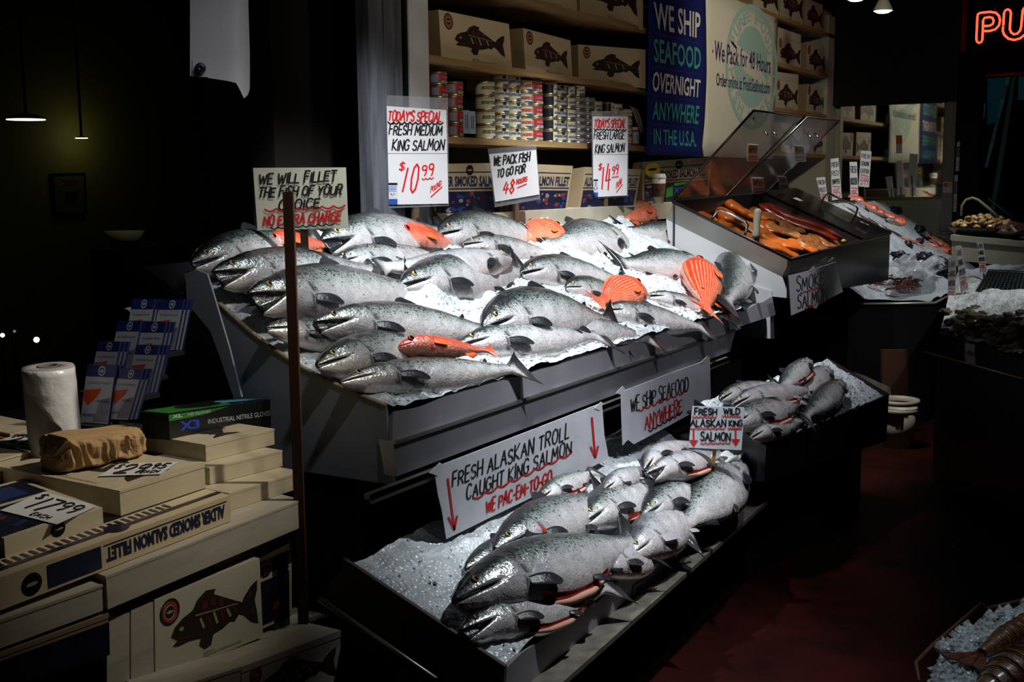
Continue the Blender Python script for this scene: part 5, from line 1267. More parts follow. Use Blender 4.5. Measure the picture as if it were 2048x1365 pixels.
# smoked fish
def flesh(name, c1, c2, sc_=18, rough=.32, c3=None, wet=.5):
    m = bpy.data.materials.new(name); m.use_nodes = True; nt = m.node_tree; b = nt.nodes['Principled BSDF']
    tc = nt.nodes.new('ShaderNodeTexCoord'); n = nt.nodes.new('ShaderNodeTexNoise'); n.inputs['Scale'].default_value = sc_; n.inputs['Detail'].default_value = 7; n.inputs['Roughness'].default_value = .65
    r = nt.nodes.new('ShaderNodeValToRGB'); r.color_ramp.elements[0].position = .35; r.color_ramp.elements[1].position = .62; r.color_ramp.elements[0].color = (*c1, 1); r.color_ramp.elements[1].color = (*c2, 1)
    if c3: e = r.color_ramp.elements.new(.70); e.color = (*c3, 1)
    bp = nt.nodes.new('ShaderNodeBump'); bp.inputs['Strength'].default_value = .5; bp.inputs['Distance'].default_value = .01
    nt.links.new(tc.outputs['Object'], n.inputs['Vector']); nt.links.new(n.outputs[0], r.inputs[0]); nt.links.new(r.outputs[0], b.inputs['Base Color']); nt.links.new(n.outputs[0], bp.inputs['Height']); nt.links.new(bp.outputs[0], b.inputs['Normal'])
    b.inputs['Roughness'].default_value = rough; b.inputs['Coat Weight'].default_value = wet; b.inputs['Coat Roughness'].default_value = .2
    return m
SMO = flesh('smoked_orange_flesh', (.42, .075, .008), (.62, .17, .02)); SMP = flesh('peppered_flesh', (.03, .015, .006), (.34, .11, .02), 45, .5); SMR = flesh('glazed_red_flesh', (.07, .006, .004), (.22, .02, .008), 22, .15, wet=1); SMT = flesh('tan_smoked_flesh', (.30, .12, .03), (.50, .24, .07), 25); SMC = flesh('smoked_chunks_flesh', (.35, .16, .03), (.55, .33, .10), 30)
def fillet(label, a, b, w, th, m, h=-.075, taper=.35, wob=.012, cat='smoked salmon', seed=0, name='smoked_fillet'):
    P0, P1 = CASE.P(*a, h), CASE.P(*b, h); d = P1-P0; L = d.length; d.normalize(); sd = CASE.n.cross(d).normalized(); up = CASE.n
    rnd = random.Random(seed); ph = rnd.uniform(0, 6); mb = MB(); NU, NV = 22, 12
    for i in range(NU+1):
        q = i/NU; wq_ = w*1.6*(1-taper*q)*(min(1, q*7+.25)*min(1, (1-q)*6+.12))**.5; hq = th*(1-.45*q)*(min(1, q*8+.3)*min(1, (1-q)*5+.2))**.5
        c = P0+d*L*q+sd*wob*math.sin(q*5+ph)+up*(wob*.6*math.sin(q*7+ph))
        for k in range(NV):
            an = 2*PI*k/NV; ex = math.cos(an); ez = math.sin(an)
            mb.v.append(c+sd*w*.0+sd*wq_*.5*abs(ex)**.55*(1 if ex > 0 else -1)+up*(hq*.38*abs(ez)**.55*(1 if ez > 0 else -1)+.004*noise.noise(V((q*9, k*.8, seed)))))
    for i in range(NU):
        for k in range(NV): mb.f.append((i*NV+k, i*NV+(k+1) % NV, (i+1)*NV+(k+1) % NV, (i+1)*NV+k)); mb.m.append(0); mb.sm.append(True)
    mb.f.append(tuple(range(NV-1, -1, -1))); mb.f.append(tuple(NU*NV+k for k in range(NV))); mb.m += [0, 0]; mb.sm += [True, True]
    o = obj(name, mb, m); tag(o, label, cat, 'smoked fish in the open case'); return o
FI = [
 ('orange fillet at the back left corner of the case', (1372, 424), (1450, 447), .16, .05, SMO),
 ('thick orange fillet at the back, bending over the others', (1448, 408), (1535, 440), .12, .06, SMO, -.035),
 ('wide orange fillet behind the left chrome handle', (1434, 426), (1508, 452), .17, .05, SMO, -.055),
 ('orange fillet under the left chrome handle', (1402, 440), (1478, 462), .15, .05, SMO),
 ('orange fillet left of the white handled knife', (1432, 450), (1512, 482), .16, .05, SMO, -.065),
 ('plump orange fillet lying lowest along the steel side', (1514, 486), (1566, 512), .13, .05, SMO),
 ('orange fillet right of the knife, front one', (1518, 482), (1603, 514), .15, .055, SMO, -.055),
 ('orange fillet right of the knife, second one', (1517, 465), (1606, 502), .15, .055, SMO, -.04),
 ('small orange fillet behind the knife handle', (1522, 446), (1568, 470), .15, .05, SMO, -.05),
 ('orange fillet tail at the front middle of the case', (1590, 482), (1625, 506), .10, .04, SMO, -.06),
 ('tan fillet left of the knife handle', (1485, 450), (1530, 462), .12, .03, SMT, -.05),
 ('tan fillet across the middle of the case', (1530, 446), (1606, 480), .13, .045, SMT, -.045),
 ('peppered fillet behind the knife handle', (1500, 418), (1560, 444), .15, .05, SMP, -.05),
 ('herbed fillet in the middle of the case', (1560, 446), (1610, 468), .16, .045, SMP, -.055),
 ('black peppered fillet at the front right of the case', (1598, 474), (1658, 506), .20, .05, SMP, -.055),
 ('second peppered fillet at the front right of the case', (1630, 470), (1680, 497), .17, .045, SMP, -.065),
 ('dark red glazed strip, leftmost of the long red ones', (1516, 410), (1676, 482), .09, .04, SMR, -.035),
 ('dark red glazed strip, middle of the long red ones', (1532, 408), (1690, 476), .10, .04, SMR, -.03),
 ('dark red glazed strip under the closed lid side', (1556, 408), (1640, 446), .10, .04, SMR, -.05),
 ('reddish piece between the tan and glazed strips', (1572, 440), (1640, 470), .12, .04, flesh('brick_flesh', (.20, .03, .008), (.42, .10, .02)), -.055),
 ('curved orange fillet right of the glazed strips', (1612, 432), (1680, 464), .10, .05, SMO, -.03)]
for i, f in enumerate(FI): fillet(*f, seed=i)
# loose smoked chunks
mb = MB(); rnd = random.Random(5)
for k in range(70):
    c = CASE.P(rnd.uniform(1680, 1716), rnd.uniform(467, 486), -.06+rnd.uniform(0, .02)); r = rnd.uniform(.008, .016); b0 = len(mb.v)
    for d in ((1, 0, 0), (-1, 0, 0), (0, 1, 0), (0, -1, 0), (0, 0, 1), (0, 0, -1)): mb.v.append(c+V(d)*r*rnd.uniform(.6, 1.4))
    for f in ((0, 2, 4), (2, 1, 4), (1, 3, 4), (3, 0, 4), (2, 0, 5), (1, 2, 5), (3, 1, 5), (0, 3, 5)): mb.f.append(tuple(b0+i for i in f)); mb.m.append(0); mb.sm.append(True)
o = obj('smoked_chunks', mb, SMC); tag(o, 'heap of small yellow smoked chunks at the right of the case', 'smoked fish', kind='stuff')
# knife
KP = face_cam(CASE.P(1515, 488, -.03)); t = thing('kitchen_knife', 'white handled knife standing in the smoked fillets', 'knife', KP.P(1515, 490))
mb = MB(); mb.prism([KP.P(*p) for p in ((1508, 475), (1519, 477), (1518, 497), (1509, 495))], KP.n*-.003); obj('blade', mb, steel, t)
ivory = mat('ivory_plastic', (.52, .50, .38), .4); mb = MB()
mb.tube([KP.P(1512.5, 476), KP.P(1511, 470), KP.P(1513, 460), KP.P(1514, 440), KP.P(1515.5, 424), KP.P(1515.7, 419), KP.P(1515.8, 417)], [.017, .023, .018, .020, .021, .017, .006], 12); obj('handle', mb, ivory, t)
# coffee cup
cp = PY(2.73).P(1317, 404); cp.z = 1.476; R_ = .042
t = thing('coffee_cup', 'white paper coffee cup with brown sleeve and white lid on the ledge', 'cup', cp)
mb = MB(); mb.lathe([(0, 0), (R_*.72, 0), (R_, .145), (0, .145)], cp, 28); obj('cup_body', mb, mat('white_cup', (.62, .60, .56), .5), t)
mb = MB(); mb.lathe([(R_*.80, .036), (R_*.955, .112)], cp, 28); mb.v = [cp+(p-cp)*1.0+V((p.x-cp.x, p.y-cp.y, 0))*.03 for p in mb.v]; obj('sleeve', mb, mat('kraft_sleeve', (.13, .07, .035), .7), t)
mb = MB(); mb.lathe([(R_*1.04, .142), (R_*1.06, .150), (R_*.98, .153), (R_*.92, .166), (R_*.85, .168), (0, .164)], cp, 28); obj('lid', mb, mat('white_lid', (.66, .65, .62), .4), t)
mb = MB(); a0 = math.atan2(-cp.y, -cp.x); R2 = R_*.93
mb.quad([cp+V((R2*math.cos(a0+.42*math.cos(2*PI*i/20)), R2*math.sin(a0+.42*math.cos(2*PI*i/20)), .076+.019*math.sin(2*PI*i/20))) for i in range(20)]); obj('round_badge', mb, mat('dark_green_badge', (.008, .02, .012), .5), t)
# glove box standing by the cup
gm = mat('glove_box_black', (.008, .009, .009), .3); ggreen = mat('glove_box_green', (.03, .16, .03), .35); gblue = mat('glove_box_blue', (.02, .05, .40), .4)
pl = yawplane(PY(2.80).P(1350, 404), 0); q = [pl.P(*p) for p in ((1331, 404), (1381, 401), (1384, 362), (1332, 366))]
mb = MB(); mb.hexa(q, [p+V((0, .03, 0)) for p in q]); t = obj('glove_box', mb, gm); tag(t, 'small dark glove box beside the coffee cup on the ledge', 'box')
mb = MB(); print_on(mb, 'X3', sub4(q, .3, .42, .62, .72), V((0, -1, 0)), .001, .03); obj('blue_print', mb, gblue, t)
mb = MB(); poly_on(mb, [(.0, .2), (.28, .3), (.25, .8), (.02, .7)], q, V((0, -1, 0)), .001); poly_on(mb, [(.3, .8), (.95, .9), (.95, .97), (.3, .95)], q, V((0, -1, 0)), .001); obj('green_print', mb, ggreen, t)
# plastic bags
plast = mat('clear_film', (.60, .64, .68), .08, alpha=.5, spec=1.0, bump=.4, bscale=9)
def film(name, label, bed, px, h, nu, nv, cat='plastic bag', amp=.02, seed=0, m=plast):
    q = [bed.P(*p, h) for p in px]; mb = MB()
    mb.grid(lambda i, j: lerp4(q, i, j)+bed.n*(amp*noise.noise(V((i*3.1, j*3.3, seed)))*2+amp*abs(math.sin(i*7+j*5+seed))*.7), nu, nv)
    o = obj(name, mb, m); o.modifiers.new('thick', 'SOLIDIFY').thickness = .001; tag(o, label, cat); return o
film('plastic_bag', 'crumpled clear plastic bag over the nose of the crossways salmon', MAIN, [(1462, 528), (1508, 545), (1520, 508), (1478, 494)], .09, 18, 14, amp=.016, seed=3)
film('plastic_sheet', 'glassy plastic sheet along the right side of the ice by the steel rim', MAIN, [(1405, 500), (1458, 522), (1462, 482), (1348, 432)], .05, 20, 10, 'plastic sheet', .006, 8)
# ---------------------------------------------------------------- gift box table at the left
def topbox(label, z, h, FL, FR, BL, m=palewood, group=None, name='wooden_gift_box', seam=True, art=None, lidm=None):
    pz = PZ(z); A, B_, D = pz.P(*FL), pz.P(*FR), pz.P(*BL); C = B_+D-A; dn = V((0, 0, -h))
    q = [A, B_, C, D]
    mb = MB(); body = [p+V((0, 0, -.006)) for p in q] if seam else q
    t = thing(name, label, 'box', (A+C)/2+dn, group)
    mb.hexa(body, [p+dn for p in q], 0); obj('box_body', mb, m, t)
    if seam:
        c = (A+C)/2; mb = MB(); qo = [p+(p-c)*.006 for p in q]; mb.hexa(qo, [p+V((0, 0, -.0062)) for p in qo], 0); obj('box_lid', mb, lidm or m, t)
    return t, q
def skew(q, u, v): return lerp4(q, u, v)
UPN = V((0, 0, 1))
t, qS1 = topbox('pale wooden gift box, topmost of the stack under the black glove box', .95, .044, (411, 890), (548, 858), (277, 868))
carton_art([qS1[3], qS1[0], qS1[1], qS1[2]], UPN, t, False, seal=None, s=.8)
topbox('pale wooden gift box, second in the stack under the black glove box', .905, .044, (419, 936), (564, 901), (300, 915))
topbox('pale wooden gift box, third in the stack under the glove box, pushed to the right', .86, .044, (459, 987), (604, 943), (330, 962))
t, q29 = topbox('wide wooden gift box carrying the paper bag and a twenty nine dollar card', .94, .058, (239, 982), (409, 930), (0, 934))
carton_art([q29[3], q29[0], q29[1], q29[2]], UPN, t, True, seal=None, s=1.0)
t, qA = topbox('long printed smoked salmon box with upside down lettering on its front', .88, .063, (-40, 1171), (460, 991), (-190, 1105), kraft, seam=False, name='smoked_salmon_box')
fr = [qA[0]+V((0, 0, -.063)), qA[1]+V((0, 0, -.063)), qA[1], qA[0]]; fn = (fr[1]-fr[0]).cross(fr[3]-fr[0]).normalized()
if fn.dot(CAMPOS-fr[0]) < 0: fn = -fn
mb = MB(); q = sub4(fr, .44, .22, .97, .74); print_on(mb, 'ALDER SMOKED SALMON FILLET', [q[2], q[3], q[0], q[1]], fn, .001, .05)
poly_on(mb, [(.43, .80), (.98, .80), (.98, .84), (.43, .84)], fr, fn, .001); poly_on(mb, [(.22, .1), (.42, .1), (.42, .86), (.22, .86)], fr, fn, .001)
obj('navy_lettering', mb, navy, t)
mb = MB(); poly_on(mb, disc_pts(.165, .45, .035, .36), fr, fn, .001, 0); poly_on(mb, disc_pts(.165, .45, .02, .06), fr, fn, .0014, 1); obj('oval_seal', mb, [blackm, mat('seal_grey_fish', (.25, .27, .33), .5)], t)
mb = MB(); poly_on(mb, [(0, .10), (1, .10), (1, .16), (0, .16)], qA, UPN, .001, 0); poly_on(mb, [(.05, .3), (1, .3), (1, .9), (.05, .9)], qA, UPN, .001, 0)
for k in range(24): x = .08+.03*k; poly_on(mb, [(x, .17), (x+.015, .17), (x+.015, .27), (x, .27)], qA, UPN, .001, 0)
poly_on(mb, disc_pts(.88, .62, .08, .26), qA, UPN, .0015, 1)
poly_on(mb, disc_pts(.53, .13, .045, .09), qA, UPN, .0016, 0)
obj('top_print', mb, [navybg, mat('yellow_brown_print', (.28, .17, .03), .5)], t)
t, q17 = topbox('shrink wrapped gift box with a seventeen ninety nine price card', .92, .040, (8, 1078), (205, 1016), (-150, 1010), palewood, seam=False)
mb = MB(); poly_on(mb, [(.0, .03), (.86, .06), (.86, .55), (.0, .55)], q17, UPN, .0008, 0); poly_on(mb, [(.2, .6), (.95, .6), (.95, .95), (.2, .95)], q17, UPN, .0008, 0)
for k in range(14):
    r1 = random.Random(k); x, y = r1.uniform(.05, .8), r1.uniform(.08, .5); poly_on(mb, [(x, y), (x+.08, y+.02), (x+.07, y+.06), (x-.01, y+.05)], q17, UPN, .0011, 1 if k % 3 else 2)
poly_on(mb, [(.45, .65), (.8, .65), (.8, .9), (.45, .9)], q17, UPN, .0011, 1)
obj('top_picture', mb, [navybg, photo_blue, photo_red], t)
fr2 = [q17[0]+V((0, 0, -.04)), q17[1]+V((0, 0, -.04)), q17[1], q17[0]]; fn2 = (fr2[1]-fr2[0]).cross(fr2[3]-fr2[0]).normalized()
if fn2.dot(CAMPOS-fr2[0]) < 0: fn2 = -fn2
mb = MB(); poly_on(mb, disc_pts(.52, .62, .075, .42), fr2, fn2, .001, 0); poly_on(mb, disc_pts(.52, .62, .05, .06), fr2, fn2, .0014, 1); obj('oval_seal', mb, [blackm, MATS['seal_grey_fish']], t)
t, q22 = topbox('gift box with a price card beginning with twenty two, behind the paper towel', .955, .045, (-30, 926), (92, 893), (-260, 850), palewood)
carton_art([q22[3], q22[0], q22[1], q22[2]], UPN, t, False, seal=(.7, .78), s=.9)
topbox('pale gift box at the far left edge behind the paper towel roll', .965, .045, (20, 868), (90, 850), (-130, 836), palewood)
t, qb = topbox('small corner of a gift box at the left edge of the photo', .93, .05, (-60, 975), (11, 938), (-120, 960), palewood)
topbox('long pale box under the printed box, second layer of the table', .815, .072, (212, 1153), (602, 1000), (60, 1095), greywood)
# price cards
def pcard(label, z, px, texts, tilt=0):
    pl = PZ(z); mb = MB(); plate(mb, pl, px, .001); t = obj('price_card', mb, card); tag(t, label, 'price card')
    k = Ink(pl, .0012)
    for a in texts: k.on(a[0], px, *a[1:])
    t2 = k.put('black_lettering', ink, t); return t
pcard('white price card seventeen ninety nine on the shrink wrapped box', .9235, [(0, 1021), (113, 1049), (194, 1012), (88, 984)], [('17', .22, .50, .30, .86, 3), ('99', .56, .88, .50, .88, 2.6), ('$', .05, .16, .70, .95, 1.8), ('EACH', .45, .75, .10, .24, 1.4)])
pcard('white price card twenty nine ninety five on the wide gift box', .9435, [(196, 953), (320, 949), (356, 924), (238, 928)], [('29', .18, .60, .22, .88, 3), ('95', .66, .90, .52, .90, 2), ('EACH', .62, .90, .16, .36, 1.4), ('$', .04, .13, .60, .95, 1.6)])
pcard('white price card starting with twenty two on the box behind the towel', .9585, [(-8, 886), (60, 905), (75, 868), (34, 868)], [('22', .20, .8, .35, .88, 2.6), ('$', .05, .15, .65, .95, 1.6), ('EACH', .4, .85, .08, .25, 1.3)])
# paper towel roll
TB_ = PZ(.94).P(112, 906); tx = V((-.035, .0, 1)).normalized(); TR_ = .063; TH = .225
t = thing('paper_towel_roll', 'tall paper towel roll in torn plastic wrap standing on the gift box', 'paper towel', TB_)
mb = MB(); mb.lathe([(TR_*.3, .002), (TR_, 0), (TR_*1.0, TH-.004), (TR_*.97, TH), (TR_*.40, TH), (TR_*.38, TH-.03), (0, TH-.03)], TB_, 36, ax=tx, smooth=True); obj('towel_roll', mb, mat('shaded_towel_paper', (.34, .33, .34), .8, bump=.35, bscale=30, var=.05), t)  # grey base colour holds the shade on the uncovered left side
mb = MB(); mb.lathe([(TR_*.42, TH-.002), (TR_*.42, TH+.002), (TR_*.36, TH+.002), (TR_*.34, TH-.03)], TB_, 24, ax=tx); obj('cardboard_core', mb, mat('core_grey', (.14, .12, .10), .8), t)
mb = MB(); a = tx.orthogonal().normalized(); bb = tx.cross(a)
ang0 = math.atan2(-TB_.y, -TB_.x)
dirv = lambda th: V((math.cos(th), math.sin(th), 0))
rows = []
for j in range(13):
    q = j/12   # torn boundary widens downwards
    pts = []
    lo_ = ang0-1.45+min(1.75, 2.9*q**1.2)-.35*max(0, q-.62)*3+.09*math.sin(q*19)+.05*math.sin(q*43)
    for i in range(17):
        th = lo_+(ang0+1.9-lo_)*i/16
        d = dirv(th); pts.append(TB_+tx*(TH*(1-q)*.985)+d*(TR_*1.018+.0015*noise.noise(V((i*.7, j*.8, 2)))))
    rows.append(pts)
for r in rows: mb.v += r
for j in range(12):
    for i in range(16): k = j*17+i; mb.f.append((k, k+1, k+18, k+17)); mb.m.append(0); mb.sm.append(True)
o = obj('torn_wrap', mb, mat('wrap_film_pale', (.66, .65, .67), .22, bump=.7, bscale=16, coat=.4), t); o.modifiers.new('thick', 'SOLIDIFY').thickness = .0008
# brown paper bag lying crumpled
BG = PZ(.94).P(190, 925); bx = (PZ(.94).P(275, 905)-PZ(.94).P(105, 942)); BLn = bx.length; bx.normalize(); by = UPN.cross(bx)
mb = MB(); NU, NV = 60, 48
for i in range(NU+1):
    q = i/NU; e_ = (min(1, q*9+.15)*min(1, (1-q)*8+.30))**.5; w_ = .072*e_*(1-.25*q); hh = (.088-.018*q)*(min(1, q*9+.25)*min(1, (1-q)*6+.6))**.5
    for k in range(NV):
        an = 2*PI*k/NV; ex, ez = math.cos(an), math.sin(an)
        fx = abs(ex)**.45*(1 if ex > 0 else -1); fz = abs(ez)**.55*(1 if ez > 0 else -1)
        p = BG+bx*BLn*(q-.5)*1.04+by*w_*fx+UPN*(hh*.5*(1+fz))
        side_ = max(0, 1-abs(ez)*1.3)
        # sharp folds on the sides, a long crease on the top
        f1 = abs(((q*7+noise.noise(V((q*5, an, 3)))*.9) % 1.0)-.5)*2
        cr = .010*noise.noise(V((q*4, an*1.2, 1)))+side_*(.016*(f1-.5)+.010*noise.noise(V((q*18, an*2, 7))))
        if fz > .5: cr -= .010*math.exp(-((ex-.25+.3*(q-.5))*9)**2)
        p += (by*fx*1.2+UPN*fz*.6)*cr+bx*.006*noise.noise(V((q*11, an*3, 5)))
        if p.z < .941: p.z = .941
        mb.v.append(p)
for i in range(NU):
    for k in range(NV): mb.f.append((i*NV+k, i*NV+(k+1) % NV, (i+1)*NV+(k+1) % NV, (i+1)*NV+k)); mb.m.append(0); mb.sm.append(False)
mb.f.append(tuple(range(NV-1, -1, -1))); mb.f.append(tuple(NU*NV+k for k in range(NV))); mb.m += [0, 0]; mb.sm += [False, False]
o = obj('paper_bag', mb, bagm); tag(o, 'crumpled brown paper bag lying on the wide gift box', 'bag')
# nitrile glove box
pg = yawplane(PZ(.952).P(340, 878), 4); A = [pg.P(*p) for p in ((340, 881), (549, 853), (545, 799), (337, 829))]
B4 = [p+V((-.02, .115, 0)) for p in A]
mb = MB(); mb.hexa(A, B4); t = thing('glove_box', 'long black and green box of nitrile gloves on the gift box stack', 'box', base_of(mb)); obj('box_body', mb, gm, t)
mb = MB(); print_on(mb, 'X3', sub4(A, .09, .30, .27, .66), pg.n, .001, .04); obj('blue_lettering', mb, gblue, t)
mb = MB(); print_on(mb, 'INDUSTRIAL NITRILE GLOVES', sub4(A, .35, .42, .965, .60), pg.n, .001, .005); print_on(mb, 'XL', sub4(A, .03, .82, .12, .95), pg.n, .001, .03); print_on(mb, '100 GLOVES', sub4(A, .17, .84, .38, .93), pg.n, .001, .01); obj('white_lettering', mb, mat('print_grey_white', (.42, .45, .45), .5), t)
tq = [A[3], A[2], B4[2], B4[3]]; mb = MB()
poly_on(mb, [(.02, .05), (.6, .05), (.7, .5), (.5, .9), (.05, .85)], tq, UPN, .001, 0); poly_on(mb, [(.55, .45), (.97, .15), (.97, .5), (.7, .8)], tq, UPN, .0015, 1); poly_on(mb, disc_pts(.45, .55, .2, .3), tq, UPN, .002, 2)
poly_on(mb, [(0, .72), (.32, .80), (.55, .97), (0, .97)], A, pg.n, .0007, 0); obj('green_print', mb, [ggreen, mat('print_sky_blue', (.05, .22, .38), .4), gm], t)
# brochure rack
rack_p = CAMPOS+ray(250, 800)*2.9
t = thing('brochure_rack', 'stepped black rack holding blue topped brochures', 'rack', (rack_p.x, rack_p.y, .88))
TIERS = [  # u,v of top left, top right, bottom left for the two columns of each step, front step first
 [((175, 729), (231, 732), (160, 845)), ((241, 737), (285, 739), (212, 838))],
 [((196, 683), (240, 684), (176, 780)), ((272, 690), (318, 691), (250, 785))],
 [((235, 642), (281, 642), (214, 745)), ((284, 644), (331, 644), (262, 750))],
 [((263, 598), (308, 598), (245, 700)), ((318, 599), (366, 599), (298, 700))]]
bw = mat('brochure_white', (.50, .51, .58), .4); bn = mat('brochure_navy', (.012, .025, .16), .4); bo = mat('brochure_orange', (.62, .07, .015), .4); bp_ = mat('brochure_grey_picture', (.28, .28, .36), .4, var=.3, vscale=20); bsk = mat('brochure_print_blue', (.05, .10, .42), .4)
ROWN = ['front', 'second', 'third', 'back']
for ti, tier in enumerate(TIERS):
    xx = 2.03+.085*ti
    for ci, (tl, tr, bl) in enumerate(tier):
        pl = Plane((xx+.01*ci, 2.5, .95), (-1, -.25, .12))
        TL, TR, BL_ = pl.P(*tl), pl.P(*tr), pl.P(*bl); BR_ = BL_+(TR-TL); q0 = [BL_, BR_, TR, TL]
        for k in range(3):
            dx = pl.n*(-.014*k-.002*ti)+V((0, -.004*k, .0))
            q = [p+dx for p in q0]; nb = pl.n
            mb = MB(); mb.hexa(q, [p-nb*.010 for p in q], 1, 0); o = obj('brochure', mb, [bw, mat('brochure_edge', (.004, .008, .045), .5)])
            tag(o, 'blue topped brochure, {} in its pocket, {} column, {} step of the black rack'.format(['front', 'middle', 'rear'][k], ['left', 'right'][ci], ROWN[ti]), 'brochure', 'brochures in the stepped rack')
            mb = MB(); poly_on(mb, [(0, .80), (1, .80), (1, 1), (0, 1)], q, nb, .0006); obj('navy_band', mb, bn, o)
            if k == 0:
                mb = MB(); poly_on(mb, [(.02, .56), (.62, .60), (.55, .50), (.40, .40), (.20, .30), (.02, .40)], q, nb, .0006); obj('orange_fillet_picture', mb, bo, o)
                mb = MB(); poly_on(mb, [(.45, .03), (.98, .03), (.98, .46), (.62, .40)], q, nb, .0005); obj('grey_picture', mb, bp_, o)
                mb = MB(); ring_on(mb, .55, .90, .13, .085, .3, q, nb, .0009); poly_on(mb, disc_pts(.55, .90, .06, .03), q, nb, .0009); obj('round_emblem', mb, bw, o)
                mb = MB(); print_on(mb, 'THE OVERNIGHT FISH SHIP', sub4(q, .12, .67, .88, .71), nb, .0008); print_on(mb, 'FRESH SEAFOOD', sub4(q, .06, .11, .5, .16), nb, .0009, .03); print_on(mb, 'PIKE PLACE MARKET', sub4(q, .5, .36, .95, .40), nb, .001, .02); obj('blue_print', mb, bsk, o)
    # one step of the rack behind this row
    q = [pl.P(*TIERS[ti][0][2]), pl.P(*TIERS[ti][1][2])]; 
    y1, y0 = q[0].y+.02, q[1].y-.09; zt = min(q[0].z, q[1].z)
    mb = MB(); mb.box((xx-.02, y0, zt-.012), (xx+.07, y1, zt)); mb.box((xx-.02, y0, zt-.03), (xx-.016, y1, zt)); obj('rack_step', mb, black, t)
mb = MB(); mb.box((1.97, 2.33, .855), (2.36, 2.72, .866)); obj('rack_frame', mb, black, t)
# table, crates and lower boxes
t = thing('display_table', 'dark wooden table holding the stacks of gift boxes', 'table', (1.7, 2.3, 0))
mb = MB(); 
fa, fb_ = PZ(.742).P(-60, 1310), PZ(.742).P(606, 1047)
mb.prism([fa, fb_, fb_+V((.0, .75, 0)), fa+V((0, .75, 0))], (0, 0, -.055)); obj('table_top', mb, darkwood, t)
for (x, y) in ((fb_.x-.06, fb_.y+.06), (fb_.x-.06, fb_.y+.66), (fa.x+.1, fa.y+.66)):
    mb = MB(); mb.box((x-.03, y-.03, 0), (x+.03, y+.03, .69)); obj('leg', mb, darkwood, t)
mb = MB(); mb.box((1.75, 2.75, 0), (2.40, 3.25, .905)); o = obj('black_crate', mb, blackm); tag(o, 'plain black crate behind the gift boxes, under the brochure rack', 'crate')
mb = MB(); mb.box((1.94, 2.30, .742), (2.40, 2.745, .852)); o = obj('black_riser', mb, blackm); tag(o, 'low black riser on the table carrying the brochure rack', 'riser')
mb = MB(); mb.box((1.2, 2.40, .742), (1.93, 3.0, .875)); o = obj('black_riser', mb, blackm); tag(o, 'low black riser under the boxes at the far left of the table', 'riser')
# upright fish box and lower boxes
YU = fb_.y-.03
def upbox(label, px, depth, z0, m=whitebox, y=None, art=True, name='fish_carton', tx=None):
    pl = PY(y or YU); q = [pl.P(*p) for p in px]; mb = MB(); mb.hexa(q, [p+V((0, depth, 0)) for p in q], 1, 0); t = thing(name, label, 'carton', base_of(mb)); obj('box_body', mb, [m, greywood], t)
    if art: carton_art(q, V((0, -1, 0)), t, True, seal=(.13, .78), s=1.15)
    return t, q
upbox('upright fish carton with round red seal on the lower shelf at the left', [(311, 1363), (526, 1274), (519, 1117), (309, 1201)], .04, .4)
upbox('upright box edge just left of the upright fish carton', [(262, 1385), (308, 1368), (306, 1205), (262, 1222)], .3, .4, greywood, art=False, name='wooden_gift_box')
upbox('second upright box edge, left of the fish carton, in shade', [(214, 1405), (259, 1388), (259, 1226), (214, 1235)], .3, .4, greywood, art=False, name='wooden_gift_box')
t, q = upbox('dark printed box behind the upright fish carton', [(505, 1268), (584, 1232), (583, 1090), (500, 1125)], .04, .4, kraft, y=YU+.06, art=False, name='smoked_salmon_box')
mb = MB(); poly_on(mb, [(.0, .05), (.93, .05), (.93, .66), (0, .66)], q, V((0, -1, 0)), .001, 0); poly_on(mb, [(.5, .2), (.62, .2), (.7, .3), (.55, .3)], q, V((0, -1, 0)), .0015, 1); obj('picture_panel', mb, [navybg, photo_red], t)
mb = MB(); print_on(mb, 'GOLD PACK', sub4(q, .02, .70, .93, .86), V((0, -1, 0)), .001, .04); obj('navy_lettering', mb, navy, t)
def frontbox(label, px, dy, m, name='wooden_gift_box', y=None):
    # px: front face BL BR TR TL; extends back by dy
    pl = PY(y or YU); q = [pl.P(*p) for p in px]; mb = MB(); mb.hexa(q, [p+V((0, dy, 0)) for p in q]); t = thing(name, label, 'box', base_of(mb)); obj('box_body', mb, m, t)
    qo = sub4(q, -.003, .88, 1.003, 1.0); mb = MB(); mb.hexa([p+V((0, -.0015, .001)) for p in qo], [p+V((0, dy, .001)) for p in qo]); obj('box_lid', mb, m, t)
    return t, q
YL = YU-.02
frontbox('grey topped box at the left, below the printed box with upside down lettering', [(-60, 1320), (206, 1222), (204, 1170), (-60, 1262)], .3, greywood, y=YL)
t, q = frontbox('dark sided box beneath the grey topped one at the left edge', [(-60, 1400), (218, 1310), (216, 1228), (-60, 1330)], .3, kraftdark, y=YL)
mb = MB(); poly_on(mb, [(.0, .0), (1, .0), (1, .8), (0, .8)], q, V((0, -1, 0)), .003); obj('dark_print', mb, navybg, t)
t, q = frontbox('fish printed box lowest at the bottom centre left, cut by the photo edge', [(484, 1440), (684, 1370), (680, 1262), (483, 1335)], .12, greywood, y=YU-.10)
carton_art(q, V((0, -1, 0)), t, True, seal=(.13, .75), s=1.1)
frontbox('box right behind the lowest fish printed box, slightly taller', [(470, 1400), (660, 1330), (658, 1232), (470, 1305)], .12, greywood, y=YU+.03) 
frontbox('low pale box at the bottom, left of the lowest fish printed box', [(325, 1440), (480, 1395), (481, 1335), (325, 1385)], .2, greywood, y=YU-.11)
mb = MB(); mb.box((1.2, YU+.02, 0), (2.12, YU+.5, .36)); o = obj('lower_crate', mb, blackm); tag(o, 'dark crate on the floor under the lower boxes', 'crate')

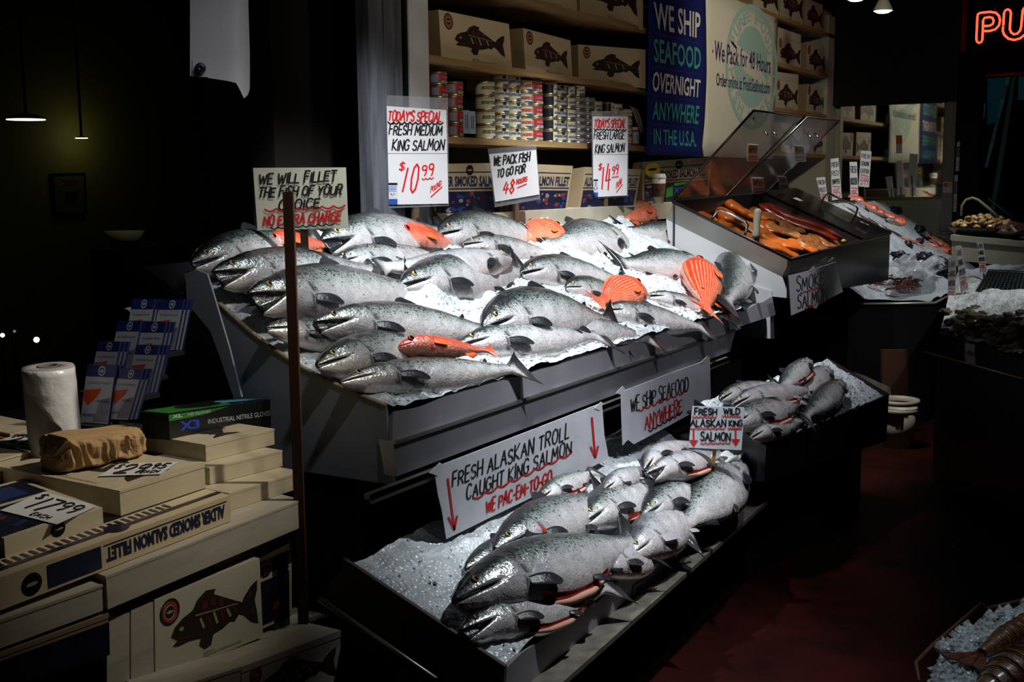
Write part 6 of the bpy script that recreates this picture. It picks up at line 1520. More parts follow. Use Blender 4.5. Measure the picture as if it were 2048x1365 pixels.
# ---------------------------------------------------------------- right hand ice slope along the mirror wall
def rz(x, y): return min(1.40-.06*max(0, 9-x), rz0(x, y))
def rz0(x, y): return .80+.70*max(0.0, y-1.52-.42*min(1, max(0, (8.7-x)/.8)))+.02*min(1, max(0, x-8.6))
rmb = MB()
def rp(i, j):
    x0 = 8.0-.28*j if j < .3 else 7.92; x = x0+(10.27-x0)*i; y = 1.53+(2.70-1.53)*j
    return V((x, y, rz(x, y)+.025*noise.noise(V((x*3, y*3, 4)))+.015*noise.noise(V((x*9, y*9, 2)))))
rmb.grid(rp, 90, 50); o = obj('crushed_ice', rmb, ICE); tag(o, 'sloping ice with scattered fish in front of the mirror wall', 'ice', kind='stuff')
t = thing('corner_fish_counter', 'dark counter carrying the ice slope in front of the mirror wall', 'counter', (9, 2, 0))
mb = MB(); mb.prism([V((7.68, 1.97, .0)), V((8.0, 1.50, .0)), V((8.0, 1.50, .775)), V((7.68, 1.97, .775))], (.02, .01, 0)); obj('left_panel', mb, blackm, t)
mb = MB(); mb.hexa([(8.0, 1.50, 0), (10.2, 1.50, 0), (10.2, 1.50, .775), (8.0, 1.50, .775)], [(8.0, 1.52, 0), (10.2, 1.52, 0), (10.2, 1.52, .775), (8.0, 1.52, .775)]); obj('front_panel', mb, blackm, t)
mb = MB(); mb.tube([(7.68, 1.97, .79), (8.0, 1.495, .79), (8.5, 1.495, .79), (10.2, 1.495, .80)], .010, 8); obj('edge_rail', mb, mat('pale_edge_rail', (.42, .40, .33), .4, .6), t)
mb = MB(); mb.box((8.02, 1.56, 0), (10.2, 2.68, .74)); obj('base', mb, blackm, t)
def onr(u, v):
    # first point of the ice slope met along a pixel ray
    d = ray(u, v); t = 6.5
    while t < 11.5:
        p = CAMPOS+d*t
        if p.z <= rz(p.x, p.y) or p.x > 10.2: break
        t += .01
    return p
RB = Bed((8.0, 1.53, .80), (10.2, 1.53, .80), .60)
def lump(name, label, cat, p, r, m, seed, sx=1, sz=.7, group=None, rot=0):
    mb = MB(); n_, k_ = 18, 12; ca, sa = math.cos(rot), math.sin(rot)
    prof = []
    for j in range(k_+1):
        ph = PI*j/k_
        for i in range(n_):
            th = 2*PI*i/n_; d = V((math.sin(ph)*math.cos(th)*sx, math.sin(ph)*math.sin(th), math.cos(ph)*sz)); d *= r*(1+.55*noise.noise(d*1.7+V((seed*3.1, 0, 0)))+.35*noise.noise(d*4.5+V((0, seed*2.3, 0))))
            mb.v.append(V(p)+V((d.x*ca-d.y*sa, d.x*sa+d.y*ca, d.z+r*sz*.35)))
    for j in range(k_):
        for i in range(n_): mb.f.append((j*n_+i, j*n_+(i+1) % n_, (j+1)*n_+(i+1) % n_, (j+1)*n_+i)); mb.m.append(0); mb.sm.append(True)
    o = obj(name, mb, m); return tag(o, label, cat, group)
class RBed:
    ax, ay, up, n = RB.ax, RB.ay, RB.up, RB.n
    def P(s, u, v, h=0.0): return onr(u, v)+RB.n*h
RS = RBed()
redl = ['first', 'second', 'third', 'fourth', 'fifth', 'sixth', 'seventh', 'eighth', 'ninth', 'tenth']
for i, (a, b) in enumerate((((1684, 412), (1712, 428)), ((1712, 424), (1738, 446)), ((1732, 436), (1752, 452)), ((1752, 445), (1776, 462)), ((1766, 454), (1798, 472)))):
    fish('red snapper, {} from the back in the row behind the smoked fish case'.format(redl[i]), RS, b, a, kind='red', skin=REDG, h=(.11, .09), roll=25, hm=1.7, tm=1.3, dors=(10, -30), name='red_snapper')
for i, (a, b) in enumerate((((1796, 472), (1824, 488)), ((1820, 482), (1836, 488)), ((1832, 488), (1848, 496)))):
    fish('red fish barely showing above the ice, {} of three right of the case corner'.format(redl[i]), RS, b, a, kind='red', skin=REDG, h=(.015, .0), roll=5, hm=.7, dors=(10, -30), name='red_snapper')
fish('red fish with dark eye on the ice near the live oyster tags, left one', RS, (1866, 512), (1843, 498), kind='red', skin=REDG, h=(.08, .06), roll=20, hm=1.3, dors=(12, -30), name='red_snapper')
fish('red fish with dark eye on the ice near the live oyster tags, right one', RS, (1898, 525), (1862, 506), kind='red', skin=REDG, h=(.08, .06), roll=20, hm=1.2, dors=(12, -30), name='red_snapper')
blackfish = fish_mat('black_fish_skin', [(.05, (.10, .10, .10)), (.5, (.02, .022, .026)), (.95, (.008, .008, .01))], (.005, .005, .006), .2, .2)
brownfish = fish_mat('brown_speckled_skin', [(.05, (.35, .26, .20)), (.5, (.20, .12, .08)), (.95, (.07, .05, .04))], (.02, .015, .012), .2, .25, metal=.1)
for i, (u, v, r, sx, lab) in enumerate(((1799, 518, .060, 1.3, 'glossy black fish lump, leftmost by the case corner'), (1824, 520, .042, 1.1, 'small black fish lump, second from the case corner'), (1846, 526, .075, 1.25, 'largest black fish lump in the ice above the plastic bag'),
       (1880, 545, .060, 1.5, 'black fish lump just left of the first live oyster tag'), (1816, 492, .038, 1.4, 'black lump alone in the ice above the dark row'), (1790, 424, .05, 1.6, 'dark fish showing at the back of the ice against the wall'), (1838, 462, .045, 1.8, 'dark fish head at the wall side, upper one'), (1852, 474, .045, 1.6, 'dark fish head at the wall side, lower one'), (1840, 484, .03, 1.5, 'small dark tail in the ice near the wall'))):
    lump('black_fish', lab, 'fish', onr(u, v), r, FINM, i, sx)
fish('brown grey fish half buried high on the right ice slope', RS, (1775, 436), (1732, 418), skin=brownfish, h=(.02, .0), roll=10, hm=1.2, dors=(10, -30), name='brown_fish', cat='fish')
fish('pale fish tail streak below the brown grey fish on the right ice slope', RS, (1805, 456), (1770, 440), skin=brownfish, h=(.01, .0), roll=10, hm=1.2, dors=(10, -30), name='brown_fish', cat='fish')
fish('orange brown speckled fish near the wall, right of the red row', RS, (1894, 508), (1850, 476), skin=flesh('orange_speckled_skin', (.20, .05, .015), (.48, .16, .05), 60), h=(.05, .03), roll=15, hm=1.25, dors=(12, -30), name='speckled_fish', cat='fish')
fish('brown fish with a pale tail at the lower right end of the ice slope', RS, (1868, 478), (1917, 486), skin=brownfish, h=(.05, .04), roll=15, hm=1.3, dors=(5, -30), name='brown_fish', cat='fish')
# smoked strips under a plastic bag
t0 = onr(1795, 580)
mb = MB(); rnd = random.Random(9)
for k in range(46):
    c = V((t0.x+rnd.uniform(-.16, .16), t0.y+rnd.uniform(-.11, .11), t0.z+rnd.uniform(.0, .09))); a = rnd.uniform(-.5, .5); L_ = rnd.uniform(.05, .12); d = V((math.cos(a)*.6, -math.sin(a)-.5, rnd.uniform(-.2, .2))).normalized()*L_
    mb.tube([c-d*.5, c+V((0, 0, .012)), c+d*.5], [.005, .010, .004], 6)
o = obj('smoked_strips', mb, SMR); tag(o, 'pile of dark red smoked strips under the plastic bag on the corner counter', 'smoked fish', kind='stuff')
film('plastic_bag', 'large shiny plastic bag draped over the dark smoked strips', RS, [(1768, 588), (1850, 582), (1870, 545), (1790, 545)], .10, 26, 20, amp=.035, seed=5, m=mat('shiny_film', (.72, .74, .78), .12, alpha=.42, spec=1.0, bump=.4, bscale=9))
film('plastic_flap', 'corner of the plastic bag hanging toward the black case', RS, [(1752, 562), (1832, 590), (1826, 560), (1790, 542)], .13, 18, 14, 'plastic bag', .02, 6, m=MATS['shiny_film'])
# tags standing in the ice
def itag(label, px, stick, words, red, y0=None, wd=1.4, p=None, cat='sign'):
    pl = face_cam(p if p is not None else onr(*stick)); t = thing('species_tag', label, cat, pl.P(*stick)); mb = MB(); c4 = plate(mb, pl, px, .002); obj('card', mb, card, t)
    mb = MB(); u = (px[0][0]+px[1][0])/2; mb.tube([pl.P(u, px[0][1]-20, -.006), pl.P(stick[0], stick[1]+6, -.006)], .005, 6); obj('stake', mb, darkwood, t)
    k = Ink(pl); n_ = len(words)
    def W(x, y): a = (px[0][0]*(1-x)+px[1][0]*x)*(1-y)+(px[3][0]*(1-x)+px[2][0]*x)*y; b = (px[0][1]*(1-x)+px[1][1]*x)*(1-y)+(px[3][1]*(1-x)+px[2][1]*x)*y; return a, b
    H_ = abs(px[3][1]-px[0][1])
    for i, w_ in enumerate(words): y = .95-(.62/n_)*(i+.75); k.on(w_, px, .10, .90, y, y+.62/n_*.55, wd*.62, .03)
    k.put('black_lettering', ink, t); k = Ink(pl)
    k.line([W(.12, .33), W(.9, .30)], wd); k.on(red, px, .15, .88, .06, .26, wd*.8, .03); k.put('red_lettering', redink, t); return t
itag('short fresh fish tag partly hidden by the closed lid', [(1644, 404), (1656, 404), (1650, 354), (1632, 356)], (1652, 410), ['FRESH', 'FILLET'], '199')
itag('tall tag for fresh red snapper', [(1664, 401), (1684, 398), (1677, 316), (1661, 318)], (1676, 410), ['FRESH', 'RED', 'SNAPPER'], '195')
itag('tall tag for fresh rockfish', [(1701, 401), (1717, 400), (1714, 324), (1699, 324)], (1708, 412), ['FRESH', 'ROCKFISH'], '195')
itag('tallest tag for fresh catfish at five ninety nine in front of the mirror', [(1717, 373), (1738, 375), (1743, 303), (1722, 301)], (1732, 418), ['FRESH', 'GENUINE', 'CATFISH'], '599')
# ---------------------------------------------------------------- oyster counter at the right
O1, O2 = PZ(.8).P(1876, 664), PZ(.8).P(2075, 732)
OB = Bed(O1, O2, .16); OLn = OB.L
t = thing('oyster_counter', 'black counter at the right edge heaped with oysters on ice', 'counter', (O1+O2)/2-V((0, 0, .8)))
mb = MB(); ex = OB.ay*.015
mb.hexa([O1+V((0, 0, -.8)), O2+V((0, 0, -.8)), O2, O1], [O1+ex+V((0, 0, -.8)), O2+ex+V((0, 0, -.8)), O2+ex, O1+ex]); obj('front_panel', mb, black, t)
r1, r2 = PZ(.72).P(1848, 705), PZ(.72).P(2070, 764); mb = MB(); mb.tube([r1, r2], .006, 6); obj('front_rail', mb, mat('brass_rail', (.25, .19, .08), .4, .8), t)
OP3, OP4 = V((9.0, .45, 0)), V((8.55, 1.45, 0))
def ozf(p): return O1.z+.16*max(0, (p-O1).dot(OB.ay))
mb = MB(); mb.prism([O1+OB.ay*.02+V((.03, 0, -.03)), O2+OB.ay*.02+V((0, 0, -.03)), V((9.0, .45, .77)), V((8.55, 1.45, .77))], (0, 0, -.77)); obj('base', mb, blackm, t)
oq = [O1+OB.ay*.016, O2+OB.ay*.016, OP3, OP4]
def ofn(i, j):
    p = lerp4(oq, i, j); z = ozf(p)+.01
    z += .035*noise.noise(V((p.x*4, p.y*4, 8)))+.02*noise.noise(V((p.x*11, p.y*11, 3)))+.012*noise.noise(V((p.x*30, p.y*30, 5)))+.06*math.exp(-((j-.35)/.16)**2)
    return V((p.x, p.y, z))
mb = MB(); mb.grid(ofn, 70, 90); o = obj('crushed_ice', mb, ICE); tag(o, 'crushed ice under the oysters at the right edge', 'ice', kind='stuff')
oym = flesh('oyster_shell', (.012, .010, .006), (.10, .085, .045), 40, .7, (.24, .20, .10), wet=.1)
opx = []
rnd = random.Random(77)
for (u, v) in ((1925, 595), (1945, 597), (1890, 625), (1950, 620), (1965, 628), (1930, 638), (1918, 655), (1945, 660), (1935, 668), (1958, 672), (1970, 655), (1990, 640), (2000, 664), (1985, 676), (2012, 645), (2040, 642), (2044, 664), (2022, 668), (2012, 684), (2040, 692), (1990, 692), (2046, 610), (1905, 648), (2028, 656), (1940, 648), (1952, 636), (1978, 664), (2002, 650), (2024, 640), (2034, 676), (1968, 646), (1924, 664), (2000, 676), (2044, 628), (1935, 628), (2016, 632)):
    opx.append((u, v))
for i, (u, v) in enumerate(opx):
    lump('oyster', 'rough dark oyster on the ice of the right counter', 'oyster', OB.P(u, v, .03), rnd.uniform(.024, .042), oym, i, rnd.uniform(1.1, 1.7), .5, 'oysters on the right counter', rnd.uniform(0, 3))
for (lab, px, st) in (('live oyster tag nearest the corner counter', [(1895, 608), (1910, 607), (1913, 514), (1897, 516)], (1902, 615)), ('leaning live oyster tag, second from the corner counter', [(1922, 590), (1938, 580), (1923, 491), (1911, 492)], (1930, 600)), ('live large oyster tag under the white bin', [(1960, 547), (1974, 546), (1966, 482), (1953, 484)], (1968, 560))):
    itag(lab, px, st, ['LIVE', 'LARGE', 'OYSTER', 'IN BAG'] if False else ['LIVE', 'LARGE', 'OYSTER'], '195', p=OB.P(*st))
# upside down card on the counter front
fpl2 = Plane(O1-OB.ay*.003, -OB.ay); mb = MB(); c4 = plate(mb, fpl2, [(1930, 728), (1951, 733), (1949, 690), (1930, 686)], .001); o = obj('paper_card', mb, mat('dim_card', (.35, .36, .40), .6)); tag(o, 'white card with upside down lettering on the oyster counter front', 'card')
mb = MB(); q = sub4(c4, .15, .45, .95, .68); print_on(mb, 'FISH', [q[2], q[3], q[0], q[1]], fpl2.n, .001, .03); obj('lettering', mb, ink, o)
# dark mesh basket of shellfish
bkp = OB.P(1985, 570, .03)
t = thing('shellfish_basket', 'dark green mesh basket of shellfish behind the oysters', 'basket', bkp); mb = MB()
bb_ = [OB.P(*p, .06) for p in ((1950, 585), (2075, 600), (2080, 545), (1978, 540))]
for i in range(15):
    for (a, b) in ((i/14, None), (None, i/14)):
        p, q = (lerp4(bb_, a, 0), lerp4(bb_, a, 1)) if b is None else (lerp4(bb_, 0, b), lerp4(bb_, 1, b)); mb.tube([p, q], .004, 4)
obj('mesh_top', mb, mat('teal_mesh', (.003, .014, .017), .6), t); mb = MB(); mb.hexa([p+V((0, 0, -.01)) for p in bb_], [p+V((0, 0, -.10)) for p in bb_]); obj('basket_body', mb, blackm, t)
# white bin with a tray of peeled shellfish
WX = 9.15; pw_ = PXc(WX); 
t = thing('white_bin', 'long white insulated bin under the tray of peeled scallops', 'bin', (WX, 1.3, .9)); q = [pw_.P(*p) for p in ((1903, 520), (2085, 540), (2085, 487), (1903, 471))]
mb = MB(); mb.hexa(q, [p+V((.5, 0, 0)) for p in q]); obj('bin_body', mb, mat('bin_plastic', (.40, .37, .28), .5, var=.15, vscale=3), t)
qq = [pw_.P(*p, .012) for p in ((1901, 481), (2087, 498), (2087, 486), (1901, 470))]; mb = MB(); mb.hexa(qq, [p+V((.53, 0, 0)) for p in qq]); obj('rim', mb, MATS['bin_plastic'], t)
zt = q[3].z+.003; TC = PZ(zt+.01).P(1968, 472)
tp = V((WX+.22, (q[3].y+q[2].y)/2+.08, zt))
tp = PXc(WX+.26).P(1968, 470); tp.z = zt
t = thing('black_tray', 'round black tray of peeled scallops on the white bin', 'tray', tp); rr = .25; mb = MB(); mb.lathe([(0, 0), (rr*.85, 0), (rr, .045), (rr*1.02, .05), (rr*.95, .05), (rr*.83, .012), (0, .012)], tp, 32); obj('tray_body', mb, black, t)
hm_ = mat('dark_tongs', (.22, .20, .10), .5)
scm = flesh('scallop_flesh', (.42, .24, .07), (.62, .42, .17), 20); rnd = random.Random(4); first = None
for k in range(95):
    a = rnd.uniform(0, 2*PI); r = rr*.85*math.sqrt(rnd.random()); z = tp.z+.03+.09*(1-(r/rr)**2)*rnd.uniform(.35, 1)
    pos = V((tp.x+r*math.cos(a), tp.y+r*math.sin(a), z))
    if first is None: first = lump('scallop', 'peeled tan scallop heaped in the round black tray', 'scallop', pos, .023, scm, 3, 1.2, .7, 'scallops in the black tray')
    else:
        c = first.copy(); COL.objects.link(c); c.location = pos; c.rotation_euler = (rnd.uniform(-.4, .4), rnd.uniform(-.4, .4), rnd.uniform(0, 6))
pt = PXc(WX+.12)
mb = MB(); mb.tube([pt.P(*p) for p in ((1923, 432), (1924, 412), (1932, 400), (1945, 396), (1956, 400), (1975, 415), (1998, 436))], .010, 8); o = obj('ladle', mb, hm_); tag(o, 'olive curved ladle handle over the scallop tray', 'ladle')
lump('shellfish_heap', 'dim reddish shellfish right of the scallops, at the photo edge', 'shellfish', PXc(WX+.15).P(2030, 465), .10, flesh('dim_shell', (.03, .012, .010), (.14, .07, .05), 30), 8, 1.4, .5)
mb = MB(); mb.box((9.3, .2, 0), (10.2, 1.45, .86)); o = obj('back_counter', mb, blackm); tag(o, 'black counter behind the oysters carrying the white bin', 'counter')
# tags on the dark pillar
PP = PXc(10.21)
for (lab, px) in (('upper hanging price tag on the dark pillar right of the mirror', [(1911, 343), (1919, 342), (1922, 282), (1914, 285)]), ('lower hanging price tag on the dark pillar right of the mirror', [(1906, 424), (1914, 423), (1917, 350), (1909, 351)])):
    itag(lab, px, ((px[0][0]+px[1][0])/2, px[0][1]-4), ['FRESH'], '5', wd=1.2, p=V((10.195, PP.P(*px[0]).y, 1.4)))
# bits behind the right counter: tub, boards
t0 = PZ(0).P(1795, 893)
t = thing('white_tub', 'white plastic tub on the floor beyond the dark tray', 'tub', t0); mb = MB(); sc_ = 1.0
mb.lathe([(0, 0), (.085, 0), (.105, .24), (.095, .24), (.08, .01)], t0, 24); obj('tub_body', mb, mat('dull_white_tub', (.34, .31, .26), .5), t)
for z in (.21, .26): mb = MB(); mb.lathe([(.112, z), (.120, z+.01), (.120, z+.03), (.104, z+.03), (.104, z)], t0, 24); obj('tub_rim', mb, MATS['dull_white_tub'], t)
pb = yawplane(t0+V((.25, .1, 0)), 45); mb = MB(); plate(mb, pb, [(1768, 885), (1818, 885), (1815, 700), (1764, 700)], .02); o = obj('brown_board', mb, mat('red_brown_board', (.04, .012, .005), .6)); tag(o, 'upright reddish brown board behind the white tub', 'board')
pb = yawplane(t0+V((.12, .05, 0)), 40); mb = MB(); mb.prism([pb.P(*p) for p in ((1710, 745), (1730, 752), (1780, 775), (1785, 800), (1770, 800), (1712, 770))], -pb.n*.01); o = obj('grey_flap', mb, mat('dim_grey_card', (.14, .13, .13), .7)); tag(o, 'grey cardboard flap standing behind the dark fish tray', 'cardboard')
# floor drain
dp = PZ(.002).P(1940, 1098); t = thing('floor_drain', 'round slotted floor drain in the dark red floor', 'drain', dp)
mb = MB(); mb.lathe([(.075, 0), (.075, .005), (.062, .005), (.062, 0)], dp, 28); obj('rim', mb, mat('rust_iron', (.10, .035, .012), .5, .5), t)
for k in range(7): x = -.05+.0167*k; h_ = math.sqrt(max(0, .062**2-x*x)); mb = MB(); mb.box((dp.x+x-.003, dp.y-h_, .002), (dp.x+x+.003, dp.y+h_, .006)); obj('slat', mb, MATS['rust_iron'], t)
# lobster box at the lower right
LZ = .60; pl = PZ(LZ)
LB = [pl.P(*p) for p in ((1846, 1420), (2100, 1420), (2100, 1180), (1963, 1208), (1866, 1290))]
t = thing('shellfish_box', 'low dark box of ice and lobster tails at the bottom right corner', 'box', LB[0]-V((0, 0, .6)))
mb = MB(); mb.prism([p-V((0, 0, .05)) for p in LB], (0, 0, -.55)); obj('box_body', mb, blackm, t)
mb = MB(); mb.tube([pl.P(*p, .012) for p in ((1838, 1365), (1832, 1325), (1866, 1290), (1963, 1208), (1972, 1218), (2060, 1197))], .004, 6); obj('rusty_edge', mb, mat('rust_edge', (.12, .045, .012), .6), t)
LBed = Bed(pl.P(1850, 1420), pl.P(2110, 1330), .05)
mb = MB(); lq = [pl.P(*p) for p in ((1850, 1420), (2110, 1420), (2090, 1190), (1880, 1275))]
mb.grid(lambda i, j: lerp4(lq, i, j)+V((0, 0, .02*noise.noise(V((i*6, j*6, 1)))+.015*noise.noise(V((i*15, j*15, 2)))-.03*(j > .97)-.03*(i < .02))), 60, 60)
rnd = random.Random(3)
for k in range(420):
    c = lerp4(lq, rnd.uniform(.03, .97), rnd.uniform(.03, .97)); r = rnd.uniform(.006, .02); b0 = len(mb.v)
    for d in ((1, 0, 0), (-1, 0, 0), (0, 1, 0), (0, -1, 0), (0, 0, 1), (0, 0, -1)): mb.v.append(c+V(d)*r*rnd.uniform(.6, 1.4)+V((0, 0, .008)))
    for f in ((0, 2, 4), (2, 1, 4), (1, 3, 4), (3, 0, 4), (2, 0, 5), (1, 2, 5), (3, 1, 5), (0, 3, 5)): mb.f.append(tuple(b0+i for i in f)); mb.m.append(0); mb.sm.append(False)
o = obj('crushed_ice', mb, ICE); tag(o, 'coarse bluish ice in the box at the bottom right corner', 'ice', kind='stuff')
lobm = flesh('lobster_shell', (.05, .012, .006), (.16, .05, .015), 40, .3, (.26, .15, .04)); band = mat('lobster_band', (.30, .22, .07), .35)
def lobster(label, a, b, r0):
    P0, P1 = pl.P(*a, .03), pl.P(*b, .05); d = (P1-P0); L_ = d.length; d.normalize(); sd = UPN.cross(d).normalized()
    t = thing('lobster_tail', label, 'lobster tail', P0); N_s = 9
    for i in range(N_s):
        q0, q1 = i/N_s, (i+1.12)/N_s; mb = MB(); pts, rs = [], []
        for k in range(5): q = q0+(q1-q0)*k/4; pts.append(P0+d*L_*q); rs.append(r0*(.35+.65*min(1, q*2.2+.1))*(1-.10*k/4+.02))
        mb.tube(pts, rs, 16); o = obj('shell_segment', mb, lobm, t)
        mb = MB(); mb.tube([pts[3]+d*.001, pts[4]], [rs[3]*1.04, rs[4]*1.03], 16); obj('pale_band', mb, band, o)
    for s in (-1, 0, 1): mb = MB(); mb.prism([P0+sd*.004, P0-sd*.004, P0-d*.06+sd*(s*.035-.02), P0-d*.07+sd*(s*.035), P0-d*.06+sd*(s*.035+.02)], (0, 0, .004)); obj('tail_fan', mb, lobm, t)
lobster('brown banded lobster tail lying on the coarse ice, upper one', (1962, 1308), (2080, 1236), .027)
lobster('mottled brown lobster in the bottom right corner, nearest the camera', (1965, 1392), (2110, 1322), .060)
# ---------------------------------------------------------------- street window with neon, far right
t = thing('neon_sign', 'red neon letters P and U glowing in the window at upper right', 'neon sign', (10.19, 1.3, 2.5)); NP = PXc(10.19)
neon = mat('neon_red', (1, .1, .05), .5, emit=(1.0, .035, .015), estr=5.5)
cr = lambda pts: [(1640+x/5.02, y/5.02) for x, y in pts]
L1 = cr([(1650, 313), (1700, 312), (1760, 295), (1797, 255), (1808, 205), (1797, 160), (1765, 128), (1710, 119), (1610, 129), (1586, 142), (1580, 170), (1570, 395), (1577, 420), (1597, 432), (1620, 422), (1631, 395), (1638, 205), (1650, 180), (1700, 171), (1732, 180), (1745, 210), (1735, 240), (1705, 258), (1650, 262)])
L2 = cr([(1840, 255), (1848, 130), (1860, 105), (1885, 93), (1908, 105), (1917, 130), (1905, 290), (1918, 325), (1945, 345), (1980, 338), (2008, 310), (2020, 270), (2035, 105), (2050, 80), (2075, 75), (2095, 95), (2097, 130), (2085, 280), (2060, 345), (2010, 385), (1950, 402), (1890, 388), (1850, 350), (1835, 310), (1838, 265)])
for nm, L_ in (('letter_p', L1), ('letter_u', L2)):
    mb = MB(); mb.tube([NP.P(*p) for p in L_], .0085, 8); obj(nm, mb, neon, t)
mb = MB(); c = NP.P(1990, 0); mb.tube([c, V((c.x, c.y, 3.6))], .004, 5); mb.tube([NP.P(1990, 24), c], .004, 5); obj('hanger', mb, black, t)
SWP = PXc(10.24)
mb = MB(); mb.tube([SWP.P(1927, -60), SWP.P(1923, 60), SWP.P(1918, 175), SWP.P(1915, 250)], .006, 6); o = obj('steel_pole', mb, mat('lit_edge_metal', (.45, .42, .25), .35, .6)); tag(o, 'thin bright metal edge running up beside the mirror wall', 'pole')
SW = PXc(10.6); tw = mat('street_teal_light', (0, 0, 0), .5, emit=(.0, .085, .11), estr=.32); tw2 = mat('street_teal_dim', (0, 0, 0), .5, emit=(.0, .03, .04), estr=.22)
t = thing('lit_street_panel', 'dim teal lit panels seen through the opening below the neon', 'window', SW.P(1950, 240))
for k, (px, m_) in enumerate((([(1927, 244), (1950, 235), (1955, 158), (1935, 160)], tw), ([(1962, 236), (1968, 236), (1970, 207), (1963, 207)], tw), ([(1974, 250), (2000, 240), (2010, 155), (1975, 157)], tw2), ([(2036, 200), (2060, 200), (2060, 152), (2037, 154)], tw2))):
    mb = MB(); plate(mb, SW, px, .01); obj('pane', mb, m_, t)
mb = MB(); mb.tube([PXc(10.55).P(1915, 157), PXc(10.55).P(2080, 146)], .02, 6); o = obj('window_bar', mb, mat('olive_bar', (.05, .045, .02), .6)); tag(o, 'dark horizontal bar under the neon letters', 'bar')
ptl = mat('peeling_teal_paint', (.03, .24, .23), .6, var=.9, vscale=14)
t = thing('leaning_frame', 'leaning teal painted frame with peeling edge at the far right', 'frame', PXc(10.0).P(1975, 400)); lp_ = PXc(10.0)
mb = MB(); mb.prism([lp_.P(*p) for p in ((2012, 154), (2021, 154), (1975, 335), (1969, 335))], (.02, 0, 0)); obj('peeling_rail', mb, ptl, t)
mb = MB(); mb.prism([lp_.P(*p) for p in ((2024, 154), (2032, 154), (1990, 420), (1980, 420))], (.02, 0, 0)); obj('side_rail', mb, mat('dim_teal_paint', (.01, .07, .07), .6), t)
mb = MB(); mb.tube([lp_.P(1976, 396), lp_.P(2036, 442)], .008, 6); obj('bottom_bar', mb, mat('teal_bar', (.02, .16, .16), .5), t)
# ---------------------------------------------------------------- dark hall at the far left
LEm = mat('far_lamp_face', (1, 1, .8), .5, emit=(1.0, 1.0, .66), estr=3)
def flamp(u, v, d, rpx, lab):
    p = CAMPOS+ray(u, v)*d; r = rpx/FPX*d; t = thing('hall_lamp', lab, 'lamp', p); mb = MB(); mb.lathe([(0, 0), (r, .0), (r, .004)], p, 28); obj('lamp_face', mb, LEm, t)
    mb = MB(); mb.lathe([(r*1.01, .005), (r*.5, r*.3), (.02, r*.35), (0, r*.35)], p, 24); obj('lamp_hood', mb, blackm, t); mb = MB(); mb.tube([p+V((0, 0, r*.34)), V((p.x, p.y, 3.6))], .01, 6); obj('rod', mb, blackm, t)
flamp(52, 240, 8.0, 37, 'flat round hall lamp far at the left, the longer of two light discs')
flamp(163, 277, 9.0, 12, 'small hall lamp right of the longer light disc, far left')
def bulb(u, v, d, rpx, lab, m_):
    p = CAMPOS+ray(u, v)*d; r = rpx/FPX*d; mb = MB(); mb.lathe([(0, -r), (r*.7, -r*.7), (r, 0), (r*.7, r*.7), (0, r)], p, 14); o = obj('distant_light', mb, m_); tag(o, lab, 'lamp'); mb = MB(); mb.tube([p-V((0, 0, r)), V((p.x, p.y, 0))], .01, 6); obj('post', mb, blackm, o)
gw = mat('distant_white_light', (1, 1, 1), .5, emit=(.7, 1, .95), estr=2.5)
bulb(73, 680, 7, 6, 'brightest tiny distant light in the dark left of the brochures', gw); bulb(5, 671, 7, 4.5, 'tiny distant light at the left edge of the photo', gw); bulb(29, 663, 7, 3, 'faint tiny distant light between the two brighter ones', mat('distant_dim_light', (1, 1, 1), .5, emit=(.1, .3, .28), estr=.6)); bulb(327, 561, 6, 4, 'faint distant light left of the fish bin end', MATS['distant_dim_light'])
FP = PY(8.38); t = thing('framed_notice', 'framed notice on the dim yellow wall far at the left', 'notice', FP.P(138, 425))
mb = MB(); plate(mb, FP, [(108, 430), (174, 430), (172, 346), (102, 347)], .03); obj('frame', mb, blackm, t)
mb = MB(); q = [FP.P(*p, .004) for p in ((113, 426), (169, 426), (167, 352), (108, 353))]; mb.quad(q); obj('sheet', mb, mat('notice_sheet', (.05, .048, .012), .8), t)
mb = MB(); print_on(mb, 'PUBLIC MARKET', sub4(q, .25, .82, .8, .90), FP.n, .006); print_on(mb, 'NOTICE', sub4(q, .35, .70, .7, .77), FP.n, .006)
mb2 = MB()
for k in range(5): poly_on(mb2, [(.3, .55-.06*k), (.78, .55-.06*k), (.78, .58-.06*k), (.3, .58-.06*k)], q, FP.n, .006)
MB_ = mb; mb = MB(); poly_on(mb, [(.25, .86), (.8, .86), (.8, .92), (.25, .92)], q, FP.n, .006); poly_on(mb, [(.35, .78), (.7, .78), (.7, .84), (.35, .84)], q, FP.n, .006); obj('red_heading', mb, mat('notice_red', (.08, .01, .008), .7), t); obj('text_lines', mb2, blackm, t)
lp = bpy.data.lights.new('hall_glow', 'POINT'); lp.energy = 0.7; lp.color = (1, .95, .5); lp.shadow_soft_size = .1; lo = bpy.data.objects.new('hall_glow', lp); q_ = FP.P(140, 290); lo.location = q_+V((.05, -.22, .06)); COL.objects.link(lo)
pq = CAMPOS+ray(250, 488)*6.0; t = thing('pale_object', 'pale rounded object on a dark counter far at the left', 'tub', pq-V((0, 0, .05)))  # bowl shape built for an unidentified pale patch
mb = MB(); mb.lathe([(0, -.02), (.05, -.02), (.098, .065), (.092, .065), (.04, -.01)], pq, 24); obj('tub_body', mb, mat('pale_olive_plastic', (.42, .40, .24), .6, var=.2), t)
mb = MB(); mb.box((pq.x-.12, pq.y-.12, 0), (pq.x+.3, pq.y+.12, pq.z-.021)); o = obj('dark_counter', mb, blackm); tag(o, 'unlit counter far at the left under the pale rounded object', 'counter')
spot((pq.x-.3, pq.y-1.0, 3.2), tuple(pq), 8, 14, .5, (1, .97, .7), .03)
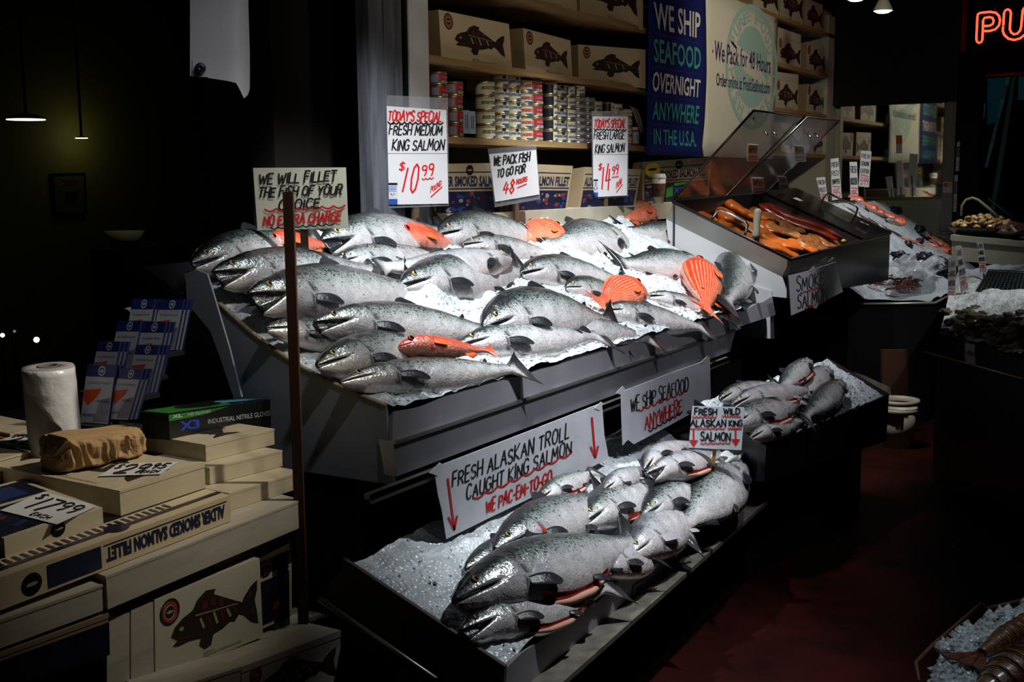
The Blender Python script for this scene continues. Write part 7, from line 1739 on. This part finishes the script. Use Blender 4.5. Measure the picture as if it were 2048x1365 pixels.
# hanging white sheet
HP = face_cam(CAMPOS+ray(440, 80)*3.1); t = thing('hanging_sheet', 'white plastic sheet hanging from above with a black knob near its lower corner', 'sheet', HP.P(430, 155))
mb = MB(); cols = [(380, 0), (400, 0), (430, 0), (455, 0), (472, 0), (480, .004), (488, .014), (494, .03), (498, .05)]
bots = [152, 154, 158, 162, 166, 180, 197, 190, 178]
TOPV = -330
for sgn in (0, 1):
    for (u, o_), b_y in zip(cols, bots):
        for j in range(13): v_ = TOPV+(b_y-TOPV)*j/12; mb.v.append(HP.P(u+ (2*math.sin(j*.7) if u > 490 else 0), v_, -o_-.004*sgn))
n9 = 13
for sgn in (0, 1):
    for i in range(len(cols)-1):
        for j in range(12): a = sgn*len(cols)*13+i*13+j; mb.f.append((a, a+1, a+14, a+13)); mb.m.append(0); mb.sm.append(True)
obj('plastic_panel', mb, mat('hanging_white_plastic', (.42, .42, .47), .45, var=.16, vscale=3), t)
mb = MB(); plate(mb, HP, [(384, 153), (417, 155), (417, 124), (385, 121)], .002); mb.v = [p+HP.n*.003 for p in mb.v]; obj('corner_patch', mb, mat('patch_plastic', (.38, .38, .44), .5), t)
mb = MB(); c = HP.P(401, 137, .004); mb.lathe([(.013, 0), (.0145, .008), (.011, .016), (.004, .017), (0, .012)], c, 20, ax=tuple(HP.n)); obj('black_knob', mb, black, t)
spot((1.9, 1.2, 3.3), tuple(HP.P(440, 60)), 12, 26, .7, (.95, .95, 1), .04)

# white paper on the low tray pile
q = [LOW.P(*p, .12) for p in ((1412, 935), (1478, 925), (1488, 905), (1425, 908))]
mb = MB(); mb.grid(lambda i, j: lerp4(q, i, j)+LOW.n*(.03*noise.noise(V((i*3, j*3, 2)))+.015*math.sin(i*9+j*4)), 18, 12); o = obj('white_paper', mb, mat('crinkled_paper', (.62, .63, .64), .6)); o.modifiers.new('thick', 'SOLIDIFY').thickness = .001
tag(o, 'crumpled white paper sticking out at the top right of the low tray pile', 'paper')
carton('white fish carton on the lowest right shelf, seen dimly through the open lid, left one', yawplane(PY(2.83).P(1590, 290), 0), [(1562, 304), (1604, 309), (1605, 252), (1563, 245)], .28, lid=.8, s=1.2, **wk)
carton('white fish carton on the lowest right shelf, seen dimly through the open lid, right one', yawplane(PY(2.83).P(1630, 290), 0), [(1612, 310), (1650, 313), (1651, 262), (1613, 256)], .28, s=1.2, **wk)
